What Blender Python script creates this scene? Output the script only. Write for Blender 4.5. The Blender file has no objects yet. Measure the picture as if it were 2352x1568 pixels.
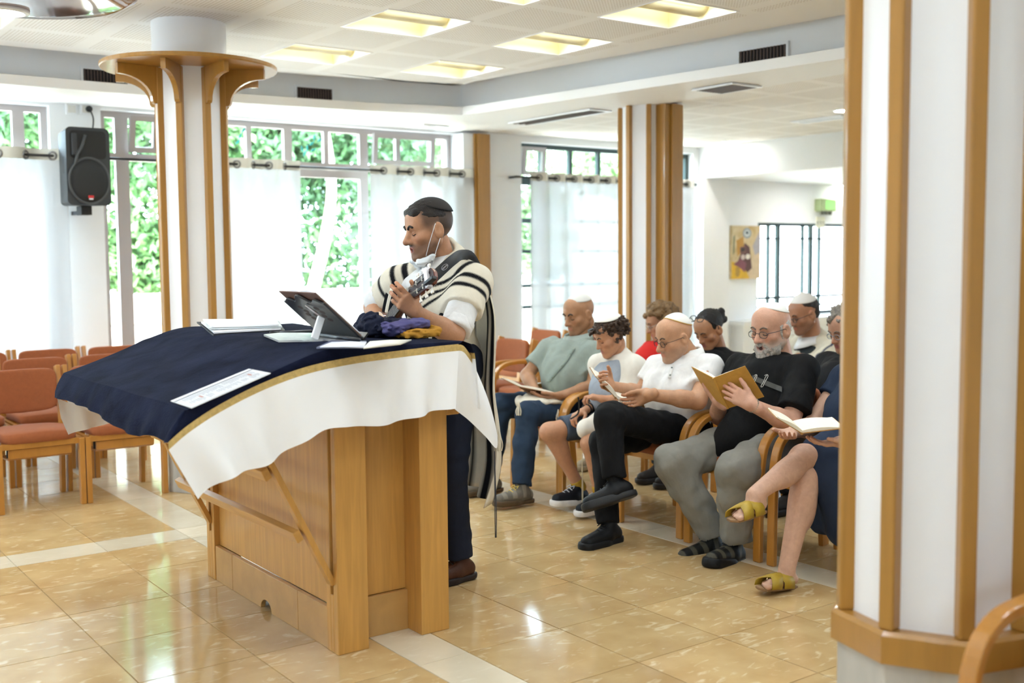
import bpy, math, random
import numpy as np
from mathutils import Vector, Matrix

random.seed(7)
rng = np.random.default_rng(7)
SC = bpy.context.scene
COL = SC.collection

# ------------------------------------------------------------------ camera
# Room axes: X runs along the window wall, Y towards it, Z up. Metres.
F_PX = 2527.4
RT = np.array([0.80512, -0.59305, -0.00836])
FW = np.array([0.59072, 0.80318, -0.07718])
RT = RT / np.linalg.norm(RT)
FW = FW - RT * FW.dot(RT); FW = FW / np.linalg.norm(FW)
UP = np.cross(RT, FW)
CAM = np.array([0.0, 0.0, 1.5])

def ray(x, y): return RT * (x - 1176) / F_PX + UP * (784 - y) / F_PX + FW
def at_z(x, y, z=0.0):
    d = ray(x, y); return CAM + d * (z - CAM[2]) / d[2]
def at_x(x, y, X):
    d = ray(x, y); return CAM + d * X / d[0]
def at_y(x, y, Y):
    d = ray(x, y); return CAM + d * Y / d[1]
def at_d(x, y, dep): return CAM + ray(x, y) * dep

cam_data = bpy.data.cameras.new('camera')
cam = bpy.data.objects.new('camera', cam_data)
COL.objects.link(cam)
m4 = Matrix.Identity(4)
for i, v in enumerate((RT, UP, -FW)):
    for k in range(3): m4[k][i] = float(v[k])
for k in range(3): m4[k][3] = float(CAM[k])
cam.matrix_world = m4
cam_data.sensor_fit = 'HORIZONTAL'
cam_data.sensor_width = 36.0
cam_data.lens = F_PX / 2352 * 36.0
cam_data.clip_end = 200
cam_data.dof.use_dof = True
cam_data.dof.focus_distance = 5.0
cam_data.dof.aperture_fstop = 2.0
SC.camera = cam

# ------------------------------------------------------------------ daylight
world = bpy.data.worlds.new('overcast_sky'); SC.world = world
world.use_nodes = True
bg = world.node_tree.nodes['Background']
bg.inputs['Color'].default_value = (0.62, 0.82, 1.0, 1)
bg.inputs['Strength'].default_value = 13.0
sun_d = bpy.data.lights.new('sun', 'SUN'); sun_d.energy = 14.0; sun_d.angle = 0.02; sun_d.color = (1, 0.95, 0.85)
sun = bpy.data.objects.new('sun', sun_d); COL.objects.link(sun)
sun.rotation_euler = Vector((-0.72, -0.25, 0.65)).to_track_quat('Z', 'Y').to_euler()

SC.view_settings.view_transform = 'Standard'
SC.view_settings.look = 'None'
SC.view_settings.gamma = 1.0
SC.view_settings.use_curve_mapping = False
SC.view_settings.exposure = 1.05
SC.cycles.max_bounces = 10
SC.cycles.diffuse_bounces = 6
SC.cycles.transparent_max_bounces = 24
SC.cycles.use_denoising = True
SC.cycles.sample_clamp_indirect = 8.0
SC.cycles.caustics_reflective = False
SC.cycles.caustics_refractive = False

# ------------------------------------------------------------------ materials
def lin(c):
    if isinstance(c, str):
        c = tuple(int(c[i:i + 2], 16) / 255 for i in (0, 2, 4))
    return tuple((x / 12.92 if x <= 0.04045 else ((x + 0.055) / 1.055) ** 2.4) for x in c)

MATS = {}
def mat(name, color, rough=0.6, metal=0.0, spec=0.5, var=0.0, vscale=8.0, stretch=None, bump=0.0, bscale=60.0,
        emit=None, estr=0.0, sheen=0.0, coat=0.0, objrand=0.0, vcol=False, sss=0.0, trans=0.0, var2=None):
    if name in MATS: return MATS[name]
    m = bpy.data.materials.new(name); m.use_nodes = True
    nt = m.node_tree; N = nt.nodes; L = nt.links
    p = N['Principled BSDF']
    c = lin(color) + (1,)
    p.inputs['Base Color'].default_value = c
    p.inputs['Roughness'].default_value = rough
    p.inputs['Metallic'].default_value = metal
    p.inputs['Specular IOR Level'].default_value = spec
    if sheen: p.inputs['Sheen Weight'].default_value = sheen; p.inputs['Sheen Roughness'].default_value = 0.4
    if coat: p.inputs['Coat Weight'].default_value = coat; p.inputs['Coat Roughness'].default_value = 0.1
    if sss: p.inputs['Subsurface Weight'].default_value = sss; p.inputs['Subsurface Radius'].default_value = (0.01, 0.004, 0.002); p.inputs['Subsurface Scale'].default_value = 1.0
    if trans: p.inputs['Transmission Weight'].default_value = trans
    if emit is not None:
        p.inputs['Emission Color'].default_value = lin(emit) + (1,); p.inputs['Emission Strength'].default_value = estr
    tc = N.new('ShaderNodeTexCoord')
    src = None
    if vcol:
        at = N.new('ShaderNodeAttribute'); at.attribute_name = 'Col'; src = at.outputs['Color']
    if var:
        mp = N.new('ShaderNodeMapping'); L.new(tc.outputs['Object'], mp.inputs['Vector'])
        if stretch: mp.inputs['Scale'].default_value = stretch
        nz = N.new('ShaderNodeTexNoise'); nz.inputs['Scale'].default_value = vscale; nz.inputs['Detail'].default_value = 5
        nz.inputs['Distortion'].default_value = 0.6
        L.new(mp.outputs['Vector'], nz.inputs['Vector'])
        if objrand:
            oi = N.new('ShaderNodeObjectInfo'); ad = N.new('ShaderNodeVectorMath'); ad.operation = 'ADD'
            ml = N.new('ShaderNodeVectorMath'); ml.operation = 'SCALE'; ml.inputs['Scale'].default_value = 37.0
            cb = N.new('ShaderNodeCombineXYZ')
            for k in 'XYZ': L.new(oi.outputs['Random'], cb.inputs[k])
            L.new(cb.outputs[0], ml.inputs[0]); L.new(mp.outputs['Vector'], ad.inputs[0]); L.new(ml.outputs[0], ad.inputs[1])
            L.new(ad.outputs[0], nz.inputs['Vector'])
        rp = N.new('ShaderNodeValToRGB')
        rp.color_ramp.elements[0].position = 0.3; rp.color_ramp.elements[1].position = 0.72
        d = tuple(x * (1 - var) for x in c[:3]) + (1,)
        hgt = tuple(min(1, x * (1 + var * 0.8)) for x in c[:3]) + (1,) if var2 is None else lin(var2) + (1,)
        rp.color_ramp.elements[0].color = d; rp.color_ramp.elements[1].color = hgt
        L.new(nz.outputs['Fac'], rp.inputs['Fac'])
        if src is not None:
            rp.color_ramp.elements[0].color = (1 - var,) * 3 + (1,); rp.color_ramp.elements[1].color = (1, 1, 1, 1)
            mx = N.new('ShaderNodeMix'); mx.data_type = 'RGBA'; mx.blend_type = 'MULTIPLY'; mx.inputs['Factor'].default_value = 1
            L.new(src, mx.inputs['A']); L.new(rp.outputs['Color'], mx.inputs['B']); src = mx.outputs['Result']
        else: src = rp.outputs['Color']
    if objrand and not var:
        pass
    if src is not None: L.new(src, p.inputs['Base Color'])
    if bump:
        nb = N.new('ShaderNodeTexNoise'); nb.inputs['Scale'].default_value = bscale; nb.inputs['Detail'].default_value = 4
        L.new(tc.outputs['Object'], nb.inputs['Vector'])
        bp = N.new('ShaderNodeBump'); bp.inputs['Strength'].default_value = bump; bp.inputs['Distance'].default_value = 0.01
        L.new(nb.outputs['Fac'], bp.inputs['Height']); L.new(bp.outputs['Normal'], p.inputs['Normal'])
    MATS[name] = m
    return m

# ------------------------------------------------------------------ mesh builder
class MB:
    def __init__(s): s.v = []; s.f = []; s.mi = []; s.n = 0; s.cur = 0
    def add(s, V, Fc):
        V = np.asarray(V, float).reshape(-1, 3)
        s.v.append(V)
        for f in Fc: s.f.append(tuple(int(i) + s.n for i in f)); s.mi.append(s.cur)
        s.n += len(V); return s
    def box(s, x0, x1, y0, y1, z0, z1):
        V = [(x, y, z) for z in (z0, z1) for y in (y0, y1) for x in (x0, x1)]
        return s.add(V, [(0, 2, 3, 1), (4, 5, 7, 6), (0, 1, 5, 4), (2, 6, 7, 3), (0, 4, 6, 2), (1, 3, 7, 5)])
    def obox(s, c, ax, ay, az):
        c = np.array(c, float); ax = np.array(ax, float); ay = np.array(ay, float); az = np.array(az, float)
        V = [c + i * ax + j * ay + k * az for k in (-1, 1) for j in (-1, 1) for i in (-1, 1)]
        Fc = [(0, 2, 3, 1), (4, 5, 7, 6), (0, 1, 5, 4), (2, 6, 7, 3), (0, 4, 6, 2), (1, 3, 7, 5)]
        if np.dot(np.cross(ax, ay), az) < 0: Fc = [f[::-1] for f in Fc]
        return s.add(V, Fc)
    def bar(s, p0, p1, w, h, upv=(0, 0, 1)):
        p0 = np.array(p0, float); p1 = np.array(p1, float); d = p1 - p0; l = np.linalg.norm(d); d = d / l
        x = np.cross(d, upv); x = x / np.linalg.norm(x); z = np.cross(x, d)
        return s.obox((p0 + p1) / 2, x * w / 2, d * l / 2, z * h / 2)
    def tube(s, pts, rad, n=10, closed=False, flat=1.0, upv=None, cap=True):
        P = np.array(pts, float); m = len(P)
        R = np.full(m, rad) if np.isscalar(rad) else np.array(rad, float)
        T = np.gradient(P, axis=0) if not closed else np.roll(P, -1, 0) - np.roll(P, 1, 0)
        T /= np.linalg.norm(T, axis=1)[:, None] + 1e-12
        u = np.array(upv if upv is not None else ((0, 0, 1) if abs(T[0][2]) < 0.9 else (1, 0, 0)), float)
        V = []
        for i in range(m):
            a = np.cross(T[i], u); a /= np.linalg.norm(a) + 1e-12; bb = np.cross(a, T[i])
            if upv is None: u = bb
            for k in range(n):
                t = 2 * math.pi * k / n
                V.append(P[i] + R[i] * (math.cos(t) * a + flat * math.sin(t) * bb))
        Fc = []
        for i in range(m if closed else m - 1):
            j = (i + 1) % m
            for k in range(n):
                Fc.append((i * n + k, i * n + (k + 1) % n, j * n + (k + 1) % n, j * n + k))
        if not closed and cap: Fc.append(tuple(range(n))[::-1]); Fc.append(tuple((m - 1) * n + k for k in range(n)))
        return s.add(V, Fc)
    def cyl(s, p0, p1, r0, r1=None, n=16):
        return s.tube([p0, p1], [r0, r0 if r1 is None else r1], n)
    def lathe(s, prof, c=(0, 0, 0), n=32, a0=0.0):
        V = []; m = len(prof)
        for (r, z) in prof:
            for k in range(n):
                t = a0 + 2 * math.pi * k / n
                V.append((c[0] + r * math.cos(t), c[1] + r * math.sin(t), c[2] + z))
        Fc = [(i * n + k, i * n + (k + 1) % n, (i + 1) * n + (k + 1) % n, (i + 1) * n + k) for i in range(m - 1) for k in range(n)]
        if prof[0][0] > 1e-6: Fc.append(tuple(range(n))[::-1])
        if prof[-1][0] > 1e-6: Fc.append(tuple((m - 1) * n + k for k in range(n)))
        return s.add(V, Fc)
    def prism(s, poly, off):
        P = np.array(poly, float); n = len(P); V = np.vstack([P, P + np.array(off, float)])
        nr = np.zeros(3)
        for i in range(n): nr += np.cross(P[i], P[(i + 1) % n])
        Fc = [tuple(range(n))[::-1], tuple(range(n, 2 * n))] + [(i, (i + 1) % n, (i + 1) % n + n, i + n) for i in range(n)]
        if np.dot(nr, off) < 0: Fc = [f[::-1] for f in Fc]
        return s.add(V, Fc)
    def grid(s, G, flip=False):
        G = np.asarray(G, float); m, n = G.shape[:2]
        Fc = [(i * n + j, i * n + j + 1, (i + 1) * n + j + 1, (i + 1) * n + j) for i in range(m - 1) for j in range(n - 1)]
        if flip: Fc = [f[::-1] for f in Fc]
        return s.add(G.reshape(-1, 3), Fc)
    def ball(s, c, r, n=12, m=8, rot=None):
        r = np.array([r] * 3 if np.isscalar(r) else r, float)
        V = [(0, 0, 1)]
        for i in range(1, m):
            t = math.pi * i / m
            for k in range(n):
                q = 2 * math.pi * k / n; V.append((math.sin(t) * math.cos(q), math.sin(t) * math.sin(q), math.cos(t)))
        V.append((0, 0, -1)); V = np.array(V) * r
        if rot is not None: V = V @ np.array(rot).T
        Fc = [(0, 1 + k, 1 + (k + 1) % n) for k in range(n)]
        for i in range(m - 2):
            o = 1 + i * n
            Fc += [(o + k, o + n + k, o + n + (k + 1) % n, o + (k + 1) % n) for k in range(n)]
        o = 1 + (m - 2) * n; e = len(V) - 1
        Fc += [(o + k, e, o + (k + 1) % n) for k in range(n)]
        return s.add(V + np.array(c, float), Fc)
    def build(s, name, material=None, parent=None, smooth=False, bevel=0.0, sharp=None, solid=0.0, sub=0, col=None):
        V = np.vstack(s.v)
        if parent is not None: V = V - np.array(WPOS.get(parent.name_full, (0, 0, 0)))
        me = bpy.data.meshes.new(name)
        me.from_pydata(V.tolist(), [], s.f); me.validate(verbose=False)
        ms = material if isinstance(material, (list, tuple)) else [material]
        for q in ms:
            if q is not None: me.materials.append(q)
        if len(ms) > 1: me.polygons.foreach_set('material_index', s.mi[:len(me.polygons)])
        if smooth:
            me.polygons.foreach_set('use_smooth', [True] * len(me.polygons))
            if sharp: me.set_sharp_from_angle(angle=math.radians(sharp))
        if col is not None:
            at = me.color_attributes.new('Col', 'FLOAT_COLOR', 'POINT')
            cc = np.ones((len(V), 4)); cc[:, :3] = col; at.data.foreach_set('color', cc.ravel())
        o = bpy.data.objects.new(name, me); COL.objects.link(o)
        if parent is not None: o.parent = parent
        WPOS[o.name_full] = WPOS.get(parent.name_full, (0, 0, 0)) if parent is not None else (0, 0, 0)
        if solid:
            md = o.modifiers.new('thickness', 'SOLIDIFY'); md.thickness = solid; md.offset = 0
        if bevel:
            md = o.modifiers.new('bevel', 'BEVEL'); md.width = bevel; md.segments = 2; md.limit_method = 'ANGLE'; md.angle_limit = math.radians(40)
        if sub:
            md = o.modifiers.new('smooth', 'SUBSURF'); md.levels = sub; md.render_levels = sub
        return o
WPOS = {}
def tag(o, label=None, cat=None, group=None, kind=None):
    if label: o['label'] = label
    if cat: o['category'] = cat
    if group: o['group'] = group
    if kind: o['kind'] = kind
    return o
def thing(name, loc, label, cat, group=None):
    o = bpy.data.objects.new(name, None); COL.objects.link(o)
    o.empty_display_size = 0.1
    o.location = tuple(float(x) for x in loc); WPOS[o.name_full] = tuple(float(x) for x in loc)
    return tag(o, label, cat, group)
def copy_tree(o, parent=None):
    c = o.copy(); COL.objects.link(c); c.parent = parent
    for ch in o.children: copy_tree(ch, c)
    return c
def structure(o): o['kind'] = 'structure'; return o
def catmull(pts, n=8, closed=False):
    P = np.array(pts, float); out = []; m = len(P)
    rg = range(m) if closed else range(m - 1)
    for i in rg:
        if closed: a, b, c, d = P[(i - 1) % m], P[i], P[(i + 1) % m], P[(i + 2) % m]
        else: a, b, c, d = P[max(i - 1, 0)], P[i], P[i + 1], P[min(i + 2, m - 1)]
        for k in range(n):
            t = k / n
            out.append(0.5 * (2 * b + (c - a) * t + (2 * a - 5 * b + 4 * c - d) * t * t + (3 * b - a - 3 * c + d) * t ** 3))
    if not closed: out.append(P[-1])
    return np.array(out)
def resample(pts, n):
    P = np.array(pts, float); s = np.r_[0, np.cumsum(np.linalg.norm(np.diff(P, axis=0), axis=1))]
    t = np.linspace(0, s[-1], n)
    return np.stack([np.interp(t, s, P[:, k]) for k in range(P.shape[1])], 1)
def snoise(P, scale, seed=0):
    r = np.random.default_rng(seed); o = np.zeros(len(P))
    for k in range(7):
        d = r.normal(size=3); d /= np.linalg.norm(d)
        o += np.sin(P @ d * scale * (0.6 + 0.22 * k) + r.uniform(0, 6.28)) / 7
    return o

# shared palette
WOOD_Z = mat('beech_upright', 'C3914A', 0.42, var=0.14, vscale=5, stretch=(9, 9, 0.6), coat=0.15)
WOOD_Y = mat('beech_lengthwise', 'C3914A', 0.42, var=0.14, vscale=5, stretch=(9, 0.6, 9), coat=0.15)
WOOD_X = mat('beech_crosswise', 'C3914A', 0.42, var=0.14, vscale=5, stretch=(0.6, 9, 9), coat=0.15)
STAVE = mat('stained_stave', 'A87A36', 0.35, var=0.10, vscale=4, stretch=(8, 8, 0.5), coat=0.3)
CHAIRWOOD = mat('chair_beech', 'B47B32', 0.38, var=0.10, vscale=6, stretch=(4, 4, 1), coat=0.25)
WHITE = mat('white_paint', 'ECEEF1', 0.65, var=0.02, vscale=2)
WHITE_G = mat('white_gloss_paint', 'ECEEF2', 0.35)
FABRIC_O = mat('rust_upholstery', '96542F', 0.95, var=0.08, vscale=40, bump=0.25, bscale=500, sheen=0.1)
BLACK = mat('black_plastic', '17181A', 0.45)
ALU = mat('aluminium', 'A79F9C', 0.4, metal=0.6)
GLASS_E = None
# ================================================================== ROOM
WALL_Y = 9.4
def wx(px, y=400.0, Y=WALL_Y): return float(at_y(px, y, Y)[0])
def node_mat(name):
    m = bpy.data.materials.new(name); m.use_nodes = True
    return m, m.node_tree.nodes, m.node_tree.links, m.node_tree.nodes['Principled BSDF']

# marble floor tiles: beige with pale drifting flecks, polished
def tile_mat(name, base, dark, fleck, amount):
    m, N, L, p = node_mat(name)
    tc = N.new('ShaderNodeTexCoord'); oi = N.new('ShaderNodeObjectInfo'); ge = N.new('ShaderNodeNewGeometry')
    n1 = N.new('ShaderNodeTexNoise'); n1.inputs['Scale'].default_value = 5; n1.inputs['Detail'].default_value = 6
    mp = N.new('ShaderNodeMapping'); mp.inputs['Rotation'].default_value = (0, 0, 0.5); mp.inputs['Scale'].default_value = (6.0, 14, 1)
    n2 = N.new('ShaderNodeTexNoise'); n2.inputs['Scale'].default_value = 1.5; n2.inputs['Detail'].default_value = 4; n2.inputs['Distortion'].default_value = 1.2
    L.new(ge.outputs['Position'], n1.inputs['Vector']); L.new(ge.outputs['Position'], mp.inputs['Vector']); L.new(mp.outputs[0], n2.inputs['Vector'])
    r1 = N.new('ShaderNodeValToRGB'); r1.color_ramp.elements[0].color = lin(dark) + (1,); r1.color_ramp.elements[1].color = lin(base) + (1,)
    r1.color_ramp.elements[0].position = 0.3; r1.color_ramp.elements[1].position = 0.65
    L.new(n1.outputs['Fac'], r1.inputs['Fac'])
    r2 = N.new('ShaderNodeValToRGB'); r2.color_ramp.elements[0].position = 0.58; r2.color_ramp.elements[1].position = 0.70
    r2.color_ramp.elements[0].color = (0, 0, 0, 1); r2.color_ramp.elements[1].color = (amount,) * 3 + (1,)
    L.new(n2.outputs['Fac'], r2.inputs['Fac'])
    mx = N.new('ShaderNodeMix'); mx.data_type = 'RGBA'
    L.new(r2.outputs['Color'], mx.inputs['Factor']); L.new(r1.outputs['Color'], mx.inputs['A']); mx.inputs['B'].default_value = lin(fleck) + (1,)
    hv = N.new('ShaderNodeHueSaturation'); mr = N.new('ShaderNodeMapRange')
    mr.inputs['To Min'].default_value = 0.90; mr.inputs['To Max'].default_value = 1.08
    L.new(oi.outputs['Random'], mr.inputs['Value']); L.new(mr.outputs[0], hv.inputs['Value']); L.new(mx.outputs['Result'], hv.inputs['Color'])
    L.new(hv.outputs['Color'], p.inputs['Base Color'])
    p.inputs['Roughness'].default_value = 0.09; p.inputs['Specular IOR Level'].default_value = 0.32
    n3 = N.new('ShaderNodeTexNoise'); n3.inputs['Scale'].default_value = 2.2; L.new(ge.outputs['Position'], n3.inputs['Vector'])
    bp = N.new('ShaderNodeBump'); bp.inputs['Strength'].default_value = 0.05; bp.inputs['Distance'].default_value = 0.02
    L.new(n3.outputs['Fac'], bp.inputs['Height']); L.new(bp.outputs['Normal'], p.inputs['Normal'])
    return m
TILE = tile_mat('beige_marble_tile', 'C5A97A', 'B59566', 'DAC8A6', 0.75)
TILE_L = tile_mat('pale_marble_tile', 'D6CBB4', 'CDC1A8', 'E0D8C6', 0.5)
GROUT = mat('dark_grout', '7A6A52', 0.8)

mb = MB(); mb.box(-3.2, 14.2, -3.2, 9.6, -0.10, -0.004)
floor = structure(mb.build('floor', GROUT))
xl = [2.056 - 0.4388 * k for k in range(12, 0, -1)] + [2.056, 2.278] + [2.278 + 0.4395 * k for k in range(1, 5)] + [4.25]
xl += [4.25 + 0.4395 * k for k in range(1, 5)] + [6.23] + [6.23 + 0.4395 * k for k in range(1, 19)]
yl = [5.73 - 0.468 * k for k in range(19, 0, -1)] + [5.73, 5.97] + [5.97 + 0.468 * k for k in range(1, 9)]
cells = []
for i in range(len(xl) - 1):
    for j in range(len(yl) - 1):
        x0, x1, y0, y1 = xl[i], xl[i + 1], yl[j], yl[j + 1]
        pale = (x1 - x0) < 0.3 or ((y1 - y0) < 0.3 and x1 < 2.3)
        c = np.array([(x0 + x1) / 2, (y0 + y1) / 2, 0]); d = c - CAM; z = d @ FW
        vis = False
        if z > 0.5:
            px = 1176 + F_PX * (d @ RT) / z; py = 784 - F_PX * (d @ UP) / z
            vis = -150 < px < 2480 and 880 < py < 1700
        cells.append((0 if vis else 1, z if z > 0 else 50, x0, x1, y0, min(y1, 9.4), pale))
cells.sort(key=lambda t: (t[0], t[1]))
def tile_mesh(w, h):
    g = 0.0012; w2, h2 = w / 2 - g, h / 2 - g; c = 0.0015
    b = MB()
    V = [(-w2, -h2, -0.004), (w2, -h2, -0.004), (w2, h2, -0.004), (-w2, h2, -0.004), (-w2 + c, -h2 + c, 0), (w2 - c, -h2 + c, 0), (w2 - c, h2 - c, 0), (-w2 + c, h2 - c, 0)]
    b.add(V, [(4, 5, 6, 7), (0, 1, 5, 4), (1, 2, 6, 5), (2, 3, 7, 6), (3, 0, 4, 7)])
    return b
tile_cache = {}; rest = {True: MB(), False: MB()}; n_ind = 0
for vis, z, x0, x1, y0, y1, pale in cells:
    if y1 - y0 < 0.02: continue
    if vis == 0 and n_ind < 290:
        k = (round(x1 - x0, 3), round(y1 - y0, 3), pale)
        if k not in tile_cache:
            o = tile_mesh(x1 - x0, y1 - y0).build('floor_tile', TILE_L if pale else TILE, floor); tile_cache[k] = o
        else:
            o = tile_cache[k].copy(); COL.objects.link(o); o.parent = floor
        o.location = ((x0 + x1) / 2, (y0 + y1) / 2, 0); n_ind += 1
    else:
        b = tile_mesh(x1 - x0, y1 - y0); rest[pale].add(np.vstack(b.v) + np.array([(x0 + x1) / 2, (y0 + y1) / 2, 0]), b.f)
for pale, b in rest.items():
    tag(b.build('distant_floor_tiles', TILE_L if pale else TILE, floor), kind='stuff')

# ---------------------------------------------------------------- walls
def wall_with_holes(name, fixed, a0, a1, z0, z1, thick, holes, axis):
    """wall slab at fixed..fixed+thick along axis 'x' or 'y' with rectangular openings (a0,a1,z0,z1)"""
    b = MB()
    def put(p, q, r, s):
        if q - p < 1e-4 or s - r < 1e-4: return
        f0, f1 = min(fixed, fixed + thick), max(fixed, fixed + thick)
        if axis == 'x': b.box(p, q, f0, f1, r, s)
        else: b.box(f0, f1, p, q, r, s)
    cur = a0
    for (h0, h1, hz0, hz1) in sorted(holes):
        put(cur, h0, z0, z1); put(h0, h1, z0, hz0); put(h0, h1, hz1, z1); cur = h1
    put(cur, a1, z0, z1)
    return structure(b.build(name, WHITE))
W1 = (-2.6, wx(118), 0.06, 2.735); W2 = (wx(236), wx(1046), 0.06, 2.735); W3 = (wx(1198), wx(1592), 0.30, 2.70); W4 = (wx(1742), 13.6, 0.70, 1.90)
wall_with_holes('wall_back', WALL_Y, -3.2, 14.2, -0.1, 3.4, 0.25, [W1, W2, W3, W4], 'x')
WL = [(5.6, 6.8, 1.1, 2.2)]
wall_with_holes('wall_left', -3.0, -3.2, 9.4, -0.1, 3.4, -0.25, WL, 'y')
WR = [(-2.8, -1.8, 1.0, 2.2)]
wall_with_holes('wall_front', -3.0, -3.2, 14.2, -0.1, 3.4, -0.25, WR, 'x')
wall_with_holes('wall_right', 14.0, -3.2, 9.4, -0.1, 3.4, 0.25, [(1.0, 3.0, 1.0, 2.0)], 'y')

# ---------------------------------------------------------------- windows
GLASS, N, L, p = node_mat('window_glass')
N.remove(p); tr = N.new('ShaderNodeBsdfTransparent'); gl = N.new('ShaderNodeBsdfGlossy'); gl.inputs['Roughness'].default_value = 0.02
tr.inputs['Color'].default_value = (0.97, 0.99, 0.98, 1)
mx = N.new('ShaderNodeMixShader'); mx.inputs['Fac'].default_value = 0.05
L.new(tr.outputs[0], mx.inputs[1]); L.new(gl.outputs[0], mx.inputs[2]); L.new(mx.outputs[0], N['Material Output'].inputs['Surface'])
FRAME = mat('grey_aluminium_frame', 'ADA5A4', 0.45, metal=0.3)
DFRAME = mat('dark_steel_bars', '3E4A4A', 0.5, metal=0.4)
def window(name, x0, x1, z0, z1, verts, hors, fm, y=WALL_Y + 0.08, th=0.05, fw=0.05, mw=0.035, extra=None):
    t = thing(name, (x0, y, z0), None, None); structure(t)
    b = MB(); b.box(x0, x0 + fw, y, y + th, z0, z1); b.box(x1 - fw, x1, y, y + th, z0, z1); b.box(x0 + fw, x1 - fw, y, y + th, z1 - fw, z1); b.box(x0 + fw, x1 - fw, y, y + th, z0, z0 + fw)
    b.build('frame', fm, t)
    for (v, w, za, zb) in verts:
        b = MB(); b.box(v - w / 2, v + w / 2, y + 0.001, y + th - 0.001, za, zb); b.build('mullion', fm, t)
    for (h, w, xa, xb) in hors:
        b = MB(); b.box(xa, xb, y + 0.002, y + th - 0.002, h - w / 2, h + w / 2); b.build('transom', fm, t)
    xs = sorted({x0} | {x1} | {v[0] for v in verts}); zs = sorted({z0} | {z1} | {h[0] for h in hors})
    for i in range(len(xs) - 1):
        for j in range(len(zs) - 1):
            b = MB(); yy = y + th / 2
            b.add([(xs[i], yy, zs[j]), (xs[i + 1], yy, zs[j]), (xs[i + 1], yy, zs[j + 1]), (xs[i], yy, zs[j + 1])], [(0, 1, 2, 3)])
            b.build('pane', GLASS, t)
    return t
def sash(t, x0, x1, z0, z1, tilt, fm, y=WALL_Y + 0.02):
    """small hopper sash, tilted into the room at its top"""
    R = Matrix.Rotation(tilt, 4, 'X')
    b = MB(); w = 0.045; h = z1 - z0
    for q in ((x0, x0 + w, 0, h), (x1 - w, x1, 0, h), (x0 + w, x1 - w, 0, w), (x0 + w, x1 - w, h - w, h)): b.box(q[0], q[1], -0.02, 0.02, q[2], q[3])
    b.v = [np.array([(R @ Vector(v))[:] for v in V]) + np.array([0, y, z0]) for V in b.v]
    s = b.build('sash', fm, t)
    g = MB(); g.add([(x0 + w, 0, w), (x1 - w, 0, w), (x1 - w, 0, h - w), (x0 + w, 0, h - w)], [(0, 1, 2, 3)])
    g.v = [np.array([(R @ Vector(v))[:] for v in V]) + np.array([0, y, z0]) for V in g.v]
    g.build('pane', GLASS, s)
TZ = 2.36
a, b_, c_, d_ = W1
t = window('window_1', a, b_, c_, d_, [(wx(52), 0.09, TZ, d_), (wx(-150), 0.07, c_, d_), (-1.2, 0.07, c_, d_)], [(TZ, 0.05, a, b_)], FRAME)
a, b_, c_, d_ = W2
t = window('window_2', a, b_, c_, d_, [(wx(289), 0.11, c_, d_), (wx(420), 0.09, c_, d_), (wx(582), 0.05, TZ, d_), (wx(672), 0.08, TZ, d_), (wx(690), 0.04, c_, TZ), (wx(760), 0.05, TZ, d_),
    (wx(846), 0.09, c_, d_), (wx(925), 0.05, TZ, d_), (wx(1003), 0.06, TZ, d_)], [(TZ, 0.06, a, b_), (TZ - 0.07, 0.07, wx(680), wx(850))], FRAME)
sash(t, wx(300), wx(365), TZ + 0.04, d_ - 0.03, 0.16, FRAME)
sash(t, wx(858), wx(998), TZ + 0.04, d_ - 0.04, 0.10, FRAME)
TEAL = mat('teal_glass_paint', '3FB0AE', 0.5); lrng = np.random.default_rng(17)
for (px_, py_, an_) in ((552, 312, 1.0), (560, 298, 0.9), (568, 284, 1.1), (546, 326, 0.8), (700, 352, 1.2), (706, 340, 1.5), (716, 330, 0.7), (722, 316, 1.4), (734, 322, 0.6), (720, 344, 0.5), (694, 342, 1.7)):
    q_ = at_y(px_, py_, WALL_Y + 0.10); u_ = np.array([math.cos(an_), 0, math.sin(an_)]); v_ = np.array([-u_[2], 0, u_[0]])
    b = MB(); b.add([q_ - u_ * 0.035, q_ + v_ * 0.012, q_ + u_ * 0.035, q_ - v_ * 0.012], [(0, 1, 2, 3)]); b.build('painted_leaf', TEAL, t, solid=0.002)
a, b_, c_, d_ = W3
t = window('window_3', a, b_, c_, d_, [(wx(1258), 0.07, c_, d_), (wx(1322), 0.045, TZ, d_), (wx(1387), 0.045, TZ, d_), (wx(1450), 0.045, TZ, d_), (wx(1520), 0.045, c_, d_)],
    [(2.30, 0.08, a, b_), (1.88, 0.05, a, b_), (1.55, 0.04, a, b_), (1.18, 0.04, a, b_), (0.95, 0.04, a, b_)], DFRAME)
sash(t, wx(1200), wx(1252), 2.36, 2.66, 0.10, FRAME)
a, b_, c_, d_ = W4
vs = [(wx(q, 600), w, c_, d_) for q, w in ((1778, 0.03), (1800, 0.06), (1857, 0.03), (1875, 0.06), (1895, 0.03), (1960, 0.05), (2010, 0.03))]
t = window('window_4', a, b_, c_, d_, vs, [(1.70, 0.02, a, b_), (0.935, 0.035, a, b_), (0.82, 0.03, a, b_)], DFRAME, fw=0.04)
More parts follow.
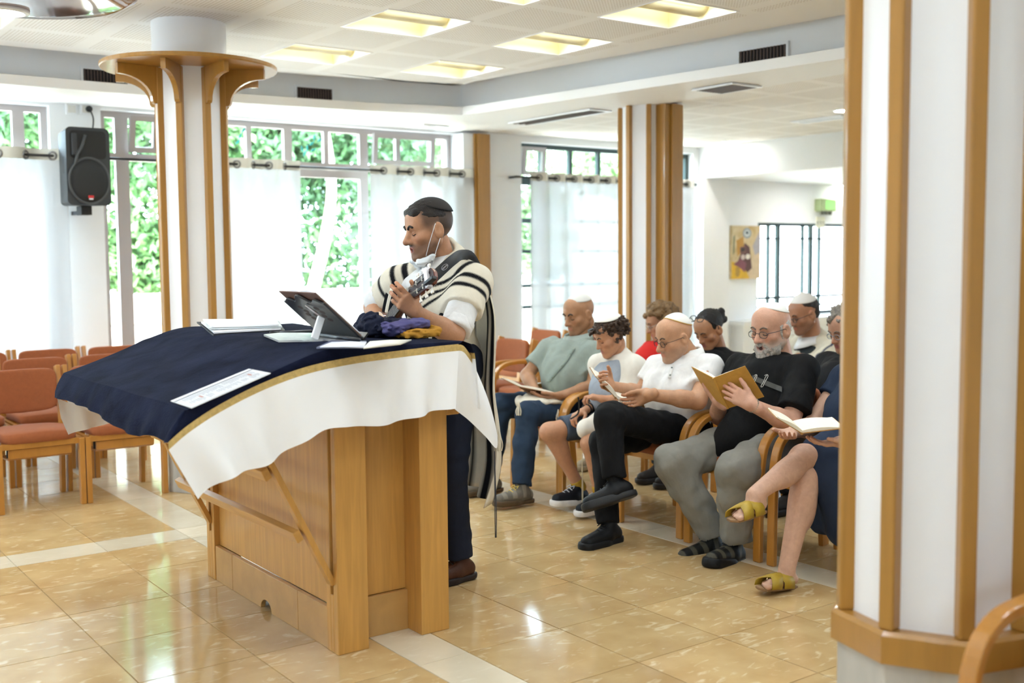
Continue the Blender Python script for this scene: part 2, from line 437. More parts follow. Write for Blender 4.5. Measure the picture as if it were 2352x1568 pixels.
# glazing of the unseen sides of the hall
k = 5
for (h0, h1, z0, z1) in WL:
    t = thing('window_%d' % k, (-3.1, h0, z0), None, None); structure(t); k += 1
    b = MB()
    for q in (h0, (h0 + h1) / 2 - 0.03, h1 - 0.06): b.box(-3.14, -3.08, q, q + 0.06, z0, z1)
    b.box(-3.14, -3.08, h0, h1, z0, z0 + 0.05); b.box(-3.14, -3.08, h0, h1, z1 - 0.05, z1); b.build('frame', FRAME, t)
for (h0, h1, z0, z1) in WR:
    t = thing('window_%d' % k, (h0, -3.1, z0), None, None); structure(t); k += 1
    b = MB()
    for q in (h0, (h0 + h1) / 2 - 0.03, h1 - 0.06): b.box(q, q + 0.06, -3.14, -3.08, z0, z1)
    b.box(h0, h1, -3.14, -3.08, z0, z0 + 0.05); b.box(h0, h1, -3.14, -3.08, z1 - 0.05, z1); b.build('frame', FRAME, t)
def portal(cx, cy, cz, w, h, nrm):
    ld = bpy.data.lights.new('window_portal', 'AREA'); ld.shape = 'RECTANGLE'; ld.size = w; ld.size_y = h; ld.cycles.is_portal = True
    o = bpy.data.objects.new('window_portal', ld); COL.objects.link(o); o.location = (cx, cy, cz)
    o.rotation_euler = Vector(nrm).to_track_quat('-Z', 'Y').to_euler()
for w in (W1, W2, W3, W4): portal((w[0] + w[1]) / 2, WALL_Y + 0.24, (w[2] + w[3]) / 2, w[1] - w[0], w[3] - w[2], (0, -1, 0))
for w in WL: portal(-3.2, (w[0] + w[1]) / 2, (w[2] + w[3]) / 2, w[1] - w[0], w[3] - w[2], (1, 0, 0))
for w in WR: portal((w[0] + w[1]) / 2, -3.2, (w[2] + w[3]) / 2, w[1] - w[0], w[3] - w[2], (0, 1, 0))
portal(14.2, 2.0, 1.5, 2.0, 1.0, (-1, 0, 0))

# ---------------------------------------------------------------- ceilings
def perforated(name, base, pitch=0.6, field=0.245):
    m, N, L, p = node_mat(name)
    ge = N.new('ShaderNodeNewGeometry'); sp = N.new('ShaderNodeSeparateXYZ'); L.new(ge.outputs['Position'], sp.inputs[0])
    def M(op, a, b=None):
        n = N.new('ShaderNodeMath'); n.operation = op
        for i, q in enumerate((a, b)):
            if q is None: continue
            if isinstance(q, (int, float)): n.inputs[i].default_value = q
            else: L.new(q, n.inputs[i])
        return n.outputs[0]
    def cell(s, pt, off=0.0):  # distance from the centre of each cell
        q = M('ADD', s, off + 60 * pt); q = M('MODULO', q, pt); q = M('SUBTRACT', q, pt / 2); return M('ABSOLUTE', q)
    fx, fy = cell(sp.outputs[0], pitch, -3.45), cell(sp.outputs[1], pitch, -5.95)
    inside = M('MULTIPLY', M('LESS_THAN', fx, field), M('LESS_THAN', fy, field))
    hx, hy = cell(sp.outputs[0], 0.024), cell(sp.outputs[1], 0.024)
    d = M('SQRT', M('ADD', M('MULTIPLY', hx, hx), M('MULTIPLY', hy, hy)))
    hole = M('MULTIPLY', M('LESS_THAN', d, 0.0062), inside)
    mx = N.new('ShaderNodeMix'); mx.data_type = 'RGBA'; L.new(hole, mx.inputs['Factor'])
    mx.inputs['A'].default_value = lin(base) + (1,); mx.inputs['B'].default_value = lin('BAB3AD') + (1,)
    L.new(mx.outputs['Result'], p.inputs['Base Color']); p.inputs['Roughness'].default_value = 0.7
    return m
PERF = perforated('perforated_plasterboard', 'E9E9EA')
LX = [0.15, 1.35, 3.75, 4.95]; LY = [0.15, 1.4, 2.62, 3.85, 5.06, 6.22, 7.52]
LIGHTS = [(x, y) for x in LX for y in LY]
CZ = 3.0
lip = [(-3.0, 8.61), (3.68, 8.61), (4.7, 8.5), (5.57, 8.29), (5.62, 8.0), (6.06, 4.55), (6.42, 1.5), (6.9, -3.0)]   # inner edge of the cornice
def off_lip(d):
    P = np.array(lip); T = np.gradient(P, axis=0); T /= np.linalg.norm(T, axis=1)[:, None]
    return P + d * np.stack([-T[:, 1], T[:, 0]], 1)
edge_in = off_lip(0.10)
b = MB()
holes = [(x - 0.3, x + 0.3, y - 0.3, y + 0.3) for x, y in LIGHTS]
gx = sorted({-3.2} | {h[0] for h in holes} | {h[1] for h in holes} | {5.4}); gy = sorted({-3.2} | {h[2] for h in holes} | {h[3] for h in holes} | {8.2})
for i in range(len(gx) - 1):
    for j in range(len(gy) - 1):
        cx, cy = (gx[i] + gx[i + 1]) / 2, (gy[j] + gy[j + 1]) / 2
        if any(h[0] < cx < h[1] and h[2] < cy < h[3] for h in holes): continue
        b.add([(gx[i], gy[j], CZ), (gx[i], gy[j + 1], CZ), (gx[i + 1], gy[j + 1], CZ), (gx[i + 1], gy[j], CZ)], [(0, 1, 2, 3)])
ceil = structure(b.build('ceiling', PERF))
# plain border of the ceiling reaching the cornice, with a rounded edge turning up into the shadow gap
b = MB()
inner = [(-3.2, 8.2), (3.68, 8.2), (4.7, 8.2), (5.4, 8.2), (5.4, 8.0), (5.4, 4.55), (5.4, 1.5), (5.4, -3.2)]
outer = off_lip(0.02)
rows = [[(x, y, CZ) for x, y in inner], [(x, y, CZ) for x, y in off_lip(-0.22)], [(x, y, CZ + 0.012) for x, y in off_lip(-0.13)], [(x, y, CZ + 0.05) for x, y in off_lip(-0.07)], [(x, y, CZ + 0.18) for x, y in off_lip(-0.05)]]
b.grid(np.array(rows)); b.build('ceiling_border', mat('ceiling_paint', 'E8E8EA', 0.7), ceil, smooth=True)
b = MB(); b.box(-3.4, 14.4, -3.4, 9.65, 3.35, 3.5); structure(b.build('ceiling', mat('roof_slab', '8A8784', 0.9)))
# cornice soffit: lip, vertical recess face, underside
b = MB()
out_pts = [(-3.2, 9.4), (3.68, 9.4), (4.7, 9.4), (6.56, 9.4), (6.56, 8.0), (6.56, 4.55), (6.60, 1.5), (7.0, -3.2)]
r = [[(x, y, 3.2) for x, y in off_lip(0.14)], [(x, y, 2.835) for x, y in off_lip(0.14)], [(x, y, 2.835) for x, y in lip], [(x, y, 2.765) for x, y in off_lip(0.012)], [(x, y, 2.76) for x, y in out_pts]]
b.grid(np.array(r), flip=True); structure(b.build('trim_1', mat('cornice_paint', 'EEEFF1', 0.6)))
b = MB(); b.box(6.60, 9.72, -3.2, 9.4, 2.775, 2.85)
structure(b.build('ceiling', perforated('perforated_plasterboard_side', 'F0EEEC', 0.6, 0.25)))
b = MB(); b.box(9.72, 14.0, -3.2, 9.4, 2.41, 2.85)
structure(b.build('ceiling', mat('low_ceiling_paint', 'EBECEE', 0.6)))

# ---------------------------------------------------------------- columns
def column(x, y, label, capital=True, ztop=3.0, R=0.205):
    t = thing('column', (x, y, 0), label, 'column', None)
    A0 = math.radians(6); g = R / 0.205
    ang = [A0 + k * math.pi / 4 for k in range(8)]
    b = MB(); b.lathe([(0.245 * g, 0.0), (0.245 * g, 0.43)], (x, y, 0), 8, A0)
    b.build('plinth', mat('grey_marble', 'B8B4AC', 0.25, var=0.18, vscale=3, stretch=(3, 3, 0.8)), t, bevel=0.004)
    b = MB(); b.lathe([(R + 0.012, 0.43), (R + 0.012, ztop)], (x, y, 0), 8, A0)
    sh = b.build('shaft', WHITE_G, t)
    b = MB(); b.lathe([(0.262 * g, 0.43), (0.262 * g, 0.505), (0.252 * g, 0.515), (0.2 * g, 0.515)], (x, y, 0), 8, A0)
    b.build('base_ring', STAVE, t)
    stop = 2.70 if capital else ztop
    for a in ang:
        d = np.array([math.cos(a), math.sin(a), 0]); s = np.array([-d[1], d[0], 0])
        b = MB(); c = np.array([x, y, 0]) + d * (R + 0.018); zc = (0.515 + stop) / 2
        b.obox(c + np.array([0, 0, zc]), s * 0.021, d * 0.024, np.array([0, 0, (stop - 0.515) / 2]))
        b.build('stave', STAVE, t, bevel=0.006)
    if capital:
        zt = stop + 0.0
        b = MB(); b.lathe([(0.20, zt + 0.005), (0.545, zt + 0.005), (0.55, zt + 0.012), (0.55, zt + 0.03), (0.20, zt + 0.03)], (x, y, 0), 48)
        b.build('capital_disc', STAVE, t)
        for a in ang:
            d = np.array([math.cos(a), math.sin(a), 0]); s = np.array([-d[1], d[0], 0])
            pts = [(R + 0.03, zt - 0.225), (R + 0.06, zt - 0.225)]
            for q in range(9):
                f = q / 8 * math.pi / 2
                pts.append((R + 0.07 + 0.21 * (1 - math.cos(f)), zt - 0.21 + 0.15 * math.sin(f)))
            pts += [(R + 0.29, zt - 0.06), (R + 0.29, zt + 0.004), (R + 0.03, zt + 0.004)]
            b = MB(); P = [np.array([x, y, 0]) + d * q[0] + np.array([0, 0, q[1]]) - s * 0.016 for q in pts]
            b.prism(P, s * 0.032); b.build('bracket', STAVE, t)
        b = MB(); b.lathe([(0.232, zt + 0.03), (0.232, 3.0)], (x, y, 0), 32); b.build('neck', WHITE_G, t, smooth=True, sharp=40)
        q_ = at_d(369, 80, 7.05); b = MB(); b.cyl((q_[0], q_[1], zt + 0.03), (q_[0], q_[1], 3.0), 0.008, n=8); b.build('conduit', mat('conduit_grey', '9FA3A0', 0.5), t)
    return t
column(2.60, 7.00, 'white column with wooden staves and round bracketed wooden capital, beside the loudspeaker', R=0.192)
column(2.71, 1.72, 'large white column with wooden staves in the right foreground', capital=False, ztop=3.0, R=0.219)
column(6.62, 7.02, 'white column with wooden staves rising behind the seated people', capital=False, ztop=2.76)
# folded partition box beside the third column and the tall post against the window wall
def panel_post(px0, px1, Y, zt, name, lines, label):
    x0, x1 = wx(px0, 500, Y), wx(px1, 500, Y)
    t = thing(name, (x0, Y, 0), label, 'post')
    n = len(lines) + 1; xs = [x0] + [x0 + (x1 - x0) * q for q in lines] + [x1]
    for i in range(n):
        b = MB(); b.box(xs[i] + 0.002, xs[i + 1] - 0.002, Y - 0.02 * (1 if i % 2 else 0), Y + 0.12, 0, zt); b.build('board', STAVE, t, bevel=0.004)
    return t
panel_post(1527, 1569, 6.72, 2.76, 'partition_post', [0.30, 0.82], 'brown wooden partition post attached to the column behind the seated people')
panel_post(1092, 1128, 9.22, 2.735, 'wall_post', [0.12, 0.75], 'tall brown wooden post against the window wall behind the guitarist')
b = MB(); x0 = wx(1046); b.box(x0, wx(1092, 400, 9.3), 9.25, 9.4, 2.2, 2.735); b.build('wall_box', WHITE, None)
tag(bpy.data.objects['wall_box'], 'white boxed casing at the window top beside the tall wooden wall post', 'casing')
# ================================================================== FIXTURES
CREAM = mat('cream_reflector', 'F0E6BC', 0.5)
TUBE = mat('lit_fluorescent_tube', 'FFFFFF', 0.5, emit='FBFBF4', estr=6.0)
SHIELD = mat('perforated_shield', 'D9CDA4', 0.5)
LAMP = mat('lit_downlight', 'FFFFFF', 0.5, emit='FFFDF4', estr=14.0)
DARKV = mat('dark_vent_void', '2B2626', 0.9)
VENT = mat('brown_vent_slat', '5C4B44', 0.6)
def make_light(x, y, label):
    t = thing('ceiling_light', (x, y, 3.0), label, 'light', 'square ceiling lights')
    b = MB(); h = 0.30; g = 0.26; z0, z1 = 3.0, 3.13
    A = [(x - h, y - h, z0), (x + h, y - h, z0), (x + h, y + h, z0), (x - h, y + h, z0)]; B = [(x - g, y - g, z1), (x + g, y - g, z1), (x + g, y + g, z1), (x - g, y + g, z1)]
    b.add(A + B, [(4, 5, 6, 7)[::-1]] + [((i + 1) % 4, i, i + 4, (i + 1) % 4 + 4)[::-1] for i in range(4)])
    b.build('reflector_tray', CREAM, t, solid=0.002)
    b = MB(); P = []
    for q in range(9):
        f = math.pi * q / 8; P.append([(x - 0.275, y - 0.10 * math.cos(f), 3.10 - 0.085 * math.sin(f)), (x + 0.275, y - 0.10 * math.cos(f), 3.10 - 0.085 * math.sin(f))])
    b.grid(np.array(P)); b.build('lamp_shield', SHIELD, t, smooth=True, solid=0.002)
    for s in (-1, 1):
        b = MB(); b.tube([(x - 0.25, y + s * 0.125, 3.07), (x + 0.25, y + s * 0.125, 3.07)], 0.014, 8); b.build('tube', TUBE, t, smooth=True)
        ld = bpy.data.lights.new('tube_glow', 'AREA'); ld.shape = 'RECTANGLE'; ld.size = 0.5; ld.size_y = 0.026; ld.energy = 2.0; ld.color = (0.74, 0.87, 1.0); ld.spread = math.radians(170)
        lo = bpy.data.objects.new('tube_glow', ld); COL.objects.link(lo); lo.parent = t; lo.location = (0, s * 0.125, 0.052)
    b = MB(); e = 0.012
    b.box(x - h - e, x + h + e, y - h - e, y - h, 2.996, 3.003); b.box(x - h - e, x + h + e, y + h, y + h + e, 2.996, 3.003)
    b.box(x - h - e, x - h, y - h, y + h, 2.996, 3.003); b.box(x + h, x + h + e, y - h, y + h, 2.996, 3.003)
    b.build('frame', WHITE_G, t)
    return t
proto = None
LBL = {(3.75, 6.22): 'square recessed ceiling light nearest the middle of the picture, left of its neighbour', (3.75, 7.52): 'square recessed ceiling light just right of the wooden column capital',
       (4.95, 5.06): 'largest square recessed ceiling light, at the top right of the ceiling', (4.95, 6.22): 'square recessed ceiling light in the middle of the right-hand row',
       (4.95, 7.52): 'square recessed ceiling light farthest back, nearest the cornice corner', (3.75, 5.06): 'square recessed ceiling light barely showing at the top edge of the photo',
       (1.35, 7.52): 'square recessed ceiling light peeking below the brown hanging lamp'}
for (x, y) in LIGHTS:
    lb = LBL.get((x, y), 'square recessed ceiling light nearer the viewer, outside the picture')
    if proto is None: proto = make_light(x, y, lb); p0 = (x, y)
    else:
        o = copy_tree(proto); o.location = (x, y, 3.0); o['label'] = lb

def quad_grille(name, px, z, label, mtl, cat='vent', n=10, frame=0.02):
    P = [at_z(x, y, z) for x, y in px]; c = sum(P) / 4
    t = thing(name, c, label, cat, None)
    b = MB(); x0, x1 = min(q[0] for q in P), max(q[0] for q in P); y0, y1 = min(q[1] for q in P), max(q[1] for q in P)
    b.box(x0, x1, y0, y1, z - 0.004, z - 0.001); b.build('backing', DARKV, t)
    b = MB()
    for q in ((x0 - frame, x1 + frame, y0 - frame, y0), (x0 - frame, x1 + frame, y1, y1 + frame), (x0 - frame, x0, y0, y1), (x1, x1 + frame, y0, y1)): b.box(q[0], q[1], q[2], q[3], z - 0.012, z)
    b.build('frame', WHITE_G, t)
    b = MB(); lx = x1 - x0 < y1 - y0
    for k in range(n):
        f = (k + 0.5) / n
        if lx: b.box(x0 + (x1 - x0) * f - 0.006, x0 + (x1 - x0) * f + 0.006, y0, y1, z - 0.012, z - 0.003)
        else: b.box(x0, x1, y0 + (y1 - y0) * f - 0.006, y0 + (y1 - y0) * f + 0.006, z - 0.012, z - 0.003)
    b.build('slats', mtl, t)
quad_grille('air_vent', [(1605, 205), (1672, 192), (1742, 198), (1650, 211)], 2.758, 'dark square air grille in the cornice underside above the partition post', VENT)
quad_grille('air_vent', [(1180, 282), (1355, 250), (1392, 255), (1215, 284)], 2.758, 'long narrow air slot in the cornice underside left of the partition post', VENT, n=3)
quad_grille('air_vent', [(952, 290), (978, 286), (1020, 290), (1000, 294)], 2.758, 'small pale air grille above the guitarist near the window wall', WHITE_G)
quad_grille('air_vent', [(1835, 277), (1930, 264), (1946, 268), (1850, 281)], 2.773, 'pale linear air diffuser in the side ceiling beside the right pillar', WHITE_G, n=3)
def wall_vent(c0, c1, z0, z1, nrm, label):
    c0 = np.array(c0); c1 = np.array(c1); d = c1 - c0; l = np.linalg.norm(d); d /= l; nrm = np.array(nrm, float)
    t = thing('wall_vent', ((c0[0] + c1[0]) / 2, (c0[1] + c1[1]) / 2, z0), label, 'vent', 'cornice vents')
    D = np.array([d[0], d[1], 0]); N3 = np.array([nrm[0], nrm[1], 0]); C = np.array([(c0[0] + c1[0]) / 2, (c0[1] + c1[1]) / 2, (z0 + z1) / 2]); h = (z1 - z0) / 2
    b = MB(); b.obox(C + N3 * 0.004, D * l / 2, N3 * 0.002, np.array([0, 0, h])); b.build('backing', DARKV, t)
    b = MB(); e = 0.018
    for k, s in ((0, 1), (0, -1)): b.obox(C + N3 * 0.008 + D * s * (l / 2 + e / 2), D * e / 2, N3 * 0.008, np.array([0, 0, h + e]))
    for s in (1, -1): b.obox(C + N3 * 0.008 + np.array([0, 0, s * (h + e / 2)]), D * (l / 2), N3 * 0.008, np.array([0, 0, e / 2]))
    b.build('frame', WHITE_G, t)
    b = MB(); n = 14
    for k in range(n): b.obox(C + N3 * 0.010 + D * (-l / 2 + l * (k + 0.5) / n), D * 0.004, N3 * 0.004, np.array([0, 0, h]))
    b.build('slats', VENT, t)
def on_face(px, py, seg):
    a, c = np.array(seg[0]), np.array(seg[1]); d = ray(px, py)[:2]; e = c - a
    M_ = np.array([[d[0], -e[0]], [d[1], -e[1]]]); s = np.linalg.solve(M_, a)
    return a + e * s[1]
fl = off_lip(0.138)
for (p0_, p1_, seg, lb) in (((190, 170), (292, 178), (fl[0], fl[1]), 'dark air vent in the cornice left of the wooden column capital'),
                            ((681, 215), (762, 222), (fl[1], fl[2]), 'dark air vent in the cornice right of the wooden column capital'),
                            ((1700, 135), (1808, 117), (fl[4], fl[5]), 'dark air vent in the cornice at the upper right near the pillar')):
    c0, c1 = on_face(*p0_, seg), on_face(*p1_, seg); e = c1 - c0; e /= np.linalg.norm(e); n_ = np.array([e[1], -e[0]])
    if n_.dot(-c0) < 0: n_ = -n_
    wall_vent(c0, c1, 2.852, 2.945, n_, lb)
def downlight(px, py, z, r, label):
    c = at_z(px, py, z); t = thing('downlight', (c[0], c[1], z), label, 'light', 'round downlights')
    b = MB(); b.lathe([(0, z - 0.006), (r * 0.86, z - 0.006)], (c[0], c[1], 0), 20); b.build('lamp', LAMP, t)
    b = MB(); b.lathe([(r * 0.86, z - 0.004), (r * 0.88, z - 0.012), (r, z - 0.008), (r, z)], (c[0], c[1], 0), 20); b.build('ring', WHITE_G, t)
downlight(1677, 325, 2.775, 0.10, 'round downlight in the side ceiling right of the partition post')
downlight(1940, 252, 2.775, 0.10, 'round downlight in the side ceiling against the right pillar edge')
downlight(1912, 412, 2.41, 0.11, 'round downlight in the low ceiling above the exit sign, upper one')
downlight(1930, 426, 2.41, 0.11, 'round downlight in the low ceiling above the exit sign, lower one')
# brown dish lamp at the top left
c = at_z(40, 6, 2.62); cl_ = at_z(10, 24, 2.62)
t = thing('hanging_lamp', (c[0], c[1], 2.62), 'glossy brown dish lamp at the top left corner', 'lamp')
b = MB(); b.lathe([(0.0, 0.0), (0.30, 0.004), (0.44, 0.02), (0.50, 0.05), (0.505, 0.07), (0.49, 0.08), (0.2, 0.09)], (c[0], c[1], 2.62), 64)
b.build('dish', mat('brown_lacquer', '7A4F33', 0.10, coat=0.8), t, smooth=True, sharp=50)
b = MB(); b.lathe([(0, -0.006), (0.080, -0.006)], (cl_[0], cl_[1], 2.62), 24); b.build('lamp', LAMP, t)
b = MB(); b.lathe([(0.080, -0.006), (0.084, -0.014), (0.105, -0.010), (0.107, 0.004)], (cl_[0], cl_[1], 2.62), 32); b.build('ring', WHITE_G, t, smooth=True)
b = MB(); b.cyl((c[0], c[1], 2.70), (c[0], c[1], 3.0), 0.012); b.build('rod', ALU, t)

# ---------------------------------------------------------------- curtains
CURT, N, L, p = node_mat('sheer_white_curtain')
N.remove(p); df = N.new('ShaderNodeBsdfDiffuse'); tl = N.new('ShaderNodeBsdfTranslucent'); tp = N.new('ShaderNodeBsdfTransparent')
df.inputs['Color'].default_value = (0.86, 0.86, 0.86, 1); tl.inputs['Color'].default_value = (0.19, 0.19, 0.19, 1)
m1 = N.new('ShaderNodeMixShader'); m1.inputs['Fac'].default_value = 0.55; m2 = N.new('ShaderNodeMixShader'); m2.inputs['Fac'].default_value = 0.02
L.new(df.outputs[0], m1.inputs[1]); L.new(tl.outputs[0], m1.inputs[2]); L.new(m1.outputs[0], m2.inputs[1]); L.new(tp.outputs[0], m2.inputs[2]); L.new(m2.outputs[0], N['Material Output'].inputs['Surface'])
HEAD = mat('curtain_heading', 'D8D6CC', 0.8)
RINGM = mat('chrome_grommet', '8A8784', 0.3, metal=0.9)
ROD_Y = 9.26; ROD_Z = 2.325
def curtain(px0, px1, lam, label, zt=ROD_Z + 0.055, zb=0.05, seed=0, grp='sheer curtains'):
    x0, x1 = (-2.7 if px0 < -100 else wx(px0, 420, ROD_Y)), wx(px1, 420, ROD_Y)
    t = thing('curtain', ((x0 + x1) / 2, ROD_Y, zb), label, 'curtain', grp)
    n = int((x1 - x0) / 0.02); xs = np.linspace(x0, x1, n); r = np.random.default_rng(seed); ph = r.uniform(0, 6)
    def yy(x, z):
        fall = np.clip((zt - z) / 2.3, 0, 1)
        return ROD_Y + 0.045 * np.sin(2 * np.pi * (x - x0) / lam) * (1 - 0.35 * fall) + 0.02 * fall * np.sin(2 * np.pi * (x - x0) / (lam * 0.57) + ph + 1.5 * fall)
    zs = np.r_[zt - 0.085, np.linspace(zt - 0.1, zb, 14)]
    G = np.array([[(x, yy(x, z), z) for x in xs] for z in zs]); b = MB(); b.grid(G, flip=True); b.build('drape', CURT, t, smooth=True)
    G = np.array([[(x, yy(x, z) - 0.002, z) for x in xs] for z in (zt, zt - 0.088)]); b = MB(); b.grid(G, flip=True); hd = b.build('heading', HEAD, t, smooth=True)
    k = 0
    while x0 + lam * 0.5 * k < x1 - 0.02:
        gx_ = x0 + lam * 0.5 * k; k += 1
        if gx_ < x0 + 0.02: continue
        s = 1 if k % 2 else -1
        d = np.array([1, s * 0.9, 0]); d /= np.linalg.norm(d)
        pts = [np.array([gx_, ROD_Y, ROD_Z]) + 0.030 * (math.cos(q) * d * 1.0 + math.sin(q) * np.array([0, 0, 1])) for q in np.linspace(0, 2 * math.pi, 16, endpoint=False)]
        b = MB(); b.tube(pts, 0.009, 6, closed=True); b.build('grommet', RINGM, t, smooth=True)
curtain(-160, 152, 0.40, 'sheer white curtain at the far left beneath the loudspeaker', seed=1)
curtain(430, 690, 0.30, 'sheer white curtain emerging right of the bracketed column', seed=2)
curtain(850, 1088, 0.30, 'sheer white curtain behind the guitarist', seed=3)
curtain(1218, 1530, 0.24, 'sheer white curtain behind the bald man in the grey shirt', seed=4)
curtain(1566, 1590, 0.2, 'narrow strip of sheer curtain right of the partition post', seed=5)
def rod(px0, px1, label, flush=0.0):
    x0, x1 = wx(px0, 400, ROD_Y), wx(px1, 400, ROD_Y)
    t = thing('curtain_rod', (x0, ROD_Y, ROD_Z), label, 'rod', 'curtain rods')
    b = MB(); b.tube([(x0, ROD_Y, ROD_Z), (x1, ROD_Y, ROD_Z)], 0.011, 8); b.build('pole', mat('black_rod', '232021', 0.4, metal=0.3), t, smooth=True)
    for x in (x0 + 0.03, x1 - 0.03):
        b = MB(); b.box(x - 0.01, x + 0.01, ROD_Y, 9.40, ROD_Z - 0.012, ROD_Z + 0.012); b.build('bracket', BLACK, t)
rod(-160, 1090, 'long black curtain rod across the wide window'); rod(1183, 1600, 'short black curtain rod across the window behind the seated bald man')

# ---------------------------------------------------------------- loudspeaker
SPK = mat('speaker_plastic', '34373B', 0.5, bump=0.15, bscale=300)
GRL = mat('speaker_grille', '1B1C1E', 0.55, bump=0.4, bscale=700)
pc = at_y(197, 384, 8.98); sx, sz = float(pc[0]), float(pc[2])
t = thing('loudspeaker', (sx, 9.0, sz), 'black loudspeaker mounted on the white pilaster between windows', 'speaker')
def rrect(x0, x1, z0, z1, r, y, n=5):
    P = []
    for cx, cz, a0 in ((x1 - r, z1 - r, 0), (x0 + r, z1 - r, 90), (x0 + r, z0 + r, 180), (x1 - r, z0 + r, 270)):
        for k in range(n + 1):
            a = math.radians(a0 + 90 * k / n); P.append((cx + r * math.cos(a), y, cz + r * math.sin(a)))
    return P
b = MB(); w, h = 0.165, 0.30
b.add(rrect(sx - w, sx + w, sz - h, sz + h, 0.04, 8.90) + rrect(sx - w * 0.8, sx + w * 0.8, sz - h * 0.97, sz + h * 0.97, 0.03, 9.24), [tuple(range(24)), tuple(range(24, 48))[::-1]] + [(i, (i + 1) % 24, (i + 1) % 24 + 24, i + 24)[::-1] for i in range(24)])
cab = b.build('cabinet', SPK, t, smooth=True, sharp=35)
b = MB(); b.add(rrect(sx - 0.135, sx + 0.135, sz + 0.06, sz + 0.275, 0.03, 8.896), [tuple(range(24))]); b.build('horn_recess', BLACK, t)
b = MB(); b.box(sx - 0.125, sx - 0.085, 8.88, 8.90, sz + 0.08, sz + 0.25); b.build('port_rib', SPK, t, bevel=0.008)
P = [(sx + 0.14 * math.cos(a), 8.885 - 0.0, sz - 0.11 + 0.165 * math.sin(a)) for a in np.linspace(0, 2 * math.pi, 32, endpoint=False)]
P2 = [(sx + 0.10 * math.cos(a), 8.868, sz - 0.11 + 0.12 * math.sin(a)) for a in np.linspace(0, 2 * math.pi, 32, endpoint=False)]
P0 = [(sx + 0.148 * math.cos(a), 8.90, sz - 0.11 + 0.172 * math.sin(a)) for a in np.linspace(0, 2 * math.pi, 32, endpoint=False)]
b = MB(); b.add(P0 + P + P2, [(i, (i + 1) % 32, (i + 1) % 32 + 32, i + 32) for i in range(32)] + [(i + 32, (i + 1) % 32 + 32, (i + 1) % 32 + 64, i + 64) for i in range(32)] + [tuple(range(64, 96))])
gr = b.build('grille', GRL, t, smooth=True)
b = MB(); b.tube([(sx + 0.150 * math.cos(a), 8.893, sz - 0.11 + 0.175 * math.sin(a)) for a in np.linspace(0, 2 * math.pi, 36, endpoint=False)], 0.010, 8, closed=True); b.tube(catmull([(sx - 0.10, 8.893, sz + 0.02), (sx - 0.085, 8.885, sz + 0.09), (sx - 0.05, 8.888, sz + 0.15), (sx - 0.02, 8.893, sz + 0.24)], 5), 0.012, 8); b.build('waveguide', mat('speaker_ridge', '4A4D50', 0.5), t, smooth=True)
b = MB(); b.box(sx - 0.02, sx + 0.02, 8.858, 8.868, sz - 0.245, sz - 0.225); b.build('badge', mat('red_badge', 'C8262B', 0.4), t)
b = MB(); b.box(sx - 0.015, sx + 0.015, 8.860, 8.868, sz - 0.258, sz - 0.246); b.build('badge', mat('white_badge', 'E4E4E8', 0.4), t)
b = MB(); b.box(sx - 0.04, sx + 0.04, 9.0, 9.14, sz - 0.37, sz - 0.30); b.box(sx - 0.012, sx + 0.012, 9.1, 9.40, sz - 0.36, sz - 0.33); b.build('wall_bracket', BLACK, t)
b = MB(); b.box(sx - w * 0.92 - 0.004, sx - w * 0.85, 8.97, 9.05, sz - 0.05, sz + 0.08); b.build('side_handle', BLACK, t)
for px, lb in ((165, 'small white blank wall plate above the loudspeaker'), (198, 'small white socket plate with black plug above the loudspeaker')):
    q = at_y(px, 250, 9.38)
    o = thing('wall_plate', (q[0], 9.4, q[2]), lb, 'socket'); b = MB(); b.box(q[0] - 0.045, q[0] + 0.045, 9.385, 9.40, q[2] - 0.045, q[2] + 0.045); b.build('plate', WHITE_G, o, bevel=0.004)
    b = MB(); b.box(q[0] - 0.03, q[0] + 0.03, 9.382, 9.386, q[2] - 0.03, q[2] + 0.03); b.build('insert', mat('plate_insert', 'DCDAD4', 0.5), o)
b = MB(); b.cyl((q[0] + 0.02, 9.36, q[2]), (q[0] + 0.02, 9.385, q[2]), 0.025); P = catmull([(q[0] + 0.02, 9.36, q[2]), (q[0] + 0.045, 9.35, q[2] - 0.08), (q[0] + 0.03, 9.34, q[2] - 0.2), (q[0] + 0.0, 9.25, q[2] - 0.36)], 6)
b.tube(P, 0.006, 6); tag(b.build('power_cable', BLACK, None, smooth=True, sharp=50), 'black power cable hanging from the wall socket to the loudspeaker', 'cable')

# ---------------------------------------------------------------- painting, exit sign
x0, x1 = wx(1677, 580, 9.39), wx(1743, 580, 9.39); z1, z0 = float(at_y(1677, 518, 9.39)[2]), float(at_y(1677, 641, 9.39)[2])
t = thing('painting', ((x0 + x1) / 2, 9.39, z0), 'colourful unframed abstract painting on the white wall beside the barred window', 'painting')
b = MB(); b.box(x0, x1, 9.365, 9.40, z0, z1); b.build('canvas', mat('canvas_ground', 'C9A86A', 0.8, var=0.25, vscale=7, var2='D8C9A8'), t)
def blot(shape, colr, k):
    b = MB(); w_, h_ = x1 - x0, z1 - z0
    P = [(x0 + u * w_, 9.3645 - 0.0004 * k, z0 + v * h_) for u, v in shape]
    b.add(P, [tuple(range(len(P)))]); b.build('paint_patch', mat('paint_' + colr, colr, 0.6, var=0.12, vscale=20), t)
def ell(u, v, a, c, n=16): return [(u + a * math.cos(q), v + c * math.sin(q)) for q in np.linspace(0, 2 * math.pi, n, endpoint=False)]
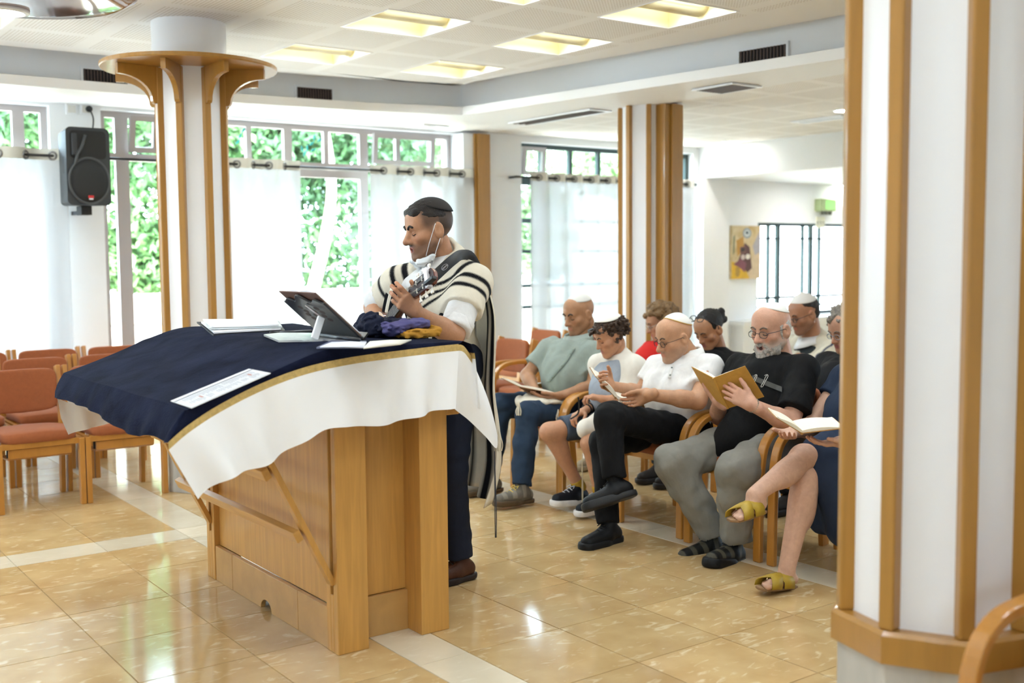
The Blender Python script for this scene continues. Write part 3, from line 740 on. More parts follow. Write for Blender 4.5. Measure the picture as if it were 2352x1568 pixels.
for k, (s, cl) in enumerate([([(0, 0), (.62, 0), (.45, .22), (.2, .30), (0, .33)], 'D2A62A'), ([(.62, 0), (1, 0), (1, .5), (.75, .45), (.6, .2)], 'CDB89A'), ([(.22, .35), (.45, .68), (.62, .6), (.7, .2), (.55, .12), (.4, .2)], '5C3A38'),
        ([(.15, .72), (.4, .8), (.42, .55), (.2, .42)], 'B98A3C'), ([(.72, .62), (1, .95), (1, .5), (.8, .45)], 'A7A3AC'), (ell(.52, .86, .15, .10), '8D97A0'), (ell(.52, .86, .10, .065), 'C7D0D4'), (ell(.52, .87, .05, .03), '2E4250'),
        ([(.28, .6), (.47, .62), (.47, .5), (.28, .48)], '7E5850'), ([(.3, .58), (.45, .6), (.45, .52), (.3, .5)], '3C2A2C'), (ell(.55, .42, .08, .05), 'E2DCD2'), (ell(.38, .41, .07, .05), 'C9B9B4'), ([(.05, .28), (.3, .2), (.45, .12), (.5, .3), (.3, .38)], '7D4A54'), ([(.05, .8), (.1, .82), (.08, .5), (.03, .45)], '6E7258'), (ell(.2, .14, .08, .10), 'A88A3A')]): blot(s, cl, k)
q = at_y(1893, 473, 9.36)
t = thing('exit_sign', (q[0], 9.38, q[2]), 'green illuminated exit box mounted above the barred window', 'sign')
b = MB(); b.box(q[0] - 0.15, q[0] + 0.15, 9.28, 9.40, q[2] - 0.07, q[2] + 0.09); b.build('housing', mat('pale_green_housing', 'A9B98A', 0.5), t, bevel=0.01)
b = MB(); b.box(q[0] - 0.07, q[0] + 0.14, 9.275, 9.281, q[2] - 0.045, q[2] + 0.07); b.build('lit_face', mat('exit_green', '8FD07A', 0.5, emit='7ED06A', estr=0.5), t)
for k in range(3):
    b = MB(); b.cyl((q[0] - 0.1 + 0.08 * k, 9.31, q[2] - 0.12), (q[0] - 0.1 + 0.08 * k, 9.31, q[2] - 0.07), 0.022, 0.03, 10); b.build('spot_lamp', mat('grey_lamp', '6B6B62', 0.4), t)
t2 = thing('wall_notice', (q[0] - 0.04, 9.39, q[2] - 0.28), 'small white paper notice with dark letters below the exit box', 'notice')
b = MB(); b.box(q[0] - 0.12, q[0] + 0.06, 9.392, 9.40, q[2] - 0.29, q[2] - 0.14); b.build('sheet', mat('notice_paper', 'EFEEDD', 0.7), t2)
for k, (u, s) in enumerate(((-0.09, 'ח'), (-0.03, 'ר'), (0.03, 'ו'))):
    b = MB(); zq = q[2] - 0.255; y_ = 9.390
    b.box(q[0] + u - 0.022, q[0] + u - 0.014 if k == 0 else q[0] + u - 0.022 + 0.001, y_, 9.393, zq, zq + 0.05); b.box(q[0] + u - 0.022, q[0] + u + 0.014, y_, 9.393, zq + 0.042, zq + 0.05); b.box(q[0] + u + 0.006, q[0] + u + 0.014, y_, 9.393, zq, zq + 0.05)
    b.build('letter', mat('notice_ink', '6F735E', 0.8), t2)
# low white sill beneath the painting
b = MB(); b.box(wx(1680, 740), wx(1990, 740), 9.20, 9.40, 0.0, 0.62); b.box(wx(1675, 740), wx(1990, 740), 9.16, 9.40, 0.62, 0.68)
structure(b.build('trim_2', WHITE))
b = MB(); b.box(wx(1598, 600), wx(1657, 600), 9.28, 9.40, 0, 2.41); structure(b.build('trim_3', WHITE))

# ---------------------------------------------------------------- garden outside
b = MB(); b.box(-30, 40, 9.7, 60, -0.5, -0.35); structure(b.build('garden_ground', mat('pale_gravel', 'DAD2C4', 0.9, var=0.3, vscale=1.5), None))
STONE = mat('pale_garden_stone', 'D9CDB8', 0.85, var=0.2, vscale=3)
t = thing('garden_wall', (4, 13.0, -0.35), 'pale stone garden wall seen through the left window', 'wall')
for k in range(26):
    for j in range(4):
        xx = -6 + k * 0.62 + (0.31 if j % 2 else 0); b = MB()
        b.box(xx + 0.008, xx + 0.612, 13.0 + 0.03 * rng.random(), 13.4, -0.35 + j * 0.36 + 0.006, -0.35 + (j + 1) * 0.36 - 0.006); b.build('stone', STONE, t, bevel=0.015)
b = MB(); b.box(-6, 10.2, 13.05, 13.35, -0.35, 1.07); b.build('mortar', mat('mortar', 'B5AA98', 0.95), t)
BARK = mat('grey_bark', 'A79A8C', 0.9, var=0.3, vscale=12)
LEAF = [mat('leaf_%d' % k, c, 0.6, var=0.35, vscale=0.9) for k, c in enumerate(('6E9458', '5A7E50', '84A26C'))]
def tree(x, y, trunk, crown, nleaf, label, lm, seed, size=0.085):
    nleaf = int(nleaf * 2.0)
    r = np.random.default_rng(seed); t = thing('garden_tree', (x, y, -0.35), label, 'tree', 'garden trees')
    b = MB(); P = catmull(trunk, 6); b.tube(P, np.linspace(0.11, 0.05, len(P)), 8)
    top = P[-1]
    b.build('trunk', BARK, t, smooth=True)
    V = []; Fc = []
    for k in range(nleaf):
        bl = crown[r.integers(len(crown))]; d = r.normal(size=3); d /= np.linalg.norm(d)
        c = np.array(bl[:3]) + d * np.array(bl[3:6]) * r.uniform(0.55, 1.0)
        u = r.normal(size=3); u /= np.linalg.norm(u); w = np.cross(u, r.normal(size=3)); w /= np.linalg.norm(w) + 1e-9; s = size * r.uniform(0.6, 1.3)
        i = len(V); V += [c - u * s, c + w * s * 0.4, c + u * s, c - w * s * 0.4]; Fc.append((i, i + 1, i + 2, i + 3))
    b = MB(); b.add(V, Fc); b.build('foliage', lm, t)
def tx(px, Y, z=1.5): return at_y(px, 500, Y)[0]
x_ = tx(740, 13.5); tree(x_, 13.5, [(x_ - 0.45, 13.5, -0.4), (x_ - 0.2, 13.5, 0.9), (x_ + 0.05, 13.5, 1.8), (x_ + 0.15, 13.5, 2.6), (x_ + 0.0, 13.5, 3.6)], [(x_ - 0.5, 14.5, 2.9, 1.3, 0.9, 0.9), (x_ + 0.9, 14.2, 1.7, 1.0, 0.8, 1.1), (x_ + 1.2, 14.6, 3.2, 1.2, 0.8, 0.9), (x_ - 1.0, 14.8, 1.5, 0.8, 0.7, 0.9)], 6000, 'leafy tree with a pale leaning trunk seen through the gap between curtains', LEAF[1], 11)
x_ = tx(300, 14.5); tree(x_, 14.5, [(x_, 14.5, -0.4), (x_ + 0.1, 14.5, 1.2), (x_, 14.5, 3.0)], [(x_, 14.0, 2.0, 1.5, 0.6, 0.8), (x_ - 0.9, 14.2, 3.2, 1.2, 0.7, 0.9), (x_ + 0.9, 14.2, 3.3, 1.2, 0.7, 0.9), (x_ + 0.2, 13.9, 1.5, 1.3, 0.5, 0.5)], 7000, 'bright green shrub tree above the garden wall, left of the column', LEAF[0], 12)
x_ = tx(30, 14.0); tree(x_, 14.0, [(x_, 14.0, -0.4), (x_ - 0.1, 14.0, 2.0), (x_ + 0.1, 14.0, 3.6)], [(x_, 14.0, 3.6, 1.6, 0.8, 0.9), (x_ - 1.2, 14.2, 3.0, 1.0, 0.7, 0.9)], 4500, 'leafy tree seen through the top panes at the far left', LEAF[1], 13)
x_ = tx(600, 14.0); tree(x_, 14.0, [(x_ + 0.2, 14.0, -0.4), (x_ + 0.3, 14.0, 2.0), (x_ + 0.45, 14.0, 3.9)], [(x_, 14.3, 3.5, 1.5, 0.8, 0.8), (x_ + 1.0, 14.4, 3.6, 1.2, 0.8, 0.9)], 4500, 'leafy tree seen through the top panes right of the column', LEAF[1], 14)
x_ = tx(950, 15.0); tree(x_, 15.0, [(x_, 15.0, -0.4), (x_ + 0.1, 15.0, 2.0), (x_, 15.0, 4.0)], [(x_, 15.0, 3.6, 1.8, 0.8, 0.9), (x_ + 1.3, 15.2, 3.4, 1.2, 0.8, 0.9)], 4500, 'leafy tree seen through the tilted sash above the guitarist', LEAF[2], 15)
x_ = tx(1300, 16.0); tree(x_, 16.0, [(x_, 16.0, -0.4), (x_ + 0.1, 16.0, 2.0), (x_, 16.0, 4.0)], [(x_, 16.0, 3.6, 2.0, 0.8, 1.0), (x_ + 1.6, 16.2, 3.5, 1.4, 0.8, 0.9), (x_ - 0.9, 15.6, 1.9, 0.7, 0.6, 0.9)], 5000, 'pale green tree seen through the top panes behind the seated people', LEAF[2], 16)
# ================================================================== FURNITURE
def superbox(b, c, w, d, h, e=0.28, n=24, m=12, bulge=None):
    G = []
    for i in range(m + 1):
        f = -math.pi / 2 + math.pi * i / m; row = []
        cf = math.copysign(abs(math.cos(f)) ** e, math.cos(f)); sf = math.copysign(abs(math.sin(f)) ** e, math.sin(f))
        for k in range(n + 1):
            q = 2 * math.pi * k / n
            cx_ = math.copysign(abs(math.cos(q)) ** e, math.cos(q)); sy_ = math.copysign(abs(math.sin(q)) ** e, math.sin(q))
            row.append((w / 2 * cf * cx_, d / 2 * cf * sy_, h / 2 * sf))
        G.append(row)
    G = np.array(G)
    if bulge is not None: G = bulge(G)
    b.grid(G + np.array(c), flip=False)
    return b
def sweep_rect(b, path, w, h, side=(1, 0, 0)):
    P = np.array(path, float); T = np.gradient(P, axis=0); T /= np.linalg.norm(T, axis=1)[:, None]
    s = np.array(side, float); V = []
    for i in range(len(P)):
        n = np.cross(s, T[i]); n /= np.linalg.norm(n)
        V += [P[i] - s * w / 2 - n * h / 2, P[i] + s * w / 2 - n * h / 2, P[i] + s * w / 2 + n * h / 2, P[i] - s * w / 2 + n * h / 2]
    Fc = [(i * 4 + k, i * 4 + (k + 1) % 4, (i + 1) * 4 + (k + 1) % 4, (i + 1) * 4 + k) for i in range(len(P) - 1) for k in range(4)]
    Fc += [(3, 2, 1, 0), tuple((len(P) - 1) * 4 + k for k in range(4))]
    return b.add(V, Fc)
FOOT = mat('chair_glide', '2B2724', 0.6)
def make_chair(arms, label, grp):
    t = thing('armchair' if arms else 'stacking_chair', (0, 0, 0), label, 'chair', grp); hw = 0.235
    def seatb(G):
        G = G.copy(); u = G[..., 0] / 0.22; v = G[..., 1] / 0.23
        G[..., 2] += 0.012 * (1 - u ** 2) * (G[..., 2] > 0) - 0.020 * np.clip(v, 0, 1) - 0.03 * np.clip(-v - 0.75, 0, 1) ; return G
    b = MB(); superbox(b, (0, -0.01, 0.445), 0.44, 0.47, 0.065, bulge=seatb); b.build('seat', FABRIC_O, t, smooth=True)
    def backb(G):
        G = G.copy(); u = G[..., 0] / 0.22; z = G[..., 2]
        G[..., 1] += 0.035 * (1 - u ** 2) + 0.22 * (z + 0.12) * 0.35
        G[..., 2] -= 0.02 * (1 - u ** 2) * (z < 0); return G
    b = MB(); superbox(b, (0, 0.20, 0.685), 0.43, 0.045, 0.255, bulge=backb); b.build('backrest', FABRIC_O, t, smooth=True)
    for s in (-1, 1):
        b = MB(); sweep_rect(b, [(s * hw, 0.24, 0), (s * hw, 0.215, 0.30), (s * hw, 0.21, 0.48), (s * hw, 0.235, 0.66), (s * hw, 0.275, 0.82)], 0.028, 0.055); o = b.build('back_leg', CHAIRWOOD, t, bevel=0.004)
        b = MB(); b.box(s * hw - 0.012, s * hw + 0.012, 0.228, 0.252, 0.0, 0.008); b.build('glide', FOOT, o)
        b = MB()
        if arms:
            P = catmull([(s * hw, -0.27, 0), (s * hw, -0.265, 0.30), (s * hw, -0.255, 0.48), (s * hw, -0.22, 0.585), (s * hw, -0.14, 0.64), (s * hw, -0.02, 0.655), (s * hw, 0.12, 0.65), (s * hw, 0.235, 0.655)], 5)
            sweep_rect(b, P, 0.045, 0.030); o = b.build('arm_leg', CHAIRWOOD, t, bevel=0.006)
            b = MB(); b.box(s * hw - 0.012, s * hw + 0.012, -0.28, -0.26, 0.0, 0.008); b.build('glide', FOOT, o)
        else:
            b.box(s * hw - 0.016, s * hw + 0.016, -0.245, -0.20, 0.0, 0.415); o = b.build('front_leg', CHAIRWOOD, t, bevel=0.004)
            b = MB(); b.box(s * hw - 0.012, s * hw + 0.012, -0.235, -0.21, 0.0, 0.008); b.build('glide', FOOT, o)
        b = MB(); b.box(s * hw - 0.012, s * hw + 0.012, -0.235, 0.21, 0.375, 0.415); b.build('side_rail', CHAIRWOOD, t)
    b = MB(); b.box(-hw + 0.012, hw - 0.012, 0.19, 0.21, 0.375, 0.415); b.build('cross_rail', CHAIRWOOD, t)
    b = MB(); b.box(-hw + 0.012, hw - 0.012, -0.23, -0.205, 0.38, 0.415); b.build('cross_rail', CHAIRWOOD, t)
    if not arms:
        b = MB(); P = [(0.0, 0.06, 0.30), (0.0, -0.18, 0.315), (0.0, -0.20, 0.325), (0.0, -0.205, 0.375)]
        P = [(x, y, z) for x, y, z in P]; sweep_rect(b, P, 0.36, 0.012); b.build('book_tray', CHAIRWOOD, t)
        b = MB(); b.box(-0.17, -0.16, -0.12, -0.10, 0.315, 0.41); b.box(0.16, 0.17, -0.12, -0.10, 0.315, 0.41); b.build('tray_hanger', BLACK, t)
    return t
ch0 = make_chair(False, 'x', 'chairs facing the reading table on the left'); used = False
def place(proto, x, y, rz, label, first, grp=None):
    o = proto if first else copy_tree(proto)
    o.location = (x, y, 0); o.rotation_euler = (0, 0, rz); o['label'] = label
    if grp: o['group'] = grp
    return o
left = [(1.595, 7.19, 'rust upholstered chair nearest the left edge, its book tray showing in front'), (2.105, 7.19, 'rust upholstered chair half hidden by the white tablecloth beside the column'),
        (1.085, 7.19, 'rust upholstered chair in the front row cut off by the left picture edge'),
        (1.865, 7.98, 'rust upholstered chair in the second left row, showing above the dark blue cloth corner'), (1.355, 7.98, 'rust upholstered chair in the second left row, directly behind the nearest chair'),
        (2.375, 7.98, 'rust upholstered chair in the second left row, behind the column'),
        (1.62, 8.72, 'rust upholstered chair in the last left row, by the curtain'), (2.13, 8.72, 'rust upholstered chair in the last left row, by the window pane'), (2.64, 8.72, 'rust upholstered chair in the last left row behind the column')]
for k, (x, y, lb) in enumerate(left): place(ch0, x, y, rng.uniform(-0.012, 0.012), lb, k == 0)
ch1 = make_chair(True, 'x', 'armchairs of the right-hand rows')
R90 = -math.pi / 2
right = [(4.46, 5.455, 'bentwood armchair under the bald man in the grey shirt'), (4.42, 4.905, 'bentwood armchair under the curly-haired boy'), (4.38, 4.335, 'bentwood armchair under the man in the white polo shirt'),
         (4.36, 3.785, 'bentwood armchair under the bearded man in black'), (4.36, 3.225, 'bentwood armchair under the woman in the navy dress'),
         (5.20, 7.36, 'empty bentwood armchair just right of the guitarist, its rust back and arm showing'), (5.24, 6.80, 'empty bentwood armchair hidden behind the shoulder of the man in grey'), (6.10, 8.06, 'empty bentwood armchair farthest back below the curtain'), (6.12, 7.50, 'empty bentwood armchair in the last row behind the man in grey'), (5.42, 5.72, 'bentwood armchair under the woman with the red top'), (5.40, 5.14, 'bentwood armchair under the black-haired woman'),
         (5.38, 4.56, 'bentwood armchair in the second right row behind the bearded man'), (5.36, 3.98, 'bentwood armchair under the grey-haired woman half hidden by the pillar'),
         (6.36, 5.16, 'bentwood armchair under the man in the cream shawl at the back')]
for k, (x, y, lb) in enumerate(right): place(ch1, x, y, R90 + rng.uniform(-0.012, 0.012), lb, k == 0)
q = at_d(2330, 1450, 2.05)
place(ch1, 2.545, 1.125, R90, 'bentwood armchair whose arm curves up at the bottom right corner', False)

# ---------------------------------------------------------------- reading table
t = thing('reading_table', (2.12, 4.33, 0), 'beech reading table with square posts and slanted folding leaf under a cloth', 'table')
PX = [(1.868, 1.998), (2.236, 2.366)]; PY = [(3.66, 3.755), (4.90, 4.992)]
DARKW = mat('slot_shadow_wood', '7A4F22', 0.6)
for i, (x0, x1) in enumerate(PX):
    for j, (y0, y1) in enumerate(PY):
        b = MB(); zt = 1.12
        if i == 0:   # slotted post: two cheeks with a gap where the strut folds away
            ym = (y0 + y1) / 2
            b.box(x0, x1, y0, ym - 0.012, 0, zt); b.box(x0, x1, ym + 0.012, y1, 0, zt); b.box(x0 + 0.03, x1, ym - 0.012, ym + 0.012, 0, zt); b.box(x0, x0 + 0.03, ym - 0.012, ym + 0.012, 0, 0.225)
        else:
            b.box(x0, x1, y0, y1 + 0.05 * (1 - j), 0, zt)
        b.build('post', WOOD_Z, t, bevel=0.003)
b = MB(); b.box(1.895, 1.915, 3.755, 4.90, 0.165, 1.12); b.build('side_panel', WOOD_Z, t)
b = MB(); b.box(2.32, 2.34, 3.755, 4.90, 0.165, 1.12); b.build('side_panel', WOOD_Z, t)
b = MB(); b.box(1.998, 2.236, 3.785, 3.80, 0.165, 1.12); b.build('end_panel', WOOD_Z, t)
b = MB(); b.box(1.998, 2.236, 4.90, 4.92, 0.165, 1.12); b.build('end_panel', WOOD_Z, t)
SKIRT = mat('skirting_marble', 'B98F55', 0.3, var=0.12, vscale=9)
ys = [3.755, 4.02, 4.70, 4.90]
for k in range(3):
    b = MB(); y0, y1 = ys[k] + 0.0015, ys[k + 1] - 0.0015
    if k == 1:
        P = [(1.872, y0, 0.0)]
        for q in np.linspace(0, math.pi, 10): P.append((1.872, 4.335 - 0.055 * math.cos(q), 0.045 * math.sin(q)))
        P += [(1.872, y1, 0.0), (1.872, y1, 0.163), (1.872, y0, 0.163)]
        b.prism(P, (0.022, 0, 0))
    else: b.box(1.872, 1.894, y0, y1, 0, 0.163)
    b.build('skirting_tile', SKIRT, t, bevel=0.002)
b = MB(); b.box(1.998, 2.236, 3.765, 3.785, 0, 0.163); b.build('skirting_tile', SKIRT, t, bevel=0.002)
b = MB(); b.box(2.345, 2.366, 3.81, 4.90, 0, 0.163); b.build('skirting_tile', SKIRT, t, bevel=0.002)
# struts and cross bars that carry the slanted leaf
sa, sb = at_y(757, 1335, 3.7075), at_y(606, 1038, 3.7075)
for ym in (3.7075, 4.946):
    b = MB(); b.bar((sa[0] + 0.01, ym, sa[2] - 0.01), (sb[0], ym, sb[2]), 0.022, 0.042, (0, 1, 0)); b.build('strut', WOOD_Z, t, bevel=0.003)
d = unit_(sb - sa) if False else (sb - sa) / np.linalg.norm(sb - sa); n_ = np.array([-d[2], 0, d[0]]); n_ = n_ if n_[0] < 0 else -n_
for f in (0.40, 0.87):
    ce = sa + (sb - sa) * f; b = MB()
    b.obox((ce[0] + n_[0] * 0.032, 4.326, ce[2] + n_[2] * 0.032), d * 0.022, np.array([0, 0.632, 0]), n_ * 0.014); b.build('cross_bar', WOOD_Y, t, bevel=0.003)
# top boards
Z_T = 1.165; XB = 1.80; XR = 2.38; X0 = 1.275; Z0 = 0.995; YN, YF = 3.57, 5.08
b = MB(); b.box(XB, XR, YN + 0.02, YF - 0.02, Z_T - 0.035, Z_T - 0.004); b.build('flat_top', WOOD_Y, t)
b = MB(); b.prism([(X0 + 0.01, YN + 0.02, Z0 - 0.035), (XB, YN + 0.02, Z_T - 0.035), (XB, YN + 0.02, Z_T - 0.004), (X0 + 0.01, YN + 0.02, Z0 - 0.004)], (0, YF - YN - 0.04, 0)); b.build('slanted_leaf', WOOD_Y, t)
b = MB(); b.box(2.366, 2.43, 3.66, 4.95, 0.87, 0.93); b.box(2.366, 2.39, 3.69, 4.9, 0.93, 1.0); b.build('reader_shelf', WOOD_Y, t, bevel=0.006)

# ---------------------------------------------------------------- table cloth
VELVET = mat('navy_velvet', '0F1326', 0.95, spec=0.08, sheen=0.0, var=0.3, vscale=7, var2='1D2238', bump=0.3, bscale=120)
GOLDB = mat('gold_braid', 'C8AC6C', 0.55, var=0.2, vscale=60, metal=0.15)
LINEN = mat('white_satin_skirt', 'F1F2F4', 0.6, var=0.015, vscale=6)
t = thing('table_cloth', (1.85, 4.33, 0.75), 'dark blue velvet cloth with gold braid and white skirt draped over the reading table', 'tablecloth')
def topz(x):
    q = (x - XB); s = (Z_T - Z0) / (XB - X0); return Z_T + 0.008 + s * 0.5 * (q - np.sqrt(q * q + 0.09 ** 2)) + s * 0.045 * np.exp(-(q / 0.25) ** 2)
xs = np.linspace(X0, XR, 60); ysv = np.linspace(YN - 0.012, YF + 0.012, 40)
G = np.array([[(x, y, topz(x) + 0.003 * math.sin(9 * x + 4 * y) * math.sin(7 * y) + 0.004 * math.exp(-((x - 1.75 + 0.25 * (y - 4.6)) / 0.03) ** 2) * (y > 4.2)) for x in xs] for y in ysv])
b = MB(); b.grid(G)
top_near = G[0]; top_far = G[-1]; top_left = G[:, 0]; top_right = G[:, -1]
# velvet falling over the near edge, down to the braid
BR = catmull([at_y(px, py, 3.552) for px, py in ((386, 1016), (430, 978), (500, 932), (600, 881), (700, 844), (800, 822), (900, 808), (1000, 796), (1052, 791))], 8)
br = resample(BR, 60)
mid = (top_near * 0.5 + br * 0.5); mid[:, 1] = YN - 0.018
b.grid(np.array([top_near, mid, br]), flip=True)
# left fall
LF = catmull([at_x(px, py, 1.235) for px, py in ((386, 1012), (352, 998), (320, 1000), (270, 975), (215, 940), (170, 922), (132, 912))], 8)
lf = resample(LF, 40); w_ = np.linspace(0, 1, 40)
lf[:, 0] += 0.004 * np.sin(w_ * 40) + 0.003 * np.sin(w_ * 23 + 1)
rows_ = [top_left]
for f in (0.25, 0.5, 0.75, 1.0):
    r_ = top_left * (1 - f) + lf * f; r_[:, 0] -= 0.02 * math.sin(f * math.pi * 0.7) + 0.004 * f * np.sin(w_ * 55) ; rows_.append(r_)
b.grid(np.array(rows_))
cA = np.array([r_[0] for r_ in rows_]); cB = resample(np.array([top_near[0], mid[0], br[0]]), len(cA)); b.grid(np.array([cA, (cA + cB) / 2 + np.array([-0.012, -0.012, 0]), cB]))
# right fall behind the reader's side
rf = top_right.copy(); rf[:, 0] += 0.05; rf[:, 2] -= 0.05
b.grid(np.array([top_right, (top_right + rf) / 2 + np.array([0.012, 0, 0.012]), rf]), flip=True)
# far fall
ff = top_far.copy(); ff[:, 1] += 0.03; ff[:, 2] -= 0.06; b.grid(np.array([top_far, ff]))
b.build('velvet_top', VELVET, t, smooth=True)
# gold braid strip following the velvet edge
nb = br.copy(); nb[:, 2] -= 0.024; nb[:, 1] -= 0.004
tl_ = np.gradient(br, axis=0); 
b = MB(); b.grid(np.array([br + np.array([0, -0.003, 0.002]), nb]), flip=True)
cr0 = resample(catmull([br[-1], br[-1] + np.array([0.03, 0.0, -0.010]), at_y(1092, 832, 3.60)], 6), 14); cr1 = cr0.copy(); cr1[:, 2] -= 0.024
b.grid(np.array([cr0, cr1]), flip=True)
rg_ = rf.copy(); rg_[:, 0] += 0.004; rg2 = rg_.copy(); rg2[:, 2] -= 0.024; rg2[:, 0] += 0.004; b.grid(np.array([rg_, rg2]), flip=True)
b.build('gold_braid', GOLDB, t, smooth=True)
# white skirt, near side
HM = [at_y(px, py, 3.53) for px, py in ((455, 1146), (500, 1106), (545, 1086), (600, 1070), (650, 1042), (700, 1010), (745, 984), (800, 979), (870, 977), (940, 958), (1000, 944), (1042, 937))]
hm = resample(catmull(HM, 8), 90); tp_ = resample(nb, 90)
rows_ = []
for f in np.linspace(0, 1, 14):
    r_ = tp_ * (1 - f) + hm * f; w_ = np.linspace(0, 1, 90)
    r_[:, 1] += 0.022 * f ** 0.8 * (np.sin(w_ * 43) * (0.6 + 0.4 * np.sin(w_ * 9)) + 0.6 * np.sin(w_ * 19 + 2)) - 0.012 * f
    rows_.append(r_)
b = MB(); b.grid(np.array(rows_), flip=True)
# corner by the reader: the cloth flares out and hangs to a point
tc_ = resample(cr1, 24)
hc = resample(catmull([at_y(1042, 937, 3.53), at_y(1078, 962, 3.58), at_y(1110, 1000, 3.60), at_y(1134, 1028, 3.62), at_y(1147, 1000, 3.70)], 8), 24)
rows_ = []
for f in np.linspace(0, 1, 12):
    r_ = tc_ * (1 - f) + hc * f; w_ = np.linspace(0, 1, 24); r_[:, 1] += 0.02 * f * np.sin(w_ * 7); r_[:, 0] += 0.012 * math.sin(f * math.pi) * w_; rows_.append(r_)
b.grid(np.array(rows_), flip=True)
# reader's side
rs = resample(rg2, 50); rows_ = []
for f in np.linspace(0, 1, 8):
    r_ = rs.copy(); r_[:, 2] -= 0.20 * f; r_[:, 0] += 0.02 * f + 0.012 * f * np.sin(np.linspace(0, 34, 50)); rows_.append(r_)
b.grid(np.array(rows_), flip=True)
# left side lining hanging from the velvet edge, and the far side
fl_ = resample(ff, 60); hf = []
for k in range(60):
    f = k / 59; hf.append((fl_[k][0] + 0.06 * (1 - f), fl_[k][1] + 0.02 + 0.012 * math.sin(f * 26), fl_[k][2] - 0.21 - 0.03 * math.sin(f * 9)))
b.grid(np.array([fl_, np.array(hf)]))
fc = np.array([at_y(132, 914, 5.06), at_y(140, 960, 5.06), at_y(157, 998, 5.06)]); fd = np.array([at_y(270, 972, 5.08), at_y(270, 968, 5.08), at_y(262, 966, 5.08)])
rows_ = [fc * (1 - f) + fd * f + np.array([0, 0.01 * math.sin(f * 12), 0]) for f in np.linspace(0, 1, 16)]
b.grid(np.transpose(np.array(rows_), (1, 0, 2)))
b.build('white_skirt', LINEN, t, smooth=True)
# ================================================================== FIGURE TOOLS (implicit surfaces -> meshes)
def V3(*a): return np.array(a, float)
def unit(v): v = np.array(v, float); return v / (np.linalg.norm(v) + 1e-12)
def rc(a, b, r1, r2=None, k=0.02, op='u', clip=None, sq=None):
    return dict(t='rc', a=np.array(a, float), b=np.array(b, float), r1=r1, r2=r1 if r2 is None else r2, k=k, op=op, clip=clip, sq=sq)
def el(c, r, R=None, k=0.02, op='u', clip=None):
    return dict(t='el', c=np.array(c, float), r=np.array([r] * 3 if np.isscalar(r) else r, float), R=np.eye(3) if R is None else np.array(R, float), k=k, op=op, clip=clip)
def bx(c, r, R=None, rad=0.01, k=0.01, op='u', clip=None):
    return dict(t='bx', c=np.array(c, float), r=np.array(r, float), R=np.eye(3) if R is None else np.array(R, float), rad=rad, k=k, op=op, clip=clip)
def prim_bounds(p):
    if p['t'] == 'rc':
        m = max(p['r1'], p['r2']) * (max(1, p['sq'][1]) if p['sq'] else 1)
        return np.minimum(p['a'], p['b']) - m, np.maximum(p['a'], p['b']) + m
    e = np.abs(p['R']) @ p['r']; return p['c'] - e, p['c'] + e
def prim_d(p, P):
    if p['t'] == 'rc':
        a, b, r1, r2 = p['a'], p['b'], p['r1'], p['r2']; sc = 1.0
        if p['sq']:
            n, s = p['sq']; n = unit(n); P = P + ((P - a) @ n)[:, None] * n * (1 / s - 1); b = b + n * ((b - a) @ n) * (1 / s - 1); sc = min(1.0, s)
        ba = b - a; l2 = ba @ ba + 1e-12; rr = r1 - r2; a2 = max(l2 - rr * rr, 1e-9); il2 = 1 / l2
        pa = P - a; y = pa @ ba; z = y - l2; q = pa * l2 - ba * y[:, None]; x2 = (q * q).sum(1); y2 = y * y * l2; z2 = z * z * l2
        kk = np.sign(rr) * rr * rr * x2
        d = np.where(np.sign(z) * a2 * z2 > kk, np.sqrt(x2 + z2) * il2 - r2, np.where(np.sign(y) * a2 * y2 < kk, np.sqrt(x2 + y2) * il2 - r1, (np.sqrt(x2 * a2 * il2) + y * rr) * il2 - r1)) * sc
    elif p['t'] == 'el':
        q = (P - p['c']) @ p['R']; k0 = np.linalg.norm(q / p['r'], axis=1); k1 = np.linalg.norm(q / p['r'] ** 2, axis=1)
        d = k0 * (k0 - 1) / (k1 + 1e-9)
    else:
        q = np.abs((P - p['c']) @ p['R']) - (p['r'] - p['rad']); d = np.linalg.norm(np.maximum(q, 0), axis=1) + np.minimum(q.max(1), 0) - p['rad']
    if p['clip']:
        for pt, n in p['clip']: d = np.maximum(d, (P - np.array(pt)) @ unit(n))
    return d
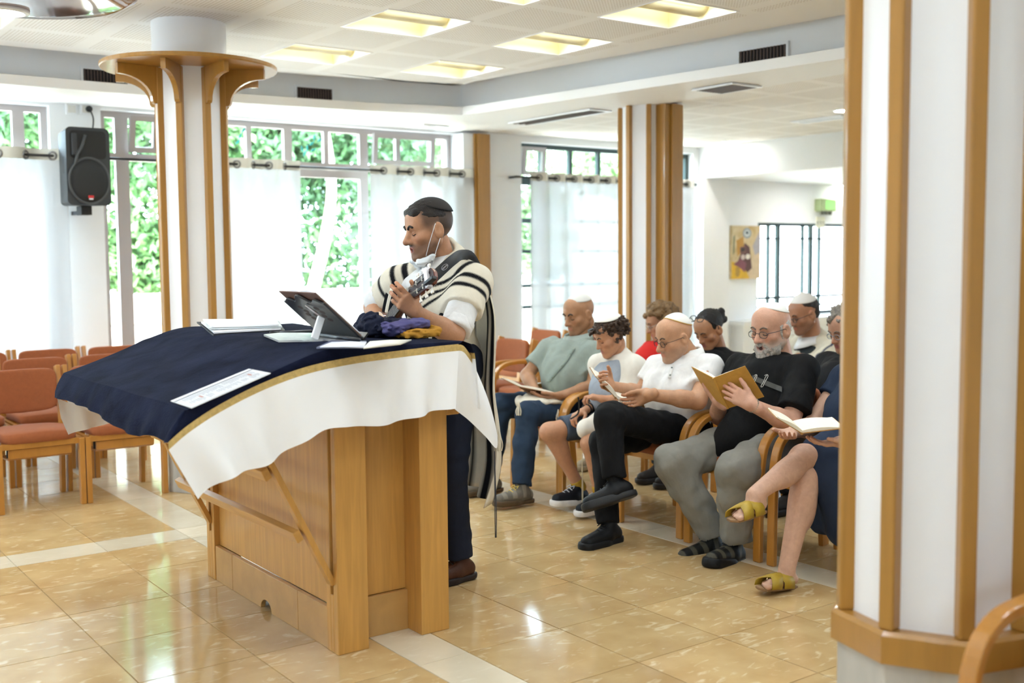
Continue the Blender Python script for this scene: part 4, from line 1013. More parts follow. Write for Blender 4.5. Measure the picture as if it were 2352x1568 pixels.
def sdf_mesh(prims, h, noise=None, namp=0.0):
    lo = np.min([prim_bounds(p)[0] for p in prims if p['op'] == 'u'], 0) - 3 * h - namp
    hi = np.max([prim_bounds(p)[1] for p in prims if p['op'] == 'u'], 0) + 3 * h + namp
    n = np.ceil((hi - lo) / h).astype(int) + 1
    ax = [lo[i] + h * np.arange(n[i]) for i in range(3)]
    D = np.full(n, 0.2, np.float32)
    for p in prims:
        b0, b1 = prim_bounds(p); m = p['k'] + 3 * h + namp
        i0 = np.maximum(np.floor((b0 - m - lo) / h).astype(int), 0); i1 = np.minimum(np.ceil((b1 + m - lo) / h).astype(int) + 1, n)
        if np.any(i1 <= i0): continue
        X, Y, Z = np.meshgrid(*[ax[i][i0[i]:i1[i]] for i in range(3)], indexing='ij')
        P = np.stack([X.ravel(), Y.ravel(), Z.ravel()], 1)
        d = prim_d(p, P).reshape(X.shape); S = tuple(slice(i0[i], i1[i]) for i in range(3)); c = D[S]; k = max(p['k'], 1e-5)
        if p['op'] == 'u':
            hh = np.maximum(k - np.abs(c - d), 0) / k; D[S] = np.minimum(c, d) - hh * hh * k * 0.25
        else:
            d = -d; hh = np.maximum(k - np.abs(c - d), 0) / k; D[S] = np.maximum(c, d) + hh * hh * k * 0.25
    if noise is not None:
        idx = np.argwhere(np.abs(D) < namp + 2 * h)
        P = lo + idx * h; D[idx[:, 0], idx[:, 1], idx[:, 2]] += (noise(P) * namp).astype(np.float32)
    # surface nets
    s = D < 0
    cs = sum(s[i:n[0] - 1 + i, j:n[1] - 1 + j, k:n[2] - 1 + k].astype(np.int8) for i in (0, 1) for j in (0, 1) for k in (0, 1))
    cell = np.argwhere((cs > 0) & (cs < 8)); idm = -np.ones(cs.shape, np.int64); idm[cell[:, 0], cell[:, 1], cell[:, 2]] = np.arange(len(cell))
    acc = np.zeros((len(cell), 3)); cnt = np.zeros(len(cell))
    cor = [(i, j, k) for i in (0, 1) for j in (0, 1) for k in (0, 1)]
    for a in range(8):
        for b in range(a + 1, 8):
            if sum(abs(cor[a][q] - cor[b][q]) for q in range(3)) != 1: continue
            da = D[cell[:, 0] + cor[a][0], cell[:, 1] + cor[a][1], cell[:, 2] + cor[a][2]]; db = D[cell[:, 0] + cor[b][0], cell[:, 1] + cor[b][1], cell[:, 2] + cor[b][2]]
            m = (da < 0) != (db < 0); t = np.where(m, da / np.where(m, da - db, 1), 0)
            acc += np.where(m[:, None], np.array(cor[a]) + t[:, None] * (np.array(cor[b]) - np.array(cor[a])), 0); cnt += m
    V = lo + h * (cell + acc / np.maximum(cnt, 1)[:, None])
    Fs = []
    for a in range(3):
        u, w = (a + 1) % 3, (a + 2) % 3
        sl0 = [slice(None)] * 3; sl1 = [slice(None)] * 3; sl0[a] = slice(0, n[a] - 1); sl1[a] = slice(1, n[a])
        ch = np.argwhere(s[tuple(sl0)] != s[tuple(sl1)])
        ch = ch[(ch[:, u] > 0) & (ch[:, w] > 0) & (ch[:, u] < n[u] - 1) & (ch[:, w] < n[w] - 1)]
        if not len(ch): continue
        eu = np.zeros(3, int); eu[u] = 1; ew = np.zeros(3, int); ew[w] = 1
        q = [ch - eu - ew, ch - ew, ch, ch - eu]
        ids = np.stack([idm[c[:, 0], c[:, 1], c[:, 2]] for c in q], 1)
        ins = s[ch[:, 0], ch[:, 1], ch[:, 2]]
        ids[~ins] = ids[~ins][:, ::-1]; Fs.append(ids)
    return V, np.vstack(Fs)
class Blob:
    """collects several meshes (with colours) into one object"""
    def __init__(s): s.V = []; s.F = []; s.C = []; s.n = 0
    def add(s, V, F, C):
        C = np.asarray(C, float); C = np.tile(C, (len(V), 1)) if C.ndim == 1 else C
        s.V.append(V); s.F.append(np.asarray(F) + s.n); s.C.append(C); s.n += len(V)
    def sdf(s, prims, h, C, noise=None, namp=0.0, xf=None, colf=None):
        V, F = sdf_mesh(prims, h, noise, namp)
        c = colf(V) if colf is not None else C
        if xf is not None: V = xf(V)
        s.add(V, F, c)
    def build(s, name, material, parent):
        V = np.vstack(s.V) - np.array(WPOS.get(parent.name_full, (0, 0, 0))); F = np.vstack(s.F)
        me = bpy.data.meshes.new(name); me.vertices.add(len(V)); me.vertices.foreach_set('co', V.astype(np.float32).ravel())
        me.loops.add(len(F) * 4); me.loops.foreach_set('vertex_index', F.astype(np.int32).ravel())
        me.polygons.add(len(F)); me.polygons.foreach_set('loop_start', np.arange(0, len(F) * 4, 4, dtype=np.int32)); me.polygons.foreach_set('loop_total', np.full(len(F), 4, np.int32))
        me.polygons.foreach_set('use_smooth', np.ones(len(F), bool))
        me.update(calc_edges=True); me.validate()
        at = me.color_attributes.new('Col', 'FLOAT_COLOR', 'POINT'); cc = np.ones((len(V), 4), np.float32); cc[:, :3] = np.vstack(s.C); at.data.foreach_set('color', cc.ravel())
        me.materials.append(material)
        o = bpy.data.objects.new(name, me); COL.objects.link(o); o.parent = parent; WPOS[o.name_full] = WPOS.get(parent.name_full, (0, 0, 0))
        return o
SKIN = mat('skin', 'C08A68', 0.48, vcol=True, var=0.14, vscale=45, sss=0.06, spec=0.4, bump=0.12, bscale=170)
CLOTH = mat('woven_cloth', 'FFFFFF', 0.85, vcol=True, var=0.08, vscale=30, bump=0.12, bscale=260, spec=0.25)
WOOL = mat('wool_cloth', 'FFFFFF', 0.9, vcol=True, var=0.05, vscale=40, bump=0.2, bscale=380, spec=0.2)
HAIRM = mat('hair', 'FFFFFF', 0.55, vcol=True, var=0.45, vscale=90, bump=0.6, bscale=220, spec=0.4)
LEATHER = mat('shoe_leather', 'FFFFFF', 0.5, spec=0.25, vcol=True, var=0.15, vscale=40, bump=0.15, bscale=300)
def add_folds(m, scale, strength, dist):
    N = m.node_tree.nodes; L = m.node_tree.links; p = N['Principled BSDF']
    tc = N.new('ShaderNodeTexCoord'); nz = N.new('ShaderNodeTexNoise'); nz.inputs['Scale'].default_value = scale; nz.inputs['Detail'].default_value = 2.5; nz.inputs['Distortion'].default_value = 0.9
    mp = N.new('ShaderNodeMapping'); mp.inputs['Rotation'].default_value = (0.5, 0.3, 0.8); mp.inputs['Scale'].default_value = (1.0, 1.0, 0.45)
    L.new(tc.outputs['Object'], mp.inputs['Vector']); L.new(mp.outputs[0], nz.inputs['Vector'])
    bp = N.new('ShaderNodeBump'); bp.inputs['Strength'].default_value = strength; bp.inputs['Distance'].default_value = dist
    L.new(nz.outputs['Fac'], bp.inputs['Height'])
    old = p.inputs['Normal'].links[0].from_node if p.inputs['Normal'].links else None
    if old is not None: L.new(bp.outputs['Normal'], old.inputs['Normal'])
    else: L.new(bp.outputs['Normal'], p.inputs['Normal'])
add_folds(CLOTH, 8.0, 0.4, 0.035); add_folds(WOOL, 8.0, 0.35, 0.035)
PLAIN = mat('plain_vcol', 'FFFFFF', 0.5, vcol=True)
LENS = GLASS

def frame(f, u):
    f = unit(f); r = unit(np.cross(f, u)); u = np.cross(r, f); return np.stack([r, f, u], 1)
CRC, CRR = V3(0, -0.014, 0.036), V3(0.077, 0.099, 0.088)
def sdf_eval(prims, P):
    D = np.full(len(P), 0.2)
    for p in prims:
        d = prim_d(p, P); k = max(p['k'], 1e-5)
        if p['op'] == 'u': hh = np.maximum(k - np.abs(D - d), 0) / k; D = np.minimum(D, d) - hh * hh * k * 0.25
        else: d = -d; hh = np.maximum(k - np.abs(D - d), 0) / k; D = np.maximum(D, d) + hh * hh * k * 0.25
    return D
def face_y(prims, x, z):
    ys_ = np.arange(0.135, 0.02, -0.0005); d = sdf_eval(prims, np.stack([np.full(len(ys_), x), ys_, np.full(len(ys_), z)], 1)); i = np.argmax(d < 0); return ys_[i]
LAST_HP = []
def head_prims(open_mouth=0.0, jaw=1.0, nose=1.0, fat=0.0, child=0.0):
    n = nose; L = []
    L.append(el(CRC, CRR, k=0.01))
    L.append(el((0, 0.022, -0.030), (0.060 + 0.008 * fat, 0.068, 0.078), k=0.03))
    for s in (-1, 1):
        L.append(rc((s * 0.054 * jaw, -0.004, -0.052), (s * 0.022 * jaw, 0.066, -0.097 - 0.004 * jaw), 0.022 + 0.006 * fat, 0.020, k=0.03))
        L.append(el((s * 0.044, 0.054, -0.022), (0.024 + 0.004 * fat, 0.022, 0.018 + 0.006 * fat), k=0.025))
    L.append(el((0, 0.072, -0.103), (0.024 * jaw, 0.021, 0.019), k=0.022))
    L.append(rc((-0.036, 0.074, 0.021), (0.036, 0.074, 0.021), 0.013, k=0.022))
    L.append(el((0, 0.046, 0.055), (0.060, 0.040, 0.050), k=0.03))
    for s in (-1, 1):
        L.append(el((s * 0.032, 0.096, 0.000), (0.019, 0.018, 0.0145), k=0.012, op='s'))
        L.append(el((s * 0.032, 0.070, -0.002), (0.0165, 0.0155, 0.0135), k=0.004))
    L.append(rc((0, 0.085, 0.010), (0, 0.109 + 0.010 * (n - 1), -0.033), 0.0088, 0.0125 * n, k=0.012))
    for s in (-1, 1): L.append(el((s * 0.0125 * n, 0.096, -0.036), (0.0085 * n, 0.011, 0.008 * n), k=0.009))
    L.append(el((0, 0.072, -0.066), (0.030, 0.022, 0.024), k=0.02))
    g = 0.004 + 0.010 * open_mouth
    L.append(rc((-0.018, 0.086, -0.060), (0.018, 0.086, -0.060), 0.0065, k=0.006))
    L.append(rc((-0.016, 0.087 - 0.004 * open_mouth, -0.064 - 1.5 * g), (0.016, 0.086 - 0.004 * open_mouth, -0.064 - 1.5 * g), 0.0062, k=0.006))
    if open_mouth: L.append(el((0, 0.095, -0.064 - 0.7 * g), (0.015, 0.022, 0.0075 * (0.6 + open_mouth)), k=0.004, op='s'))
    else: L.append(rc((-0.019, 0.0935, -0.0645), (0.019, 0.0935, -0.0645), 0.0016, k=0.004, op='s'))
    for s in (-1, 1):
        R = np.array([[math.cos(s * 0.35), -math.sin(s * 0.35), 0], [math.sin(s * 0.35), math.cos(s * 0.35), 0], [0, 0, 1]])
        L.append(el((s * 0.082, -0.012, -0.006), (0.012, 0.022, 0.035), R=R, k=0.006))
        L.append(el((s * 0.096, -0.008, 0.002), (0.0105, 0.013, 0.023), R=R, k=0.004, op='s'))
    LAST_HP.clear(); LAST_HP.extend(L)
    return L
def sstep(x, a, b): t = np.clip((x - a) / (b - a), 0, 1); return t * t * (3 - 2 * t)
def lerp(c0, c1, t): return c0 * (1 - t[:, None]) + np.array(c1) * t[:, None]
def head_colour(skin, stubble=None, samt=0.6, buzz=None, lip=None, bald=None, cheeks=0.25):
    skin = np.array(lin(skin)); lipc = np.array(lin(lip)) if lip else skin * np.array([0.95, 0.62, 0.62])
    def f(V):
        C = np.tile(skin, (len(V), 1)); x, y, z = V.T; ax_ = np.abs(x)
        ck = np.exp(-(((ax_ - 0.042) / 0.022) ** 2 + ((z + 0.03) / 0.022) ** 2)) * (y > 0.03) + np.exp(-((x / 0.014) ** 2 + ((z + 0.035) / 0.016) ** 2)) * (y > 0.09)
        C = lerp(C, skin * np.array([1.0, 0.72, 0.68]), np.clip(ck * cheeks * 1.6, 0, 1))
        if stubble:
            lo = sstep(-z, 0.018, 0.062) * sstep(y, -0.03, 0.012) * (1 - 0.6 * sstep(-z, 0.115, 0.13))
            mo = np.exp(-((x / 0.030) ** 4 + ((z + 0.050) / 0.008) ** 2)) * (y > 0.06)
            keep = 1 - np.exp(-(((ax_ - 0.030) / 0.014) ** 2 + ((z + 0.038) / 0.014) ** 2))
            C = lerp(C, lin(stubble), np.clip((lo * keep + mo) * samt, 0, 1))
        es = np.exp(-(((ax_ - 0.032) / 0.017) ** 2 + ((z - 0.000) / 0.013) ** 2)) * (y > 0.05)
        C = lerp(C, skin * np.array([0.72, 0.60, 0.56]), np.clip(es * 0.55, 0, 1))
        lp = np.exp(-((x / 0.020) ** 4 + ((z + 0.067) / 0.012) ** 4)) * sstep(y, 0.080, 0.088)
        C = lerp(C, lipc, np.clip(lp * 1.1, 0, 1))
        if buzz:
            hl = sstep(z, -0.02, 0.035) * (1 - sstep(y, 0.022 + 0.2 * np.clip(z, 0, 0.1), 0.060 + 0.2 * np.clip(z, 0, 0.1))) + sstep(-y, 0.02, 0.04) * sstep(z, -0.075, -0.04)
            C = lerp(C, lin(buzz), np.clip(hl * 0.85, 0, 1) * (ax_ < 0.083))
        return C
    return f
def brow(m, s, R, c, sc, col, tilt=0.0, w=0.004, z=0.024, dz=0.006):
    P = catmull(np.array([(s * 0.012, 0, z - 0.004 - tilt), (s * 0.022, 0, z + dz * 0.4), (s * 0.034, 0, z + dz), (s * 0.049, 0, z - 0.001)]), 5)
    P[:, 1] = [face_y(LAST_HP, q[0], q[2]) + 0.0005 for q in P]; n = len(P); m.tube(c + (P * sc) @ R.T, np.r_[w * 0.7, np.full(n - 2, w), w * 0.3] * sc, 6, flat=0.8)
def finish_face(t, c, R, sc, browc, browt=0.0, lash='2A1C16', beye=None, bw=0.004, open_eye=False, dark_mouth=0.0):
    for s in (-1, 1):
        m = MB(); brow(m, s, R, c, sc, browc, browt, w=bw); m.build('eyebrow', mat('brow_' + browc, browc, 0.7), t, smooth=True)
        P = catmull(np.array([(s * 0.0175, 0, -0.0055), (s * 0.025, 0, -0.0085), (s * 0.034, 0, -0.0095), (s * 0.0475, 0, -0.0045)]), 4); P[:, 1] = [face_y(LAST_HP, q[0], q[2]) + 0.0006 for q in P]
        m = MB(); m.tube(c + (P * sc) @ R.T, np.r_[0.0010, np.full(len(P) - 2, 0.0021), 0.0012] * sc, 5); m.build('eyelid_line', mat('lash_' + lash, lash, 0.7), t, smooth=True)
        P[:, 2] += 0.0085; P[:, 1] = [face_y(LAST_HP, q[0], q[2]) - 0.0004 for q in P]; m = MB(); m.tube(c + (P * sc) @ R.T, 0.0009 * sc, 5); m.build('eyelid_crease', mat('lid_crease', '7A4E3C', 0.7), t, smooth=True)
        if open_eye:
            m = MB(); m.ball(c + (V3(s * 0.031, 0.0805, -0.0035) * sc) @ R.T, 0.0082 * sc); m.build('eye', mat('dark_iris', '1E1512', 0.15), t, smooth=True)
    if dark_mouth:
        m = MB(); m.ball(c + (V3(0, 0.083, -0.069 - 0.007 * dark_mouth) * sc) @ R.T, np.array([0.013, 0.005, 0.004 + 0.005 * dark_mouth]) * sc, rot=R); m.build('mouth_interior', mat('mouth_dark', '4A1F1E', 0.5), t, smooth=True)
def cap_shell(t, c, R, sc, axis, ang, colr, name='kippah', grow=1.07, material=None, peak=0.0, rim=None, n=40, m=14):
    """skullcap: a patch of the cranium ellipsoid around an axis"""
    a = unit(axis); u = unit(np.cross(a, (1, 0.01, 0.02))); w = np.cross(a, u); G = []
    for i in range(m + 1):
        th = ang * i / m; row = []
        for k in range(n + 1):
            q = 2 * math.pi * k / n; d = a * math.cos(th) + (u * math.cos(q) + w * math.sin(q)) * math.sin(th)
            r = 1.0 / math.sqrt(((d / CRR) ** 2).sum()); g = grow + peak * (1 - th / ang) ** 2 - 0.03 * (th / ang) ** 3
            row.append(c + ((CRC + d * r * g) * sc) @ R.T)
        G.append(row)
    b = MB(); b.grid(np.array(G), flip=True)
    o = b.build(name, material or mat('kippah_' + colr, colr, 0.9, bump=0.3, bscale=500), t, smooth=True, solid=0.003)
    e = MB(); e.tube(G[-1][:-1], 0.0028, 6, closed=True); e.build('rim', mat('rim_' + (rim or colr), rim or colr, 0.85), o, smooth=True)
    for kk in range(4):
        e = MB(); e.tube([G[i][kk * n // 4] for i in range(m + 1)], 0.0014, 5); e.build('seam', mat('rim_' + (rim or colr), rim or colr, 0.85), o, smooth=True)
    return o, G
def glasses(t, c, R, sc, colr='25262B', w=0.021, hgt=0.015, y=0.099, z=-0.004, r=0.0016, metal=0.2):
    g = None
    for s in (-1, 1):
        P = [c + (V3(s * 0.033 + w * math.copysign(abs(math.cos(q)) ** 0.7, math.cos(q)), y - 0.06 * (abs(s * 0.033 + w * math.cos(q))) ** 1.0 * 0.25, z + hgt * math.copysign(abs(math.sin(q)) ** 0.8, math.sin(q))) * sc) @ R.T for q in np.linspace(0, 2 * math.pi, 24, endpoint=False)]
        m = MB(); m.tube(P, r, 6, closed=True)
        if s == -1: m.tube(catmull([c + (V3(-0.012, y, z + 0.004) * sc) @ R.T, c + (V3(0, y + 0.004, z + 0.007) * sc) @ R.T, c + (V3(0.012, y, z + 0.004) * sc) @ R.T], 4), r, 6)
        m.tube([c + (V3(s * 0.054, y - 0.006, z + 0.006) * sc) @ R.T, c + (V3(s * 0.078, 0.05, z + 0.009) * sc) @ R.T, c + (V3(s * 0.086, 0.0, z + 0.012) * sc) @ R.T, c + (V3(s * 0.083, -0.022, z - 0.006) * sc) @ R.T], r, 6)
        o = m.build('spectacles', mat('spectacle_' + colr, colr, 0.35, metal=metal), t, smooth=True)
        l = MB(); l.add(P, [tuple(range(24))]); l.build('lens', LENS, o)
def hand_prims(w, f, pn, thumb, curl, s=1.0, spread=0.12, th=(0.5, 0.75, 0.25), thc=0.5, k=0.006):
    """wrist, finger direction, palm normal (the way the palm faces), thumb-side direction, curls per finger [index..little]"""
    f = unit(f); pn = unit(np.array(pn) - f * (np.array(pn) @ f)); sd = np.cross(f, pn); sd = sd if sd @ np.array(thumb) > 0 else -sd
    w = np.array(w, float); L = [rc(w - f * 0.03 * s, w + f * 0.012 * s, 0.0255 * s, 0.024 * s, k=0.012, sq=(pn, 0.8))]
    kn = []
    for i, (o, l) in enumerate(((0.029, 0.084), (0.010, 0.088), (-0.010, 0.083), (-0.028, 0.074))):
        b = w + f * l * s + sd * o * s; kn.append(b); L.append(rc(w + f * 0.012 * s + sd * o * 0.55 * s, b, 0.0155 * s, 0.0115 * s, k=0.016))
    for i in range(4):
        ln = np.array([(0.043, 0.026, 0.021), (0.048, 0.030, 0.022), (0.044, 0.028, 0.021), (0.034, 0.021, 0.019)][i]) * s
        c = curl[i]; c = (c, c, c * 0.7) if np.isscalar(c) else c; a = 0; p = kn[i]; d0 = unit(f + sd * spread * (1.3 - 0.9 * i) * 0.5); r0 = (0.0098, 0.0100, 0.0094, 0.0084)[i] * s
        for j in range(3):
            a += c[j]; d = d0 * math.cos(a) + pn * math.sin(a); q = p + d * ln[j]
            L.append(rc(p, q, r0 * (1 - 0.10 * j), r0 * (1 - 0.10 * (j + 1)), k=0.004)); p = q
    b = w + f * 0.018 * s + sd * 0.022 * s + pn * 0.006 * s
    d = unit(f * th[0] + sd * th[1] + pn * th[2]); p1 = b + d * 0.042 * s; L.append(rc(b, p1, 0.0165 * s, 0.0125 * s, k=0.014))
    d = unit(d + f * thc + pn * thc * 0.4 - sd * thc * 0.5); p2 = p1 + d * 0.034 * s; L.append(rc(p1, p2, 0.0118 * s, 0.0108 * s, k=0.004))
    d = unit(d + f * thc * 0.4 - sd * thc * 0.3); p3 = p2 + d * 0.025 * s; L.append(rc(p2, p3, 0.0108 * s, 0.0088 * s, k=0.004))
    return L
def shoe(t, ankle, toe, colr, sole='EDEAE4', L_=0.27, s=1.0, lace=None, updir=(0, 0, 1), part='shoe', solez=0.022, accent=None, socks=None):
    """ankle = joint centre; toe = direction of the toes"""
    f = unit(toe); u = unit(np.array(updir) - f * (np.array(updir) @ f)); r = np.cross(f, u); R = np.stack([r, f, u], 1); c = np.array(ankle, float)
    z0 = -0.085 * s; X = lambda V: c + (V @ R.T)
    P = [rc((0, -0.045, z0 + 0.045), (0, 0.02, z0 + 0.05), 0.040 * s, 0.042 * s, k=0.02), rc((0, 0.03, z0 + 0.045), (0, 0.155 * s, z0 + 0.032), 0.042 * s, 0.033 * s, k=0.03, sq=((1, 0, 0), 1.12)),
         rc((0, -0.02, z0 + 0.06), (0, -0.005, z0 + 0.095), 0.042 * s, 0.040 * s, k=0.02), el((0, -0.008, 0.05), (0.032, 0.036, 0.06), k=0.006, op='s'),
         bx((0, 0.05, z0 - 0.05), (0.2, 0.3, 0.06), k=0.004, op='s')]
    b = Blob(); C = np.array(lin(colr)); cf = None
    if accent is not None:
        ac = np.array(lin(accent))
        def cf(V): return lerp(np.tile(C, (len(V), 1)), ac, np.clip(((np.sin(V[:, 1] * 95 + 1) > 0.25) & (V[:, 2] > z0 + 0.04)) * 1.0, 0, 1))
    b.sdf(P, 0.005 * s, C, xf=X, colf=cf); o = b.build(part, LEATHER, t)
    P = [rc((0, -0.05, z0 + 0.014), (0, 0.15 * s, z0 + 0.014), 0.045 * s, 0.043 * s, k=0.01, clip=[((0, 0, z0 + solez), (0, 0, 1)), ((0, 0, z0 - 0.003), (0, 0, -1))]), rc((0.0, 0.06, z0 + 0.012), (0.004, 0.15 * s, z0 + 0.012), 0.05 * s, 0.047 * s, k=0.02, clip=[((0, 0, z0 + solez), (0, 0, 1)), ((0, 0, z0 - 0.003), (0, 0, -1))])]
    b = Blob(); b.sdf(P, 0.005 * s, np.array(lin(sole)), xf=X); b.build('sole', LEATHER, o)
    if lace:
        m = MB()
        for k in range(4):
            y = 0.055 + 0.022 * k; z = z0 + 0.094 - 0.0065 * k - 0.004 * k; w = 0.022
            m.tube(X(np.array([(-w, y, z - 0.010), (0, y + 0.006, z + 0.001), (w, y, z - 0.010)])), 0.0032, 5)
        m.tube(X(np.array([(0.0, 0.05, z0 + 0.098), (0.02, 0.035, z0 + 0.108), (0.03, 0.055, z0 + 0.095)])), 0.0028, 5); m.tube(X(np.array([(0.0, 0.05, z0 + 0.098), (-0.02, 0.035, z0 + 0.108), (-0.03, 0.055, z0 + 0.095)])), 0.0028, 5)
        m.build('lace', mat('lace_' + lace, lace, 0.8), o, smooth=True)
    return o
def folds(seed, s1=38, s2=95, anis=(1, 1, 0.55)):
    a = np.array(anis)
    return lambda P: 0.9 - 2.6 * np.sqrt(snoise(P * a + 0.02 * snoise(P, 20, seed + 9)[:, None], s1, seed) ** 2 + 0.015) + 0.3 * snoise(P * a, s2, seed + 5)
def torso(N, pel, shL, shR, fwd, fat=0.0, w=0.16, dep=0.74, belly=None):
    mid = (shL + shR) / 2; sp = unit(N - pel); f = unit(fwd - sp * (np.array(fwd) @ sp))
    ch = mid - sp * 0.09 + f * 0.01
    L = [rc(pel + sp * 0.03, ch, w * (0.98 + 0.25 * fat), w * 0.98, k=0.05, sq=(f, dep + 0.08 * fat)), rc(shL - sp * 0.005, shR - sp * 0.005, 0.060, 0.060, k=0.06), rc(N - sp * 0.03 - f * 0.01, shL + (shR - shL) * 0.12, 0.058, 0.055, k=0.05), rc(N - sp * 0.03 - f * 0.01, shR + (shL - shR) * 0.12, 0.058, 0.055, k=0.05)]
    if fat: L.append(el(pel + sp * 0.17 + f * 0.055, (0.15 + 0.05 * fat, 0.14 + 0.05 * fat, 0.16), R=np.stack([np.cross(f, sp), f, sp], 1), k=0.06))
    return L
def sleeve(sh, elb, frac, r0=0.066, r1=0.062):
    d = elb - sh; e = sh + d * (frac + 0.15); return rc(sh, e, r0, r1, k=0.04, clip=[(sh + d * frac, d)])
def leg_prims(hip, knee, ank, rh=0.092, rk=0.068, ra=0.052, hem=0.0):
    d = unit(ank - knee); e = ank - d * hem
    return [rc(hip, knee, rh, rk, k=0.05), rc(knee, e + d * 0.04, rk * 0.98, ra, k=0.03, clip=[(e, d)])]
# ================================================================== THINGS ON THE READING TABLE
PAPER = mat('white_paper', 'EFEFF0', 0.7)
INK = mat('grey_print', '8E8E96', 0.8)
REDINK = mat('red_print', 'B5786A', 0.8)
def on_top(px, py, dz=0.0):
    """point of the cloth surface (slanted leaf or flat top) under a pixel"""
    d = ray(px, py); lo_, hi_ = 2.5, 7.5
    for _ in range(60):
        m = (lo_ + hi_) / 2; p = CAM + d * m; x = min(max(p[0], X0), XR)
        if p[2] > topz(x) + dz: lo_ = m
        else: hi_ = m
    return CAM + d * m
def slab(b, P, th, off=(0, 0, 0)):
    P = np.array(P, float) + np.array(off); n = np.cross(P[1] - P[0], P[2] - P[0]); n = unit(n); n = n if n[2] > 0 else -n
    b.prism(P, n * th); return n
# laminated sheet on the slope
t = thing('laminated_sheet', on_top(510, 895), 'white printed sheet in a plastic sleeve on the sloping blue cloth', 'paper')
P = [on_top(392, 922, 0.004), on_top(440, 938, 0.004), on_top(622, 858, 0.004), on_top(572, 848, 0.004)]
b = MB(); n_ = slab(b, P, 0.003); b.build('sleeve', mat('plastic_sleeve', 'E4E6EC', 0.25), t)
P = np.array(P); ctr = P.mean(0)
def sheet_uv(u, v): return (P[0] * (1 - u) + P[3] * u) * (1 - v) + (P[1] * (1 - u) + P[2] * u) * v + n_ * 0.0036
b = MB(); b.add([sheet_uv(0.02, 0.22), sheet_uv(0.98, 0.22), sheet_uv(0.98, 0.96), sheet_uv(0.02, 0.96)], [(0, 1, 2, 3)]); b.build('sheet', mat('sleeved_paper', 'CFD2D8', 0.4), t)
b = MB(); b.add([sheet_uv(0.0, 0.17) + n_ * 0.0004, sheet_uv(1, 0.17) + n_ * 0.0004, sheet_uv(1, 0.21) + n_ * 0.0004, sheet_uv(0.0, 0.21) + n_ * 0.0004], [(0, 1, 2, 3)]); b.build('dark_edge', mat('sleeve_edge', '4A4C58', 0.5), t)
b = MB(); r_ = np.random.default_rng(3)
for k in range(34):
    u = 0.07 + 0.026 * k
    for (v0, v1) in ((0.28, 0.28 + 0.3 * r_.uniform(0.6, 1)), (0.62, 0.62 + 0.28 * r_.uniform(0.4, 1))):
        if r_.random() < 0.15: continue
        b.add([sheet_uv(u, v0) + n_ * 0.0006, sheet_uv(u + 0.007, v0) + n_ * 0.0006, sheet_uv(u + 0.007, v1) + n_ * 0.0006, sheet_uv(u, v1) + n_ * 0.0006], [(0, 1, 2, 3)])
tag(b.build('text_lines', INK, t), kind='stuff')
b = MB()
for u, v in ((0.22, 0.5), (0.86, 0.42)): b.add([sheet_uv(u, v) + n_ * 0.0008, sheet_uv(u + 0.02, v) + n_ * 0.0008, sheet_uv(u + 0.02, v + 0.18) + n_ * 0.0008, sheet_uv(u, v + 0.18) + n_ * 0.0008], [(0, 1, 2, 3)])
tag(b.build('red_heading', REDINK, t), kind='stuff')

# stack of loose sheets on a dark folder
t = thing('paper_stack', on_top(560, 765), 'untidy stack of white papers on a dark folder at the far side of the table', 'papers')
def quad_at(px, dz): return [on_top(x, y, dz) for x, y in px]
for k, (pts, mt, nm, z0) in enumerate((([(452, 742), (490, 772), (655, 762), (640, 740)], mat('dark_folder', '23242C', 0.5), 'folder', 0.004), ([(462, 742), (492, 766), (645, 757), (630, 739)], PAPER, 'sheets', 0.013), ([(470, 738), (480, 757), (648, 752), (636, 737)], mat('paper_grey', 'D8DCDC', 0.7), 'sheets', 0.022), ([(466, 736), (486, 752), (640, 748), (632, 735)], PAPER, 'sheets', 0.030))):
    b = MB(); slab(b, quad_at(pts, z0), 0.007); b.build(nm, mt, t)
b = MB(); pa, pb = on_top(640, 763, 0.01), on_top(715, 760, 0.01)
t = thing('pen', (pa + pb) / 2, 'slim dark pen lying beside the paper stack', 'pen'); b.tube([pa, pb], 0.006, 8); b.build('barrel', mat('pen_grey', '5A5C62', 0.3, metal=0.5), t, smooth=True)
b = MB(); b.tube([pa, pa - (pb - pa) * 0.25], 0.0062, 8); b.build('cap', BLACK, t, smooth=True)

# black folding bookstand with an open book
c0 = on_top(735, 780); t = thing('book_stand', c0, 'black folding bookstand with a scalloped top propped on the table', 'stand')
STB = mat('stand_lacquer', '1B1C20', 0.28, coat=0.3)
# desk plate: bottom edge on the table from A to B, leaning back towards the viewer's left
A = at_y(838, 779, 4.02); B = at_y(838 - 55, 756, 4.42) ; A = on_top(838, 780, 0.006); B = A + V3(-0.02, 0.36, 0.0); TL = at_y(690, 698, 4.02)
upv_ = at_y(737, 686, A[1]) - A; L_ = np.linalg.norm(upv_); upv_ /= L_
sdv = V3(0.0, 1, 0); sdv = unit(sdv - upv_ * (sdv @ upv_)); W_ = 0.35
A2 = A
prof = []
for k in range(25):
    u = k / 24; e = 0.018 * math.sin(u * math.pi * 2 * 1.5) ** 2 + (0.025 if 0.3 < u < 0.7 else 0.0) * math.sin((u - 0.3) / 0.4 * math.pi)
    prof.append(A2 + sdv * W_ * u + upv_ * (L_ - 0.02 + e))
poly = [A2 + sdv * 0, A2 + sdv * W_] + prof[::-1]
nrm = unit(np.cross(sdv, upv_)); nrm = nrm if nrm[0] > 0 else -nrm
b = MB(); b.prism(np.array(poly), -nrm * 0.009); b.build('desk_plate', STB, t, bevel=0.002)
b = MB(); r_ = np.random.default_rng(5)
